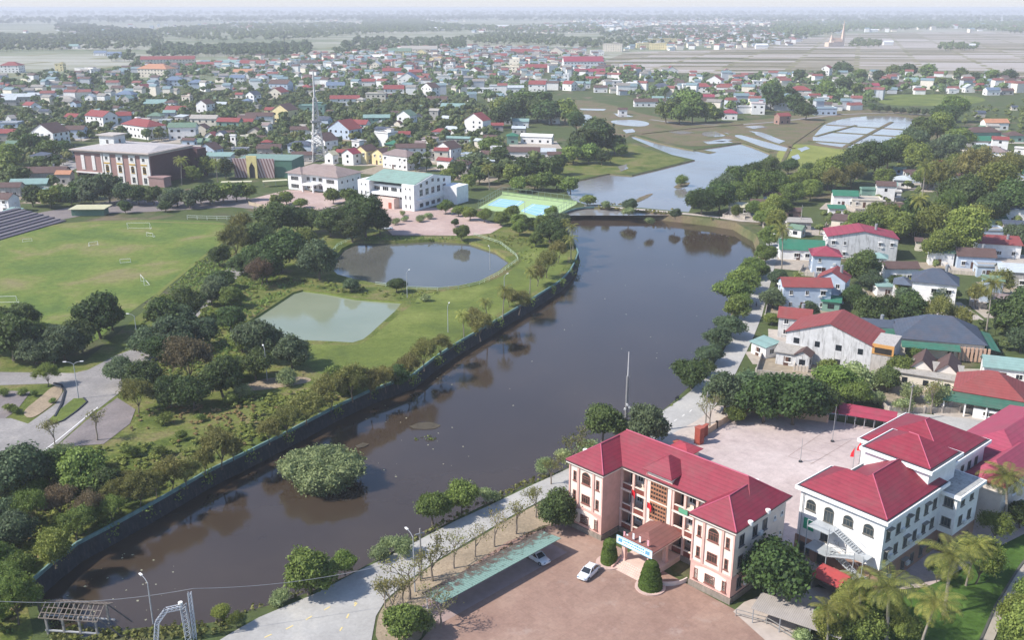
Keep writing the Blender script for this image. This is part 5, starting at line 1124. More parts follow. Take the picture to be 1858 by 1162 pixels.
for i in range(5):
    a = 5 + i * 4.2
    window(ha, 'R', a, W_, 5.6, 2.4, 2.8, bars=1, trans=.5); window(ha, 'R', a, W_, 9.0 + (1.4 - abs(i - 2) * .6), 1.8, 1.6, bars=1); window(ha, 'R', a, W_, .9, 2.6, 1.8, bars=2, frame=mat('paint', 'cfd3d6'))
m_ = MB(); m_.box(10.5, W_ - 10, -.6, 3, 0, 4.4); m_.build('porch', mat('paint', 'd9bfb2'), ha)
for a in (W_ / 2 - 2.6, W_ / 2 + 2.6): m_ = MB(); m_.box(a - .8, a + .8, -.68, -.58, 0, 2.6); m_.build('door', mat('paint', 'a5563e'), ha)
m_ = MB(); m_.box(W_ - 1, W_ + 7, D_ - 6, D_ + 3, -.2, 7.5); m_.build('side_wing', wm, ha)
HOUSES.append((o.x + 18, o.y + 6, 24))
o, an, L = frame_from((524, 343), (614, 353))
vi = root('villa', o, an, 'large white two-storey villa with a brown hipped roof and paved forecourt', 'building'); D_ = 17; H = 7.6
m_ = MB(); m_.box(0, L, 2.4, D_, -.3, H); m_.box(0, 8, 0, 2.4, -.3, H); m_.box(L - 8.5, L, 0, 2.4, -.3, H); m_.box(10.2, 17.2, -3.2, 2.4, 3.2, 3.8); m_.build('wall', wm, vi)
m_ = MB(); m_.hip(0, L, 1.0, D_, H + .16, 3.4, 1.0); m_.hip(0, 8, 0, 8, H + .17, 2.3, .9); m_.hip(L - 8.5, L, 0, 8, H + .17, 2.4, .9); m_.build('roof', mat('tile', '96857e'), vi)
for a in (10.6, 16.8): m_ = MB(); m_.box(a - .3, a + .3, -3, -2.4, 0, 3.2); m_.build('porch_column', wm, vi)
for z in (.8, 4.4):
    window(vi, 'F', 4, 0, z, 4.6, 2.0, bars=5); window(vi, 'F', L - 4.2, 0, z, 4.6, 2.0, bars=5)
    for a in (10, 13.5, 17): window(vi, 'F', a, 2.4, z, 2.0, 1.8)
    for a in (3, 7, 11, 15): window(vi, 'R', a, L, z, 1.2, 1.3, bars=0)
HOUSES.append((o.x + 14, o.y + 6, 18))
o, an, L = P(427, 322), R(-6), 20.0
te = root('striped_hall', o, an, 'green-sided hall with a leaning pink striped front and a yellow pointed arch', 'building')
m_ = MB(); m_.prism([(0, 0, 0), (L, 0, 0), (L, .6, 0), (0, .6, 0)], [(-.6, -1, 9.6), (L + .8, -1, 9.6), (L + .8, -.4, 9.6), (-.6, -.4, 9.6)]); fm, t, b_ = base_mat('striped_cladding', .8); v = coords(t, (1, 1, .35)); wv = N(t, 'ShaderNodeTexWave', wave_type='BANDS', bands_direction='DIAGONAL'); wv.inputs['Scale'].default_value = .42; t.links.new(v, wv.inputs[0]); t.links.new(ramp(t, wv.outputs[0], [(.42, lin('8d6a68')), (.55, lin('c9b3ae'))]), b_.inputs['Base Color'])
m_.build('striped_front', fm, te)
m_ = MB(); m_.box(.5, L + 9, 1.2, 20, -.2, 8.6); m_.build('wall', mat('paint', '4f7362'), te); m_ = MB(); m_.box(.3, L + 9.2, 1, 20.2, 8.6, 8.8); m_.build('roof', mat('sheet', '7b9488'), te)
m_ = MB(); ar = mat('paint', 'd9c98a'); cx = 9.5
m_.box(cx - 2.6, cx - 1.5, -1.6, -.9, 0, 11); m_.box(cx + 1.5, cx + 2.6, -1.6, -.9, 0, 11); m_.box(cx - 1.5, cx + 1.5, -1.6, -.9, 8, 11)
m_.prism([(cx - 1.5, -1.6, 5.2), (cx - 1.5, -1.6, 8), (cx, -1.6, 8)], [(cx - 1.5, -.9, 5.2), (cx - 1.5, -.9, 8), (cx, -.9, 8)]); m_.prism([(cx + 1.5, -1.6, 5.2), (cx, -1.6, 8), (cx + 1.5, -1.6, 8)], [(cx + 1.5, -.9, 5.2), (cx, -.9, 8), (cx + 1.5, -.9, 8)])
m_.build('pointed_arch', ar, te); m_ = MB(); m_.box(cx - 1.5, cx + 1.5, -1.0, -.8, 0, 6.6); m_.build('doorway', DARKM, te)
HOUSES.append((o.x + 12, o.y + 9, 16))
for (x, y, w_, lb) in ((430, 340, 54, 'flat cream awning in front of the striped hall, the wider one on the left'), (500, 338, 44, 'narrow yellowish awning between the striped hall and the villa')):
    p = P(x, y); k = ppm(x, y); r = root('awning', p, R(8 if x < 480 else 22), lb, 'awning', 'awnings by the striped hall'); a = w_ / k / 2
    m_ = MB(); m_.box(-a, a, -1.6, 1.6, 2.6, 2.8); m_.build('roof', mat('paint', 'c9c3a2'), r)
    for xx in (-a + .3, 0, a - .3): m_ = MB(); m_.box(xx - .08, xx + .08, -1.4, -1.24, 0, 2.6); m_.build('post', METAL, r)
# lattice tower and masts
def lattice(loc, h, w0, w1, n, label, top=0, name='lattice_tower', col='c3c0bc', fl=()):
    r = root(name, loc, R(20), label, 'tower'); m_ = MB()
    for k in range(n):
        z0, z1 = h * k / n, h * (k + 1) / n; a, b = w0 + (w1 - w0) * (k / n) ** .7, w0 + (w1 - w0) * ((k + 1) / n) ** .7; th = .24 if w0 > 3 else .06
        c0 = [(s * a / 2, t * a / 2, z0) for s, t in ((-1, -1), (1, -1), (1, 1), (-1, 1))]; c1 = [(s * b / 2, t * b / 2, z1) for s, t in ((-1, -1), (1, -1), (1, 1), (-1, 1))]
        for i in range(4):
            j = (i + 1) % 4; m_.tube([c0[i], c1[i]], th, 4); m_.tube([c0[i], c1[j]], th * .6, 3); m_.tube([c0[j], c1[i]], th * .6, 3); m_.tube([c1[i], c1[j]], th * .6, 3)
    m_.build('lattice', mat('paint', col), r)
    if top: m_ = MB(); m_.tube([(0, 0, h), (0, 0, h + top)], [w1 * .4, w1 * .25], 6); m_.build('top_pole', mat('paint', 'c9c6c2'), r)
    for z, ww in fl: m_ = MB(); m_.box(-ww, ww, -ww, ww, z, z + .3); m_.box(-ww, ww, -ww, -ww + .2, z, z + 1.1); m_.box(-ww, ww, ww - .2, ww, z, z + 1.1); m_.build('platform', mat('paint', 'b5b1ac'), r)
    return r
lattice(P(578, 292), 34, 8, 1.5, 12, 'tall pale steel lattice tower rising above the houses behind the villa', 14, fl=((21, 2.6),))
lattice(P(1135, 790), 12.5, .5, .35, 22, 'thin grey steel mast with three lamps beside the trees at the river road', 5, 'radio_mast', '8f8d8b')
ml = root('flood_lamp', P(1135, 790) + Vector((0, 0, 6.2)), 0, 'cluster of three white lamps fixed halfway up the thin riverside mast', 'lamp')
for k, (x, z) in enumerate(((0, .5), (.45, 0), (-.4, -.4))): m_ = MB(); m_.tube([(x, -.3, z), (x, -.7, z)], [.18, .26], 10); m_.build('lamp_head', WHITE, ml)
lattice(P(520, 125), 50, 1.6, 1.0, 16, 'thin dark mast far behind the town centre', 8, 'radio_mast', '5a5f66')
lattice(P(884, 110), 24, 1.0, .6, 10, 'slender dark aerial mast in the town centre', 6, 'radio_mast', '6a6f76')
lattice(P(112, 93), 14, .8, .5, 6, 'slender pale mast in the fields at the far left', 4, 'radio_mast', 'a9adb0')
# ---- street lamps
def lamp(px, py, h, rz, label, arms=1, z=0, col=None):
    r = root('street_lamp', P(px, py, z), rz, label, 'street lamp', 'street lamps'); m_ = MB(); m = col or mat('plain', 'a8aaab', .5)
    m_.tube([(0, 0, 0), (0, 0, h * .8), (0, 0, h)], [.11, .08, .06], 7); m_.build('pole', m, r)
    for s in ((1,) if arms == 1 else (1, -1)):
        m_ = MB(); m_.tube([(0, 0, h - .05), (s * .6, 0, h + .35), (s * 1.5, 0, h + .55)], [.05, .045, .04], 5); m_.build('arm', m, r)
        m_ = MB(); m_.box(min(s * 1.4, s * 2.1), max(s * 1.4, s * 2.1), -.14, .14, h + .48, h + .62); m_.build('lamp_head', WHITE, r)
for q in ((143, 724, 8, .1, 'double-armed street lamp on the grass island of the park road', 2), (485, 692, 7.5, 2.0, 'single-armed street lamp by the dirt path among the park trees', 1), (739, 541, 7.5, 1.2, 'slim lamp post between the larger pond and the pale green pond', 1),
          (753, 1075, 9.0, 2.2, 'street lamp among the bare trees beside the river road', 1), (278, 1133, 6.5, 2.4, 'bent-armed street lamp by the metal arch at the water', 1), (889, 490, 7, 1.8, 'slim lamp post standing at the right bend of the larger pond', 1),
          (813, 604, 7, 1.4, 'thin lamp post on the lawn between the palms and the pale green pond', 1), (250, 622, 7, 3.0, 'street lamp half hidden by trees beside the park road bend', 1), (952, 408, 9, .5, 'tall lamp post at the near corner of the tennis court', 2),
          (915, 545, 7, 1.0, 'thin lamp post on the lawn left of the river wall palms', 1), (1410, 470, 8, 3.0, 'street lamp by the palm on the right bank road', 1), (146, 365, 9, 1, 'concrete street lamp post near the grandstand shed', 1), (182, 360, 9, 1, 'street lamp in front of the museum building', 1)): lamp(*q)
def upole(px, py, h, label, w=1.4):
    r = root('utility_pole', P(px, py), .5, label, 'utility pole', 'utility poles'); m_ = MB(); m_.tube([(0, 0, 0), (0, 0, h)], [.17, .11], 8); m_.build('pole', mat('paint', '9b958c'), r)
    m_ = MB(); m_.box(-w / 2, w / 2, -.06, .06, h - .9, h - .75); m_.build('crossarm', METAL, r)
upole(1647, 765, 8.5, 'concrete utility pole at the side street kerb before the grey gabled house'); upole(1452, 415, 9, 'concrete utility pole at the top of the right bank road'); upole(1533, 165 + 30, 10, 'left pole of the pale pair near the paddy field'); upole(1540, 195, 10, 'right pole of the pale pair near the paddy field'); upole(1593, 188, 11, 'pale pole right of the pink-roofed white house by the paddies'); upole(1747, 198, 12, 'tall pale pole by the green field at the far right'); upole(1280, 770, 7, 'pale pole at the kerb near the school wall'); upole(765, 1052, 8.5, 'plain concrete pole among the bare street trees')
# ---- power cable over the river
pc = MB(); pts = []
a, b = P(-60, 1107, 6), P(345, 1083, 6)
for seg in ((P(-60, 1088, 7.5), P(350, 1069, 7.5)), (P(350, 1069, 7.5), P(760, 1010, 7.5))):
    q = [seg[0].lerp(seg[1], k / 12) - Vector((0, 0, 1.2 * (1 - (2 * k / 12 - 1) ** 2))) for k in range(13)]; pc.tube(q, .035, 4)
tag(pc.build('power_cable', mat('plain', '8f8f90')), 'thin power cable strung over the near end of the river', 'cable')
# ---- roof frame (pavilion skeleton) and lattice arch at the bottom left
o = P(84, 1151); pv = root('pavilion_frame', o, R(-6), 'unfinished pavilion of grey posts and an open lattice roof at the water', 'pavilion'); Wp, Dp = 7.6, 3.0
for i in range(4):
    for y in (0, Dp): m_ = MB(); x = .3 + (Wp - .6) * i / 3; m_.box(x - .13, x + .13, y - .13, y + .13, 0, 3.0); m_.build('post', mat('paint', '8f8a84'), pv)
m_ = MB(); m_.box(0, Wp, -.1, .1, .5, .68); m_.box(-2, Wp + .6, Dp - .05, Dp + .1, .6, .78); m_.build('rail', mat('paint', 'a9a8a6'), pv)
m_ = MB(); wd = mat('paint', '7d7268')
for s, y0, y1 in ((0, -.6, Dp / 2), (1, Dp + .6, Dp / 2)):
    for k in range(13): x = -.3 + (Wp + .6) * k / 12; m_.tube([(x, y0, 2.9), (x, y1, 4.0)], .07, 4)
    for t_ in (0, .33, .66, 1): m_.tube([(-.3, y0 + (y1 - y0) * t_, 2.9 + 1.1 * t_), (Wp + .3, y0 + (y1 - y0) * t_, 2.9 + 1.1 * t_)], .07, 4)
m_.build('roof_frame', wd, pv)
m_ = MB(); m_.tube([(Wp, Dp, 3.0), (Wp + 2.8, Dp + .5, .1)], .1, 5); m_.tube([(Wp, 0, 3.0), (Wp + 2.8, .4, .1)], .1, 5); m_.build('brace', mat('paint', '5f5a55'), pv)
o = P(283, 1168); ga = root('lattice_arch', o, R(10), 'white steel lattice arch with a taller twin pillar on its right, at the roadside', 'arch'); m_ = MB(); wl = mat('paint', 'c3c6cb')
def truss(m_, a, b, w_, n):
    a, b = Vector(a), Vector(b); d = (b - a).normalized(); s = d.orthogonal().normalized() if abs(d.x) < .9 else Vector((0, 1, 0)); s = Vector((d.z, 0, -d.x)).normalized() * w_ / 2; u = Vector((0, w_ / 2, 0))
    for k in range(n):
        p, q = a.lerp(b, k / n), a.lerp(b, (k + 1) / n)
        for e in (s + u, s - u, -s + u, -s - u): m_.tube([p + e, q + e], .045, 4)
        for e, f in ((s + u, -s + u), (-s + u, s + u), (s - u, -s - u), (-s - u, s - u), (s + u, s - u), (-s + u, -s - u)): m_.tube([p + e, q + f], .03, 3)
truss(m_, (0, 0, 0), (.5, 0, 3.2), .5, 6); truss(m_, (.5, 0, 3.2), (1.8, 0, 4.9), .5, 4); truss(m_, (1.8, 0, 4.9), (4.0, 0, 5.2), .5, 4); m_.build('arch_truss', wl, ga)
m_ = MB(); truss(m_, (4.2, 0, 0), (4.0, 0, 5.4), .7, 9); truss(m_, (5.0, 0, 0), (5.0, 0, 7.2), .4, 12); m_.build('pillar_truss', wl, ga)
m_ = MB(); m_.tube([(3.7, 0, 5.6), (3.7, 0, 5.9)], .3, 10); m_.build('lamp_globe', WHITE, ga)
# ---- football goals
def goal(px, py, w_, h, rz, label):
    r = root('football_goal', P(px, py) + Vector((0, 0, .06)), rz, label, 'goal', 'football goals'); m_ = MB()
    for x in (-w_ / 2, w_ / 2): m_.tube([(x, 0, 0), (x, 0, h)], .06, 6); m_.tube([(x, 0, h), (x, h * .7, 0)], .035, 5); m_.tube([(x, 0, 0), (x, h * .7, 0)], .06, 5)
    m_.tube([(-w_ / 2, 0, h), (w_ / 2, 0, h)], .06, 6); m_.tube([(-w_ / 2, h * .7, 0), (w_ / 2, h * .7, 0)], .06, 5); m_.build('goal_frame', WHITE, r)
goal(259, 515, 5.4, 2.2, R(-60), 'white football goal near the trees on the right of the pitch'); goal(252, 416, 8.6, 2.4, 0, 'large faint goal on the far side of the pitch'); goal(228, 478, 3.2, 1.4, R(20), 'small goal lying nearest to the middle of the pitch'); goal(170, 446, 3, 1.3, R(40), 'small goal left of the pitch centre, far half')
goal(8, 552, 7, 2.2, R(5), 'white goal at the left edge of the pitch'); goal(50, 439, 3, 1, R(30), 'tiny goal at the far left of the pitch'); goal(272, 430, 3.4, 1.4, R(-30), 'small pale goal just in front of the large far goal')
# ---- grandstand terrace and its shed
a, b = P(-90, 466), P(128, 402); d = b - a; gs = root('grandstand', a, math.atan2(d.y, d.x), 'dark stepped concrete terrace beside the football pitch', 'terrace'); Lg = d.length
for k in range(9): m_ = MB(); m_.box(0, Lg, 2 + k * 2.6, 2 + (k + 1) * 2.6, -.1, .45 * (k + 1)); m_.build('step', mat('paint', ('5a555e', '6f6a6d')[k % 2]), gs)
p = P(160, 392); sh = root('spectator_shelter', p, R(2), 'cream flat-roofed shelter with green walls at the far side of the pitch', 'shelter')
m_ = MB(); m_.box(-6.5, 6.5, 0, 5, 0, 2.8); m_.build('wall', mat('paint', '5b7a68'), sh); m_ = MB(); m_.prism([(-7.2, -1.2, 2.8), (7.2, -1.2, 2.8), (8, 6, 3.3), (-6.4, 6, 3.3)], [(-7.2, -1.2, 3.0), (7.2, -1.2, 3.0), (8, 6, 3.5), (-6.4, 6, 3.5)]); m_.build('roof', mat('sheet', 'c3bd9a'), sh)
# ---- fences
def rail_fence(pxs, h, label, col, step=3, rails=(1.0, .5), z=0, name='railing'):
    pts = [P(*p) for p in pxs]; r = root(name, pts[0], 0, label, 'fence'); m_ = MB(); pb = MB()
    for i in range(len(pts) - 1):
        a, b = pts[i] - pts[0], pts[i + 1] - pts[0]
        for k in rails: m_.tube([a + Vector((0, 0, h * k)), b + Vector((0, 0, h * k))], .06, 4)
        n = max(1, int((b - a).length / step))
        for j in range(n): c = a.lerp(b, j / n); pb.tube([c, c + Vector((0, 0, h))], .06, 4)
    m_.build('rail', mat('paint', col), r); pb.build('post', mat('paint', col), r)
rail_fence([(595, 494), (597, 468), (612, 448), (650, 430)], 1.1, 'pale green railing round the left end of the larger pond', 'a9bfa4'); rail_fence([(860, 428), (908, 444), (936, 466), (940, 474), (905, 500), (870, 517), (832, 525), (794, 528), (738, 526), (681, 518)], 1.1, 'pale green railing along the right and near edge of the larger pond', 'b3c2a8')
rail_fence([(868, 379), (911, 353), (1046, 370.5), (988, 403)], 3.4, 'tall mesh fence of thin posts round the blue tennis courts', '7f8f84', 3.2, (1, .5, .02), name='court_fence')
wall_run([(911, 352.5), (1047, 370)], 1.2, .2, mat('paint', 'a9c08a'), 'low pale green wall along the far side of the tennis courts', name='court_wall')
rail_fence([(340, 398), (412, 400), (460, 396)], 1.6, 'white railing behind the football pitch', 'cfd2cf', 4)
wall_run([(452, 372), (500, 382), (558, 389), (600, 384), (645, 372)], 1.4, .25, mat('paint', 'b5a58c'), 'tan wall in front of the villa forecourt', posts=4)
wall_run([(38, 147), (110, 152), (180, 149)], 3, .4, mat('paint', 'd5cdb8'), 'long cream wall far behind the left side of town', name='boundary_wall')
rail_fence([(1335, 1120), (1390, 1135), (1440, 1165)], 1.2, 'low rail beside the bicycle shelter path', '8c8a86', 2.5)
# ---- church with spire
ch = root('church', P(1517, 84), R(20), 'pale pink church with a tall needle spire in the flooded fields', 'church')
m_ = MB(); m_.box(-14, 14, -8, 8, 0, 11); m_.box(12, 17, -4, 1, 0, 20); m_.box(-18, -14, -5, 0, 0, 15); m_.prism([(-14, -8, 11), (-14, 8, 11), (-14, 0, 18)], [(10, -8, 11), (10, 8, 11), (10, 0, 18)]); m_.gable(-14, 14, -10, 10, 16.2, 9, 'x', .8) if False else None; m_.build('wall', mat('paint', 'd8c4b2'), ch)
m_ = MB(); m_.gable(-14, 10, -8, 8, 11.2, 7, 'x', .8); m_.build('roof', mat('tile', 'b59a86'), ch)
m_ = MB(); m_.prism([(11.8, -4.2, 20), (17.2, -4.2, 20), (17.2, 1.2, 20), (11.8, 1.2, 20)], [(14.3, -1.7, 54), (14.7, -1.7, 54), (14.7, -1.3, 54), (14.3, -1.3, 54)]); m_.prism([(-18.2, -5.2, 15), (-13.8, -5.2, 15), (-13.8, .2, 15), (-18.2, .2, 15)], [(-16.2, -2.7, 26), (-15.8, -2.7, 26), (-15.8, -2.3, 26), (-16.2, -2.3, 26)]); m_.build('spire', mat('paint', 'd3b8a4'), ch)
m_ = MB(); m_.box(-26, -14, -8, 6, 0, 9); m_.build('side_chapel', mat('paint', 'd0bba6'), ch)

# ------------------------------------------------------------------ town and village houses
r = house(0, 0, 157, 7.0, 'G', 'r', 's', -31.9, .62, 'big stained grey gabled house with a wide red roof by the river road', rise=3.6, pos=P(1500, 668) + Vector((3.2, 6, 0)), W=19.5)
m_ = MB(); m_.box(9.75, 14.4, -6, 3, -.3, 5.2); m_.box(9.75, 14.4, -6.05, 3, 5.2, 7.6); m_.build('side_wing', mat('stain', 'b5aea6'), r)
m_ = MB(); m_.box(9.8, 14.5, -6.2, -6.06, 5.3, 7.7); m_.build('orange_band', mat('paint', 'c99455'), r); m_ = MB(); m_.box(10.4, 14.0, -6.32, -6.21, 5.6, 6.9); m_.build('balcony_opening', GLASSB, r)
house(1448, 618, 66, 5.5, 'S', 'r', 's', -20, .8, 'red-roofed rear wing behind the left end of the big grey gabled house')
house(1548, 640, 60, 5.0, 'G', 'k', 'w', -35, 1.1, 'dark-roofed house with a white gable behind the big grey gabled house'); house(1590, 622, 66, 4, 'S', 'k', 's', -15, .5, 'low dark-roofed shed row behind the big grey gabled house')
house(1572, 474, 132, 7.4, 'G', 'p', 's', -11, .55, 'long stained white house with a wide low crimson gable roof', rise=2.2)
r = house(1460, 474, 84, 3.6, 'S', 'G', 'w', -10, .6, 'open-sided shed with a bright green roof beside the long stained white house')
r = house(1464, 564, 88, 6.8, 'S', 'r', 'b', -4, .55, 'pale blue two-storey house with a plain red roof by the river road', rise=1.6)
house(1519, 552, 66, 6.6, 'G', 'r', 'b', -30, .9, 'red-gabled rear wing joined to the pale blue two-storey house'); house(1503, 500, 56, 6.0, 'H', 'p', 'b', -10, 1, 'small house with a pyramid crimson roof right of the palm')
house(1512, 568, 36, 3, 'L', 'G', 'g', -20, .8, 'low dark green lean-to right of the pale blue two-storey house')
# slate blue hipped villa
r = house(1708, 566, 92, 7.4, 'H', 'k', 'w', -24, .8, 'white two-storey house with a slate blue hipped roof and verandas', rise=3.2)
m_ = MB(); m_.box(-10.5, -6.6, -4, 2, 3.2, 3.5); m_.box(-10.6, -10.3, -4, -3.7, 0, 6.0); m_.box(-10.6, -10.3, 1.7, 2, 0, 6); m_.box(-10.5, -6.6, -4.1, -3.98, 3.5, 4.4); m_.build('balcony', mat('paint', 'e0ddd8'), r)
m_ = MB(); m_.hip(-10.5, -6, -4, 2, 6.1, 1.5, .3); m_.build('balcony_roof', mat('roof', '59626f'), r)
# big slate hipped house with green aprons
r = house(0, 0, 0, 4.4, 'H', 'k', 'c', -16, .72, 'low house with a very large slate grey hipped roof and green metal aprons', rise=4.4, pos=P(1716, 650) + Vector((0, 6, 0)), W=19)
gm = mat('roof', '3c6f5c')
m_ = MB(); m_.prism([(-17, -8, 3.0), (-9.8, -8, 3.3), (-9.8, 6, 3.9), (-17, 6, 3.6)], [(-17, -8, 3.12), (-9.8, -8, 3.42), (-9.8, 6, 4.02), (-17, 6, 3.72)]); m_.build('green_apron', gm, r)
m_ = MB(); m_.prism([(-9, -9.8, 3.1), (4, -9.8, 3.1), (4, -7.3, 3.9), (-9, -7.3, 3.9)], [(-9, -9.8, 3.22), (4, -9.8, 3.22), (4, -7.3, 4.02), (-9, -7.3, 4.02)]); m_.build('green_apron', gm, r)
m_ = MB(); m_.prism([(9.9, -7, 3.7), (13, -7, 3.0), (13, 7, 3.0), (9.9, 7, 3.7)], [(9.9, -7, 3.82), (13, -7, 3.12), (13, 7, 3.12), (9.9, 7, 3.82)]); m_.build('green_apron', gm, r)
m_ = MB()
for k in range(8): m_.box(4 + k * .9, 4.5 + k * .9, -7.4, -7.0, .2, 3.6)
m_.build('post', mat('paint', 'c9a58c'), r)
# front-right houses
r = house(1700, 722, 0, 3.4, 'L', 'y', 'c', -28, .5, 'old house with a grey veranda roof and two brown gables', pos=P(1694, 712) + Vector((0, 4, 0)), W=13)
for x in (-1.4, 3.8):
    m_ = MB(); m_.gable(x - 2.2, x + 2.2, -1.0, 7, 4.2, 2.0, 'y', .3); m_.build('roof', mat('tile', '5f4a44'), r); m_ = MB(); m_.prism([(x - 2.1, -.9, 3.2), (x + 2.1, -.9, 3.2), (x + 2.1, -.9, 4.1), (x, -.9, 6.0), (x - 2.1, -.9, 4.1)], [(x - 2.1, 7, 3.2), (x + 2.1, 7, 3.2), (x + 2.1, 7, 4.1), (x, 7, 6.0), (x - 2.1, 7, 4.1)]); m_.build('gable_wall', mat('paint', 'd8cfc4'), r)
r = house(1790, 770, 0, 4.4, 'H', 'r', 'c', -28, .85, 'house with a big red pyramid roof over a green metal awning by the side street', rise=3.6, pos=P(1800, 765) + Vector((2.5, 7.5, 0)), W=12.5)
m_ = MB(); gm2 = mat('roof', '3c6655')
m_.prism([(-8.5, -8.4, 3.0), (8.5, -8.4, 3.0), (7, -5.6, 4.2), (-7, -5.6, 4.2)], [(-8.5, -8.4, 3.15), (8.5, -8.4, 3.15), (7, -5.6, 4.35), (-7, -5.6, 4.35)]); m_.build('green_awning', gm2, r)
m_ = MB(); m_.prism([(8.5, -8.4, 3.02), (8.5, 7, 3.02), (7, 6, 4.2), (7, -5.6, 4.2)], [(8.5, -8.4, 3.17), (8.5, 7, 3.17), (7, 6, 4.35), (7, -5.6, 4.35)]); m_.build('green_awning', gm2, r)
for x in (-8, -4, 0, 4, 8): m_ = MB(); m_.box(x - .15, x + .15, -8.1, -7.8, 0, 3.0); m_.build('post', WHITE, r)
m_ = MB(); m_.box(-2.4, 8, -7.7, -7.4, 0, 2.2); m_.build('front_wall', WHITE, r)
for x in (.5, 5): window(r, 'F', x, -7.7, .8, 2.2, 1.0, pane=GLASSB)
house(1840, 700, 90, 3.4, 'S', 't', 'w', -20, .6, 'low house with a pale jade roof behind the red pyramid roof'); house(1440, 668, 56, 3.2, 'L', 'y', 's', -28, .8, 'low grey shed in front of the big grey gabled house'); house(1462, 672, 34, 3.4, 'G', 'b', 's', -30, 1, 'small brown-roofed hut against the foot of the big grey gabled house'); house(1392, 652, 44, 3.0, 'L', 't', 'w', -60, .8, 'low jade lean-to roof beside the river road')
house(1614, 540, 44, 3.2, 'L', 't', 'w', -5, .7, 'small shed with a grey-green roof among the dark trees')
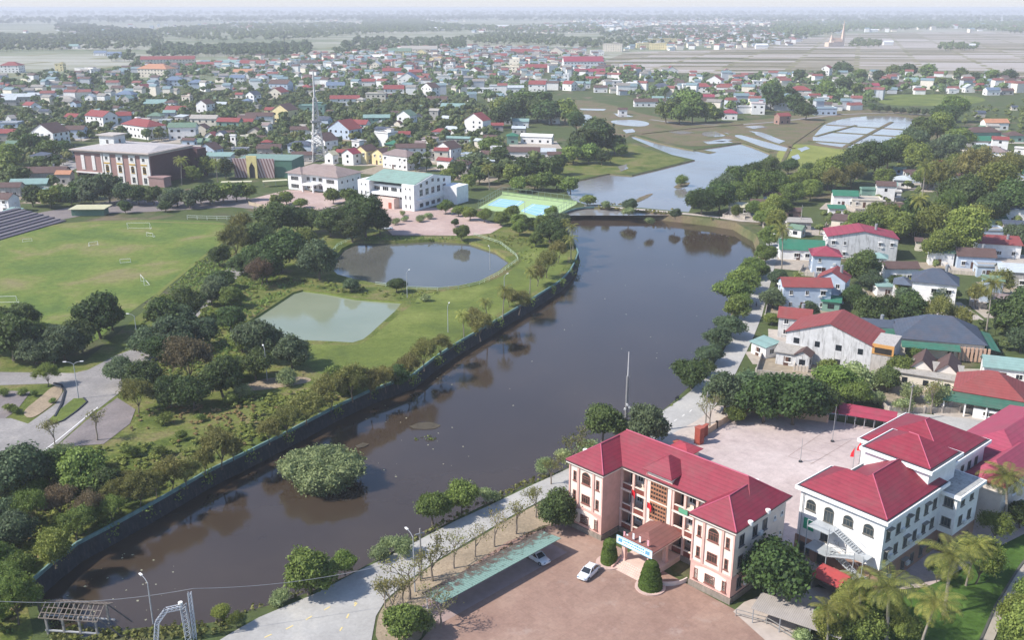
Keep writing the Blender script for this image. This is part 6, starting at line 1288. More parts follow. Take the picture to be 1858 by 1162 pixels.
HL = """
1634 512 60 4.4 S b w 0 .5|1598 492 34 4.0 H t w -20 1|1712 484 46 4.6 S g w -14 .6|1776 490 70 4.2 S b b -12 .6|1800 505 50 3.4 F y b -10 .6|1846 524 60 5 S s e -14 .7|1822 470 80 4.6 L r w -16 .6|1800 440 42 4.2 F y b -5 .7|1850 408 64 5.6 H n w -15 .7|1812 412 36 3 L G g -10 .7
1536 376 46 4.8 S G w -10 .6|1609 367 36 7.0 S b w -14 .7|1578 364 30 4.6 F G g -5 .5|1576 378 56 3.0 F y c -10 .6|1520 392 30 3 L G w -10 .6|1642 342 36 3.6 H s w -15 .8|1616 350 26 3.4 S t w -10 .7|1410 412 40 3.4 S b e -10 .6|1436 398 36 3.2 S b k -8 .5|1452 418 44 3 L y e -8 .5|1450 432 30 3.2 S g w -40 .8|1346 392 44 3.4 L c e -16 .6|1378 384 30 3.4 S b k -14 .7|1404 372 34 3.6 S b b -20 .7|1442 352 26 3.4 G b w -30 .8
1808 236 42 5.0 S o w 0 .5|1786 254 64 4.6 H b g 5 .5|1772 266 58 3.6 S G c 0 .4|1808 304 58 7.6 H m w -25 .7|1816 284 30 9.4 S r w -20 .6|1722 312 40 4 S r g 0 .5|1696 316 26 4.6 G r c -18 .8|1757 310 38 3.4 S G w -5 .6|1842 258 30 4 H b g 0 .8|1836 328 50 3.6 S G w -10 .5|1706 326 26 3.4 G r c -30 .9|1850 340 30 4 G s w -30 .8
1655 152 24 4 S t w 0 .6|1688 157 36 5 H k g 0 .6|1760 168 18 5 G s w 0 .8|1778 164 12 6 S r r 0 .6|1802 173 26 5 S n w 5 .6|1828 172 22 4 S b e 0 .6|1728 170 14 4 F w w 0 .8|1640 160 26 4 S b w 0 .5|1670 165 20 4 F w w 0 .6
1358 166 20 6 G p w -30 1|1381 159 30 6.4 F w w 0 .6|1421 146 26 6 S n w 0 .6|1503 137 22 9 G r w -35 1.2|1583 171 23 8 S p w 0 .7|1455 176 42 6 H r w -10 .7|1443 190 20 6 G r w -20 .8|1494 194 22 7.5 F s w -10 .7|1480 184 24 5 S r w 0 .5|1498 209 40 5 F t b 0 .5|1377 208 26 8.4 F p w -10 .7|1350 206 26 5 F k w 0 .7|1422 226 28 6 S r k 20 .7|1326 218 30 5 H p w -10 .8|1486 196 14 6 G r c -20 .8
1275 169 36 6 H r w -10 .6|1300 160 34 8 G r w -25 .8|1318 165 26 5 S r w 0 .5|1281 184 30 4 S p c 0 .5|1320 139 18 6 G r w -10 .8|1202 169 34 6 H k w -10 .7|1194 189 20 5 S t w 0 .6|1172 194 42 4.5 S b w 0 .4|1149 164 26 7 F s w -20 .7|1146 132 24 7 S r r 0 .6|1218 137 24 6 G r w 0 .7|1112 158 34 6 F w w 0 .5|1076 151 26 5 S r w 0 .5|1236 172 20 4 F y w 0 .6|1250 163 22 5 F w w 0 .6
1058 128 74 12 S p w 4 .4|1070 139 56 6 S p w 4 .3|1030 124 12 13 F w w 0 1|930 135 42 9 F c c -22 .7|936 124 24 12 F w c -22 .7|973 131 40 6 S r k 0 .5|964 139 16 5 G r w 0 .8|976 166 34 7 S r w -10 .7|1034 165 26 7 S r w -40 .8|1028 152 12 10 F w w -10 1|1006 147 12 6 F w w 0 .8|1010 104 36 8 G y c -10 .8|1048 101 30 9 F r c -10 .7|1113 94 38 14 F y c -10 .6|946 101 40 6 S r r 0 .5|905 108 30 6 S r w 0 .5|905 120 24 6 H r w 0 .7|980 112 24 6 F k w 0 .6|1084 100 24 7 F y w 0 .7|1168 87 26 9 F c y 0 .6|1196 90 34 11 F c y -10 .6|1202 78 52 9 F c y 0 .4
725 101 42 8 S g y 0 .4|760 97 66 8 S y c 0 .3|765 105 22 9 G c y -10 .8|793 119 28 10 F o y -20 .8|816 131 18 9 F w w -10 .9|712 136 36 5 S r b 0 .5|742 130 30 6 G r r -10 .7|754 138 24 5 S r r 0 .6|862 138 26 6 G r w -20 .9|838 113 30 5 S r w 0 .5|688 110 34 6 S w w 0 .4|682 125 20 6 G s c -15 .9|740 155 38 7 G n w -10 .7|714 175 38 7 S r w 5 .6|682 185 36 7 F y c 0 .6|704 184 20 4.4 S r w 0 .7|780 177 34 9 G b w -40 .8|793 189 38 4 S b w -5 .5|822 204 46 4 S t g -10 .5|870 169 52 4 F s w -5 .3|852 118 26 6 F w w 0 .7|800 145 26 5 F c w 0 .6|835 150 20 5 G r w -20 .8|765 150 22 5 S r w 0 .6
507 167 42 8 S b b -15 .6|517 126 38 9 F c w -35 .8|560 123 30 7 S b w 0 .5|582 121 26 6 H r w 0 .6|608 166 34 6 S n w 5 .6|668 156 24 5 S r w 0 .6|655 109 32 6 F s w 0 .5|641 120 22 7 F n b 0 .7|568 129 20 5 G s w -10 .8|545 166 18 5 F c w 0 .7|430 151 26 6 S n w 0 .6|453 143 16 5 G s w -10 .8|400 173 30 5 H y e 0 .6|458 124 46 7 S r w 0 .4|440 138 34 5 S o w 0 .5|412 121 40 6 S t w 0 .4|380 123 46 5 S r c 0 .3|300 121 96 10 S r c 12 .2|278 141 66 10 H o c -15 .5|315 156 34 6 H n b 0 .7|356 161 28 6 H n b 0 .7|256 173 32 6 G r w -20 .9|282 159 22 6 F y c 0 .7|610 122 22 5 S s w 0 .6|475 152 20 6 G s w -20 .8|555 170 22 6 H r c -10 .8|565 178 24 6 F k c -10 .7
18 132 34 9 H r w 0 .7|108 129 15 9 F c y 0 .8|152 138 48 8 F y w -28 .5|207 104 24 6 S n b 0 .5|181 101 22 5 S n w 0 .6|126 88 30 5 S t w 0 .4|115 189 34 4 H y w 0 .6|146 179 24 5 G n w -10 .7|163 191 18 7 G s w -10 .8|213 171 24 6 S b c -10 .6|226 184 34 6 H n b -5 .7|130 170 20 5 S b w 0 .6|196 150 18 6 F y c 0 .7|30 186 60 5 S s e 6 .3|70 182 40 5 S s e 4 .3|86 168 30 5 S t e 0 .4|8 192 40 5 S s e 4 .4
82 269 60 9 G b w -18 .8|64 272 30 6.5 F w w -18 .8|176 239 60 10 S r w -32 .6|130 225 30 5 S r b -18 .7|136 206 16 8 G b b -15 1|52 205 28 6 S r w -28 .8|8 256 36 5 S r e 0 .6|32 277 44 5 S g e 8 .4|14 240 40 6 F y b 0 .6|136 252 34 6 S b b 0 .6|222 231 30 8 S r b 20 .8|72 333 88 5 S b e 6 .35|116 335 26 5 S o e 0 .7|50 350 66 4 S t g 6 .4|16 358 40 4.5 S b e 6 .6|2 388 46 6 S b w -14 .7|80 366 34 4.6 F t e -12 .8|100 262 26 4 S b e 0 .5|20 398 30 3 L t w -20 .7
248 254 90 8 H r w -38 .45|252 244 10 10.5 F w w -38 1|330 254 50 8 S g w 5 .5|318 214 38 6 S r c -8 .6|370 213 30 10 G b w -22 1|281 199 38 5 S t g 0 .6|281 226 26 6 H g c 0 .8|370 234 52 7 S y c -8 .4|415 240 44 7 S r g -8 .5|448 231 32 6 S b w 0 .6|365 247 26 5 G b c -10 .8|383 260 24 4.5 G r w -15 .8|350 270 32 4 S g g 0 .6|378 292 42 6 G b b -18 .8|351 292 28 6.5 S y b -5 .7|395 296 50 3.6 L t w -5 .5|310 200 24 6 H b w -15 .8|300 232 20 5 F t w 0 .7|424 268 12 7 F w w -20 .3|360 283 26 4 S g y -10 .6|410 256 30 4.5 S b g -5 .6
458 194 26 10 G k w -28 1|448 196 18 6 H n w -15 .8|502 181 34 6.5 G r c -18 1|514 222 44 8.5 G b y -24 .9|490 214 20 6 S r y -10 .8|470 226 50 6 S b w 4 .4|446 234 26 5 S r e 0 .6|566 209 46 7 F t g 0 .5|625 192 54 6 S r w 4 .35|588 233 26 6 S k b -18 .8|548 248 44 4.5 S b w 4 .4|648 242 44 6 S r w -14 .6|622 254 62 6.4 G r b -32 .7|585 278 50 7 G b w -38 .8|545 280 50 5 H k b -14 .5|487 284 44 4.6 S b e 4 .5|484 274 18 5 H r e 0 .8|550 294 40 4 S b e 0 .4|636 300 34 6 G p w -30 .9|662 298 40 7 G b y -33 1.1|692 300 38 6 G b y -33 1|725 310 70 7 H m w -38 .55|745 288 54 6 S b w 4 .4|737 231 36 8 G g w -28 .8|690 238 11 6 G w w -20 1|683 229 48 6 S t g 4 .35|699 267 42 8 F y w -36 .8|733 258 22 5 S r e 0 .7|866 244 48 9 G r w -32 .65|800 253 34 4.6 H r w -10 .6|832 262 46 3.6 S t e -14 .2|812 292 48 6.5 G b w -33 .9|836 318 38 5.4 H b e -14 .7|868 324 40 3.4 S o c -4 .3|716 274 36 3.6 H G g -20 .7|845 236 14 6 F w w -30 .8|848 298 22 5 F c b -20 .7|600 298 24 5 G c w -30 .8
950 292 60 5 S b w -4 .4|985 292 46 5 S s w -2 .4|1012 296 36 4.6 S b c 0 .4|975 262 60 4.5 S w w -16 .25|1006 225 20 5 H s w 0 .8|945 232 30 4.5 S t w -5 .5|915 226 24 4 S t e 0 .6|902 238 22 4 S r e 0 .6|930 262 20 5 H G g 0 .9|900 285 20 5 F w w -10 .7|890 262 26 4 S b w -10 .6|942 244 26 4 S s e -10 .5|1130 208 16 4 S b w 0 .6|1016 158 18 5 F w c 0 .6|1060 160 22 5 S t w 0 .5|1090 168 24 5 S b w 0 .5|930 168 40 5 S s w 0 .3|900 165 24 5 F s w 0 .6|912 150 16 5 G r w 0 .8
"""
for line in HL.split('\n'):
    for it in line.split('|'):
        q = it.split()
        if len(q) == 9: house(float(q[0]), float(q[1]), float(q[2]), float(q[3]), q[4], q[5], q[6], float(q[7]), float(q[8]))

def pip(x, y, poly):
    c = False; n = len(poly)
    for i in range(n):
        x1, y1 = poly[i]; x2, y2 = poly[(i + 1) % n]
        if (y1 > y) != (y2 > y) and x < (x2 - x1) * (y - y1) / (y2 - y1) + x1: c = not c
    return c
gi = random.Random(21)
def infill(poly, n, wlo, whi, rots, low):
    xs, ys = [p[0] for p in poly], [p[1] for p in poly]; made = 0
    for _ in range(n * 40):
        if made >= n: break
        x, y = gi.uniform(min(xs), max(xs)), gi.uniform(min(ys), max(ys))
        if not pip(x, y, poly): continue
        p = P(x, y); wm_ = gi.uniform(wlo, whi)
        if any(math.hypot(p.x - a, p.y + 3 - b) < c + wm_ * .62 for a, b, c in HOUSES): continue
        hh = gi.choice((2.8, 3.2, 3.4)) if gi.random() < low else gi.choice((4.2, 4.6, 6.8, 7.2))
        house(x, y, 0, hh, gi.choice('GSSHFL' if hh > 3.6 else 'SLFS'), gi.choice('bbgtykkrsbym'), gi.choice('wwccesb'), gi.choice(rots), gi.uniform(.5, .9), pos=p + Vector((0, 3, 0)), W=wm_); made += 1
infill([(0, 250), (0, 205), (200, 190), (680, 178), (860, 200), (900, 290), (900, 315), (770, 312), (600, 285), (340, 290), (340, 250), (190, 250), (130, 262), (100, 330), (0, 330)], 100, 5, 9, (-34, -28, -20, -8, 4), .6)
infill([(1600, 345), (1700, 262), (1770, 215), (1858, 190), (1858, 640), (1800, 560), (1680, 500), (1440, 400), (1560, 365)], 34, 4.5, 8.5, (-30, -20, -12, -5), .6)
YARDM = [mat('paint', 'a79c8e', .95, .25), mat('paint', '978a76', .95, .3), mat('paint', 'b0a69b', .95, .2)]
for i, (hx, hy, hr) in enumerate(HOUSES):
    if hy < 620 and hr < 12 and i % 4 != 3:
        a = gi.uniform(-.5, .1); c, s_ = math.cos(a), math.sin(a); w_, d_ = hr * gi.uniform(1.2, 1.7), hr * gi.uniform(1.0, 1.5); cx, cy = hx - gi.uniform(-.2, .5) * hr, hy - hr * gi.uniform(.3, .9)
        if any(math.hypot(cx - q[0], cy - q[1]) < 4 for q in ()): continue
        sheet('yard', [(cx + u * c - v * s_, cy + u * s_ + v * c) for u, v in ((-w_, -d_), (w_, -d_), (w_, d_), (-w_, d_))], .04 + .0021 * (i % 9), YARDM[i % 3], world=True)
        if hy < 430 and i % 2 == 0:
            o_ = Vector((cx - w_ * c + d_ * s_, cy - w_ * s_ - d_ * c, 0)); r_ = root('garden_wall', o_, a, None, 'wall', 'low walls round house yards'); m_ = MB(); m_.box(0, 2 * w_ * .62, -.1, .1, 0, 1.3); m_.box(-.1, .1, .1, 2 * d_ * .8, 0, 1.3); m_.build('wall_panel', mat('stain', ('b5aca0', 'a59c90', 'c2b6a6')[i % 3]), r_)
            pb = MB()
            for k_ in range(5): pb.box(2 * w_ * .62 * k_ / 4 - .18, 2 * w_ * .62 * k_ / 4 + .18, -.18, .18, 0, 1.6)
            pb.build('pillar', mat('paint', 'c4b8aa'), r_); q_ = pix(o_); THINGS.append((r_, q_[0], q_[1], 'low weathered yard wall with pillars', 'wall'))
# ------------------------------------------------------------------ masses nobody could count
def inpoly(x, y, poly):
    c = np.zeros(len(x), bool); n = len(poly)
    for i in range(n):
        x1, y1 = poly[i]; x2, y2 = poly[(i + 1) % n]
        if y1 == y2: continue
        c ^= ((y1 > y) != (y2 > y)) & (x < (x2 - x1) * (y - y1) / (y2 - y1) + x1)
    return c
def pixv(X, Y):
    z = -HCAM; d = Y * _c - z * _s
    return PW / 2 + FPX * X / d, PH / 2 - FPX * (Y * _s + z * _c) / d
def scatter(poly, per, g, avoid=True, gap=1.0, holes_=()):
    W_ = np.array([P(*p)[:2] for p in poly]); lo, hi = W_.min(0), W_.max(0); n = int((hi - lo).prod() / per)
    X = g.uniform(lo[0], hi[0], n); Y = g.uniform(lo[1], hi[1], n); px, py = pixv(X, Y); k = inpoly(px, py, poly)
    for h in holes_: k &= ~inpoly(px, py, h)
    X, Y = X[k], Y[k]
    if avoid:
        A = np.array(HOUSES); keep = np.ones(len(X), bool)
        for hx, hy, hr in A: keep &= (np.hypot(X - hx, (Y - hy + hr * .35)) > hr * gap)
        X, Y = X[keep], Y[keep]
    return np.stack([X, Y], 1)
ICO1 = bmesh.new(); bmesh.ops.create_icosphere(ICO1, subdivisions=1, radius=1); I1V = np.array([v.co[:] for v in ICO1.verts]); I1F = np.array([[v.index for v in f.verts] for f in ICO1.faces]); ICO1.free()
def tree_template(seed, n, size, lobes=4):
    g = np.random.default_rng(seed); L = [(0, 0, 4.6, 2.7, 2.7, 2.5)]
    for k in range(lobes): t = k * 2.4 + seed; L.append((1.9 * math.cos(t), 1.9 * math.sin(t), 4.2 + g.uniform(-.8, 1.6), 1.6, 1.6, 1.4))
    L = np.array(L); i = g.integers(0, len(L), n); d = unit(g.normal(size=(n, 3))); d[:, 2] = np.abs(d[:, 2]) * .9 - .1; C = L[i, :3] + d * L[i, 3:]
    nr = unit(d + g.normal(size=d.shape) * .5 + [0, 0, .3]); a = unit(np.cross(nr, g.normal(size=d.shape))); b = np.cross(nr, a); s_ = size * g.uniform(.6, 1.3, (n, 1))
    q = np.empty((n, 4, 3)); q[:, 0] = C - a * s_; q[:, 1] = C - b * s_ * .8; q[:, 2] = C + a * s_; q[:, 3] = C + b * s_ * .8
    ev = np.concatenate([I1V * l[3:] * .86 + l[:3] for l in L]); ef = np.concatenate([I1F + 12 * k for k in range(len(L))])
    t0 = np.array([[-.2, -.2, 0], [.2, -.2, 0], [0, .25, 0], [-.12, -.1, 3.4], [.12, -.1, 3.4], [0, .15, 3.4]]); tf = np.array([[0, 1, 4], [0, 4, 3], [1, 2, 5], [1, 5, 4], [2, 0, 3], [2, 3, 5]])
    ef = np.concatenate([ef, tf + len(ev)]); ev = np.concatenate([ev, t0])
    return q.reshape(-1, 3), ev, ef
def mass(name, XY, tmpl, scale, m, g, kind='stuff', zs=(.8, 1.25)):
    out_v, out_q, out_e, base = [], [], [], 0; QV, EV, EF = [], [], []; nq = 0; ne = 0
    for (x, y), s_ in zip(XY, scale):
        q, ev, ef = tmpl[g.integers(len(tmpl))]; t = g.uniform(0, 6.28); c, s2 = math.cos(t), math.sin(t); M = np.array([[c, -s2, 0], [s2, c, 0], [0, 0, g.uniform(*zs)]]) * s_
        QV.append(q @ M.T + [x, y, 0]); EV.append(ev @ M.T + [x, y, 0]); EF.append(ef + ne); ne += len(ev)
    QV = np.concatenate(QV); EV = np.concatenate(EV); EF = np.concatenate(EF); nv = len(QV)
    co_ = np.concatenate([QV, EV]); loops = np.concatenate([np.arange(nv), (EF + nv).reshape(-1)]).astype(np.int32)
    starts = np.concatenate([np.arange(0, nv, 4), nv + np.arange(0, EF.size, 3)]).astype(np.int32); tot = np.concatenate([np.full(nv // 4, 4), np.full(len(EF), 3)]).astype(np.int32)
    me = bpy.data.meshes.new(name); me.vertices.add(len(co_)); me.vertices.foreach_set('co', co_.astype(np.float32).reshape(-1)); me.loops.add(len(loops)); me.loops.foreach_set('vertex_index', loops)
    me.polygons.add(len(starts)); me.polygons.foreach_set('loop_start', starts); me.polygons.foreach_set('loop_total', tot); me.materials.append(m); me.update(calc_edges=True)
    return tag(link(name, me), None, None, None, kind)
g = np.random.default_rng(11)
T_MID = [tree_template(i, 150, .62, 4) for i in range(5)]; T_FAR = [tree_template(20 + i, 46, 1.25, 2) for i in range(4)]
WOODLEAF = leaf_mat('leaf_wood', '3f5234', '6f8650', .15); WOODLEAF2 = leaf_mat('leaf_wood_light', '586b3c', '8f9c5c', .15)
TOWN1 = [(-40, 250), (-40, 205), (200, 190), (420, 172), (680, 172), (860, 190), (880, 205), (905, 255), (925, 290), (1010, 300), (1000, 320), (905, 322), (830, 322), (770, 318), (690, 296), (600, 290), (480, 292), (345, 292), (340, 255), (190, 262), (130, 262), (128, 300), (100, 345), (20, 350), (-40, 350)]
TOWN2 = [(-60, 205), (-60, 152), (50, 150), (240, 128), (500, 106), (700, 100), (900, 98), (1050, 104), (1110, 125), (1240, 142), (1420, 138), (1700, 140), (1858, 148), (1920, 150), (1920, 172), (1780, 170), (1600, 172), (1590, 196), (1500, 204), (1400, 206), (1300, 212), (1190, 196), (1110, 168), (1010, 166), (880, 188), (680, 172), (420, 172), (200, 190)]
XY = scatter(TOWN1, 85, g, gap=.9); mass('town_trees', XY, T_MID, g.uniform(.55, 1.15, len(XY)), WOODLEAF, g)
XY = scatter(TOWN1, 330, g); mass('town_trees_light', XY, T_MID, g.uniform(.5, .95, len(XY)), WOODLEAF2, g)
XY = scatter(TOWN2, 360, g, gap=.9); mass('distant_town_trees', XY, T_FAR, g.uniform(.7, 1.3, len(XY)), WOODLEAF, g)
VIL = [(1600, 345), (1640, 300), (1700, 262), (1760, 200), (1900, 180), (1960, 330), (1960, 640), (1800, 640), (1790, 560), (1560, 500), (1440, 420), (1440, 380), (1560, 360)]
XY = scatter(VIL, 130, g, gap=1.25); mass('village_trees', XY, T_MID, g.uniform(.35, .7, len(XY)), WOODLEAF2, g)
VIL2 = [(1420, 640), (1560, 640), (1660, 560), (1800, 560), (1960, 600), (1960, 740), (1700, 735), (1560, 720), (1500, 715)]
XY = scatter(VIL2, 60, g, gap=1.05); mass('village_shrubbery', XY, T_MID, g.uniform(.25, .5, len(XY)), WOODLEAF, g)
WOODS = [([(-40, 100), (-40, 62), (60, 66), (180, 64), (290, 70), (300, 84), (220, 92), (120, 92), (20, 95)], 420, 1.5), ([(268, 106), (280, 84), (390, 86), (566, 82), (566, 102), (480, 106), (400, 104)], 260, 1.5), ([(100, 56), (106, 44), (140, 46), (230, 56), (280, 62), (280, 74), (200, 72)], 500, 2.0),
         ([(230, 60), (420, 46), (620, 44), (700, 50), (690, 62), (560, 72), (400, 78), (300, 70)], 1100, 1.9), ([(600, 100), (640, 72), (760, 74), (845, 72), (842, 98), (760, 88), (680, 96)], 420, 1.5), ([(655, 58), (660, 38), (760, 36), (800, 46), (900, 50), (900, 56), (700, 62)], 900, 2.0),
         ([(845, 70), (900, 62), (1010, 66), (1090, 78), (1080, 90), (960, 82), (860, 80)], 420, 1.4), ([(880, 54), (1000, 46), (1080, 44), (1100, 60), (1000, 62), (900, 60)], 900, 1.8), ([(-100, 46), (-100, 36), (300, 32), (900, 29), (1400, 30), (2000, 32), (2000, 40), (1400, 42), (900, 38), (300, 42)], 8500, 3.4),
         ([(1060, 90), (1090, 62), (1200, 48), (1340, 48), (1480, 52), (1490, 66), (1380, 84), (1260, 80), (1160, 88)], 900, 1.5), ([(1400, 66), (1400, 42), (1600, 40), (1900, 42), (2100, 44), (2100, 62), (1858, 62), (1740, 52), (1540, 58), (1480, 68)], 900, 2.1), ([(1540, 86), (1548, 72), (1600, 76), (1596, 86)], 260, 1.1), ([(1700, 92), (1706, 82), (1775, 82), (1770, 92)], 260, 1.2),
         ([(-500, 150), (-500, 115), (-60, 120), (-40, 135)], 1500, 1.4), ([(20, 160), (30, 138), (150, 135), (200, 150), (240, 130), (250, 112), (190, 112), (230, 100), (260, 110), (250, 150), (150, 165)], 420, 1.3), ([(-200, 30), (-200, 24), (2100, 23), (2100, 28)], 60000, 6.0)]
for poly, per, s_ in WOODS:
    XY = scatter(poly, per, g, avoid=False)
    if len(XY): mass('distant_woods', XY, T_FAR, g.uniform(.6, 1.2, len(XY)) * s_, WOODLEAF, g)
# far houses: white, cream and red specks too many and too small to tell apart
def far_houses(name, regions, m_w, m_r):
    mb = MB()
    for poly, per, s_ in regions:
        for x, y in scatter(poly, per, g, avoid=True, gap=.8):
            w_, d_, h = g.uniform(6, 13) * s_, g.uniform(6, 9) * s_, g.choice([4, 4, 7, 9]) * (1 if s_ < 1.4 else 1.3); t = g.uniform(-.6, .3); c, s2 = math.cos(t), math.sin(t)
            def T(u, v, z): return (x + u * c - v * s2, y + u * s2 + v * c, z)
            a, b = w_ / 2, d_ / 2; mb.prism([T(-a, -b, 0), T(a, -b, 0), T(a, b, 0), T(-a, b, 0)], [T(-a, -b, h), T(a, -b, h), T(a, b, h), T(-a, b, h)], int(g.integers(3)))
            mi = 3 + int(g.integers(4)); e = .4; a += e; b += e
            mb.prism([T(-a, -b, h + .01), T(-a, b, h + .01), T(-a, 0, h + 2.2 * s_)], [T(a, -b, h + .01), T(a, b, h + .01), T(a, 0, h + 2.2 * s_)], mi)
    return tag(mb.build(name, [WHITE, CREAM, mat('paint', 'b9bcc0'), mat('paint', '84524c'), mat('paint', '5f4f4a'), mat('paint', '74888c'), mat('paint', '8a857e')]), None, None, None, 'stuff')
far_houses('distant_houses', [(TOWN2, 950, .95), ([(1130, 92), (1150, 66), (1220, 52), (1340, 56), (1470, 66), (1440, 82), (1330, 90), (1200, 92)], 1700, 1.1), ([(560, 112), (700, 90), (900, 88), (1060, 92), (1100, 118), (900, 130), (680, 125)], 900, 1.0), ([(840, 60), (1100, 34), (1500, 34), (1500, 46), (1200, 60)], 9000, 1.7), ([(0, 60), (400, 42), (800, 34), (860, 40), (500, 56), (100, 70)], 30000, 1.6), ([(1500, 60), (1500, 38), (1900, 38), (1900, 60)], 16000, 1.6)], None, None)

for i, (x, y, w_, lb) in enumerate(((790, 55, 46, 'long white factory shed far beyond the town, leftmost of three'), (908, 51, 50, 'long white factory shed far beyond the town, middle of three'), (1010, 50, 72, 'long white factory shed far beyond the town, rightmost and longest'), (1104, 50, 20, 'small white factory block right of the longest factory shed'), (1382, 88, 22, 'low pale block at the edge of the flooded fields'), (1586, 58, 14, 'tiny white pavilion right of the church spire'), (1762, 88, 16, 'white box house beside the small wood in the flooded fields'), (1612, 82, 18, 'pale roofed hut right of the church'))):
    k = ppm(x, y); L = w_ / k; p = P(x, y); r = root('factory_shed', p, .05, lb, 'shed', 'far white sheds'); m_ = MB(); m_.box(-L / 2, L / 2, 0, L * .3, 0, 9 if i < 4 else 7); m_.build('wall', WHITE, r); m_ = MB(); m_.gable(-L / 2, L / 2, 0, L * .3, 9.2 if i < 4 else 7.2, 3, 'x', .5); m_.build('roof', mat('paint', 'd9dadb'), r)
# undergrowth: tufts of weeds and tall grass on the park bank and verges
def tufts(name, polys, per, size, m, z=.05, holes_=()):
    P_ = np.concatenate([scatter(pl, per, g, avoid=False, holes_=holes_) for pl in polys]); keep = np.array([True] * len(P_))
    nz = np.sin(P_[:, 0] * .21 + 1.3) * np.sin(P_[:, 1] * .17) + np.sin(P_[:, 0] * .063 + P_[:, 1] * .05) + g.normal(size=len(P_)) * .5; P_ = P_[nz > -.25]
    n = len(P_); k = 7; C = np.repeat(np.concatenate([P_, np.full((n, 1), z)], 1), k, 0); t = g.uniform(0, 6.28, n * k); r_ = np.repeat(g.uniform(.15, .75, n), k) * g.uniform(.2, 1, n * k)
    C[:, 0] += r_ * np.cos(t); C[:, 1] += r_ * np.sin(t); h = np.repeat(g.uniform(.5, 1.3, n), k) * size; C[:, 2] += h * g.uniform(.2, .8, n * k)
    d = unit(np.stack([np.cos(t), np.sin(t), g.uniform(.3, 1.5, n * k)], 1)); a = unit(np.cross(d, g.normal(size=d.shape))); s_ = h[:, None] * g.uniform(.35, .7, (n * k, 1))
    o = link(name, quads_mesh(name, C, a * s_, np.cross(d, a) * s_ * .7, m)); return tag(o, None, None, None, 'stuff')
PARKB = [(60, 1040), (98, 1008), (180, 960), (264, 912), (371, 850), (450, 811), (520, 777), (600, 730), (674, 700), (747, 674), (745, 655), (690, 690), (600, 700), (560, 712), (440, 720), (330, 800), (200, 810), (80, 838), (30, 868), (-60, 950), (-60, 1150), (20, 1150)]
tufts('undergrowth_light', [PARKB], 1.6, .5, L_MID)
WEED = leaf_mat('leaf_weed', '566c32', '93a04c', .15); DRYW = leaf_mat('leaf_dry_weed', '6f6540', '958a5c', .1)
def clumps(name, poly, per, lo, hi, m, thr=-.3, hl=()):
    XY = scatter(poly, per, g, avoid=False, holes_=hl); nz = np.sin(XY[:, 0] * .23 + 1.3) * np.sin(XY[:, 1] * .19 + .4) + .8 * np.sin(XY[:, 0] * .071 + XY[:, 1] * .06) + g.normal(size=len(XY)) * .45; XY = XY[nz > thr]
    if len(XY): mass(name, XY, T_FAR, g.uniform(lo, hi, len(XY)), m, g, zs=(.45, .85))
DRYP = [(230, 775), (265, 745), (360, 736), (420, 742), (480, 730), (450, 765), (400, 795), (330, 806), (255, 806)]
clumps('undergrowth', PARKB, 1.25, .1, .24, WEED, -.5, hl=(DRYP,)); clumps('dry_weeds', DRYP, 1.6, .06, .14, DRYW, -.6); clumps('dry_weeds', PARKB, 9, .08, .16, DRYW, .2)
clumps('undergrowth', [(262, 565), (352, 488), (400, 450), (420, 450), (460, 500), (640, 514), (740, 545), (640, 535), (548, 522), (500, 548), (430, 602), (440, 690), (300, 720), (250, 640)], 3.2, .09, .2, WEED, -.2)
clumps('undergrowth', [(850, 434), (905, 446), (940, 462), (1000, 442), (1035, 452), (1000, 436), (935, 428), (880, 428)], 4, .08, .16, WEED, .0)
clumps('verge_weeds', [(410, 1140), (446, 1112), (517, 1092), (567, 1074), (631, 1046), (684, 1017), (755, 982), (826, 943), (887, 914), (954, 882), (1004, 863), (1000, 860), (950, 876), (884, 908), (822, 937), (752, 976), (680, 1011), (628, 1040), (564, 1068), (512, 1087), (440, 1104), (400, 1126)], 1.2, .05, .11, DRYW, -.2)
clumps('verge_weeds', [(90, 1150), (130, 1142), (242, 1142), (363, 1134), (440, 1112), (446, 1120), (380, 1150), (280, 1160), (100, 1165)], 1.2, .06, .14, WEED, -.3)
clumps('verge_weeds', [(1470, 700), (1560, 712), (1640, 735), (1720, 748), (1690, 752), (1570, 736), (1480, 722)], 4, .08, .18, WEED, -.3)
tufts('undergrowth', [[(250, 640), (300, 540), (360, 470), (420, 450), (470, 500), (640, 512), (740, 545), (640, 535), (548, 520), (500, 545), (430, 600), (440, 690), (300, 720)], [(650, 428), (712, 431), (860, 430), (850, 436), (712, 436), (655, 436)]], 1.3, .5, L_MID)
tufts('undergrowth_light', [[(262, 565), (352, 488), (400, 450), (420, 452), (360, 510), (300, 560), (250, 600)], [(870, 430), (940, 432), (1000, 440), (960, 480), (940, 470), (905, 446)], [(640, 516), (740, 530), (820, 528), (740, 545)]], 1.0, .42, L_MID)
tufts('verge_weeds', [[(410, 1140), (446, 1112), (517, 1092), (567, 1074), (631, 1046), (684, 1017), (755, 982), (826, 943), (887, 914), (954, 882), (1004, 863), (1000, 860), (950, 876), (884, 908), (822, 937), (752, 976), (680, 1011), (628, 1040), (564, 1068), (512, 1087), (440, 1104), (400, 1126)], [(90, 1150), (130, 1142), (242, 1142), (363, 1134), (400, 1130), (420, 1140), (380, 1160), (280, 1165), (100, 1175)]], .35, .5, L_OLIVE)
tufts('bank_weeds', [[(1185, 765), (1243, 718), (1290, 660), (1325, 590), (1352, 520), (1376, 462), (1384, 440), (1390, 440), (1378, 478), (1360, 516), (1332, 590), (1312, 634), (1252, 710), (1183, 762)]], .5, .5, L_MID)
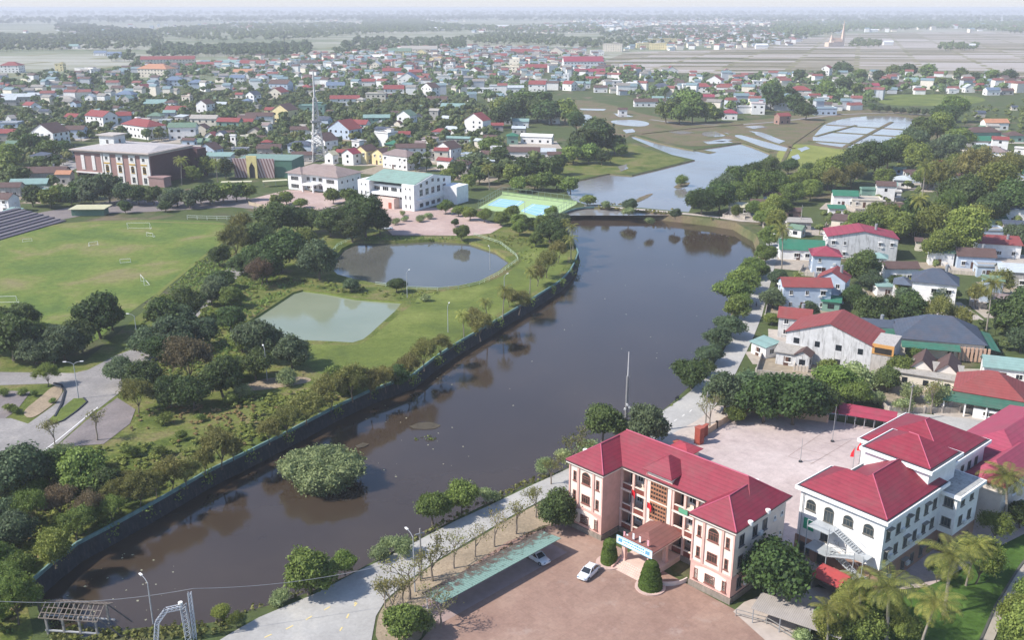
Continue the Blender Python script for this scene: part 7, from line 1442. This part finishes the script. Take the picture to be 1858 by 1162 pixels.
tufts('bank_weeds', [[(1085, 378), (1200, 387.5), (1335, 404), (1335, 401), (1200, 385), (1085, 376)], [(1060, 370), (1140, 374), (1246, 385), (1246, 383.5), (1140, 373), (1060, 369)]], .6, .8, L_OLIVE)
tufts('leaf_litter', [[(775, 1090), (805, 1060), (925, 985), (985, 955), (990, 962), (930, 998), (812, 1072), (790, 1098)]], .3, .3, L_BROWN)
wl_ = []
for k in range(60):
    a = T[g.integers(3, 20)].lerp(T[g.integers(3, 20)], 0); wl_.append(a)
C = np.array([(p.x + g.normal() * .8 + .2, p.y + g.normal() * .8, g.uniform(-1.6, .9)) for p in wl_ for _ in range(40)]); d = unit(g.normal(size=C.shape)); a_ = unit(np.cross(d, g.normal(size=C.shape)))
tag(link('wall_creeper', quads_mesh('wall_creeper', C, a_ * .22, np.cross(d, a_) * .16, L_MID)), None, None, None, 'stuff')
# weed islands by the banks
tufts('water_weeds', [[(70, 1100), (110, 1060), (140, 1075), (120, 1110), (90, 1130)], [(748, 776), (762, 770), (782, 769), (796, 775), (770, 780)]], .8, .35, L_LIGHT, z=ZR)

C = []
for poly, per in (([(70, 1100), (110, 1050), (240, 960), (330, 980), (300, 1100), (240, 1135), (120, 1145)], 9), ([(560, 900), (700, 760), (820, 740), (900, 820), (700, 930)], 40), ([(1060, 420), (1300, 420), (1300, 560), (1000, 760), (900, 700)], 260), ([(640, 740), (750, 690), (830, 640), (860, 660), (700, 780)], 25)):
    for x, y in scatter(poly, per, g, avoid=False): C.append((x, y, ZR + .03))
C = np.array(C); t = g.uniform(0, 6.28, len(C)); a_ = np.stack([np.cos(t), np.sin(t), t * 0], 1); s_ = g.uniform(.06, .28, (len(C), 1))
tag(link('floating_litter', quads_mesh('floating_litter', C, a_ * s_, np.cross([0, 0, 1.], a_) * s_ * .7, mat('plain', 'a9a78c', .8, .3))), None, None, None, 'stuff')
# ------------------------------------------------------------------ haze
hb = MB(); hb.box(-15500, 15500, -150, 28000, -6, 84)
hm = bpy.data.materials.new('haze'); hm.use_nodes = True; t = hm.node_tree; t.nodes.clear()
pv_ = t.nodes.new('ShaderNodeVolumePrincipled'); pv_.inputs['Color'].default_value = (.95, .965, 1.0, 1); pv_.inputs['Density'].default_value = HAZE_DENSITY; pv_.inputs['Anisotropy'].default_value = 0
mo = t.nodes.new('ShaderNodeOutputMaterial'); t.links.new(pv_.outputs[0], mo.inputs['Volume'])
tag(hb.build('haze', hm), None, None, None, 'stuff')

# ------------------------------------------------------------------ labels: each thing told apart by what it stands near
LM = [('the white assembly hall', 735, 372), ('the white villa', 585, 345), ('the striped hall', 465, 315), ('the banded brown-pink building', 215, 320), ('the far football goal', 252, 416), ('the middle small football goal', 228, 478),
      ('the right-hand football goal', 259, 515), ('the double-armed street lamp', 143, 724), ('the pavilion frame', 130, 1150), ('the lattice arch', 320, 1160), ('the island bush', 588, 875), ('the lamp by the dirt path', 485, 692),
      ('the larger pond', 770, 480), ('the pale green pond', 590, 585), ('the tennis courts', 955, 378), ('the pointed green spit', 1200, 295), ('the causeway', 1190, 388), ('the mud bar bush', 1237, 338),
      ('the office block', 1180, 1010), ('the green carport', 890, 1030), ('the white school block', 1540, 1000), ('the riverside mast', 1135, 790), ('the covered walkway', 1550, 775), ('the tan yard wall corner', 1350, 748),
      ('the big grey gabled house', 1500, 670), ('the pale blue two-storey house', 1463, 564), ('the long stained white house', 1572, 474), ('the slate blue roofed house', 1708, 566), ('the large slate roof', 1716, 650), ('the red pyramid roof', 1800, 770),
      ('the white car on the road', 1357, 553), ('the blue-roofed white house', 1850, 408), ('the paddy field', 1570, 250), ('the church', 1517, 84), ('the pink-roofed white block', 1058, 128), ('the steel lattice tower', 578, 292),
      ('the thin dark mast', 520, 125), ('the town centre mast', 884, 110), ('the far cream wall', 110, 150), ('the red-gabled white house', 866, 244), ('the white villa by the paddies', 1808, 304), ('the far left mast', 112, 93), ('the long pink-red school roof', 300, 121), ('the brown-roofed riverside row', 960, 292)]
ORD = ['nearest', 'second nearest', 'third nearest', 'fourth nearest', 'fifth nearest', 'sixth nearest', 'seventh nearest', 'eighth nearest', 'ninth nearest', 'tenth nearest'] + [f'{k} nearest' for k in ('eleventh', 'twelfth', 'thirteenth', 'fourteenth', 'fifteenth', 'sixteenth', 'seventeenth', 'eighteenth', 'nineteenth', 'twentieth', '21st', '22nd', '23rd', '24th', '25th', '26th', '27th', '28th', '29th', '30th')]
bins = {}
for o, x, y, desc, cat in THINGS:
    best = min(LM, key=lambda l: math.hypot(x - l[1], (y - l[2]) * 1.7)); dx, dy = x - best[1], (y - best[2]) * 1.7
    rel = ('right of' if dx > 0 else 'left of') if abs(dx) > abs(dy) else ('in front of' if dy > 0 else 'behind')
    bins.setdefault((desc, best[0], rel), []).append((math.hypot(dx, dy), o))
for (desc, lm, rel), L_ in bins.items():
    L_.sort(key=lambda q: q[0])
    for i, (_, o) in enumerate(L_):
        o['label'] = f'{desc} {rel} {lm}' if len(L_) == 1 else f'{desc}, {ORD[min(i, 29)]} {rel} {lm}'
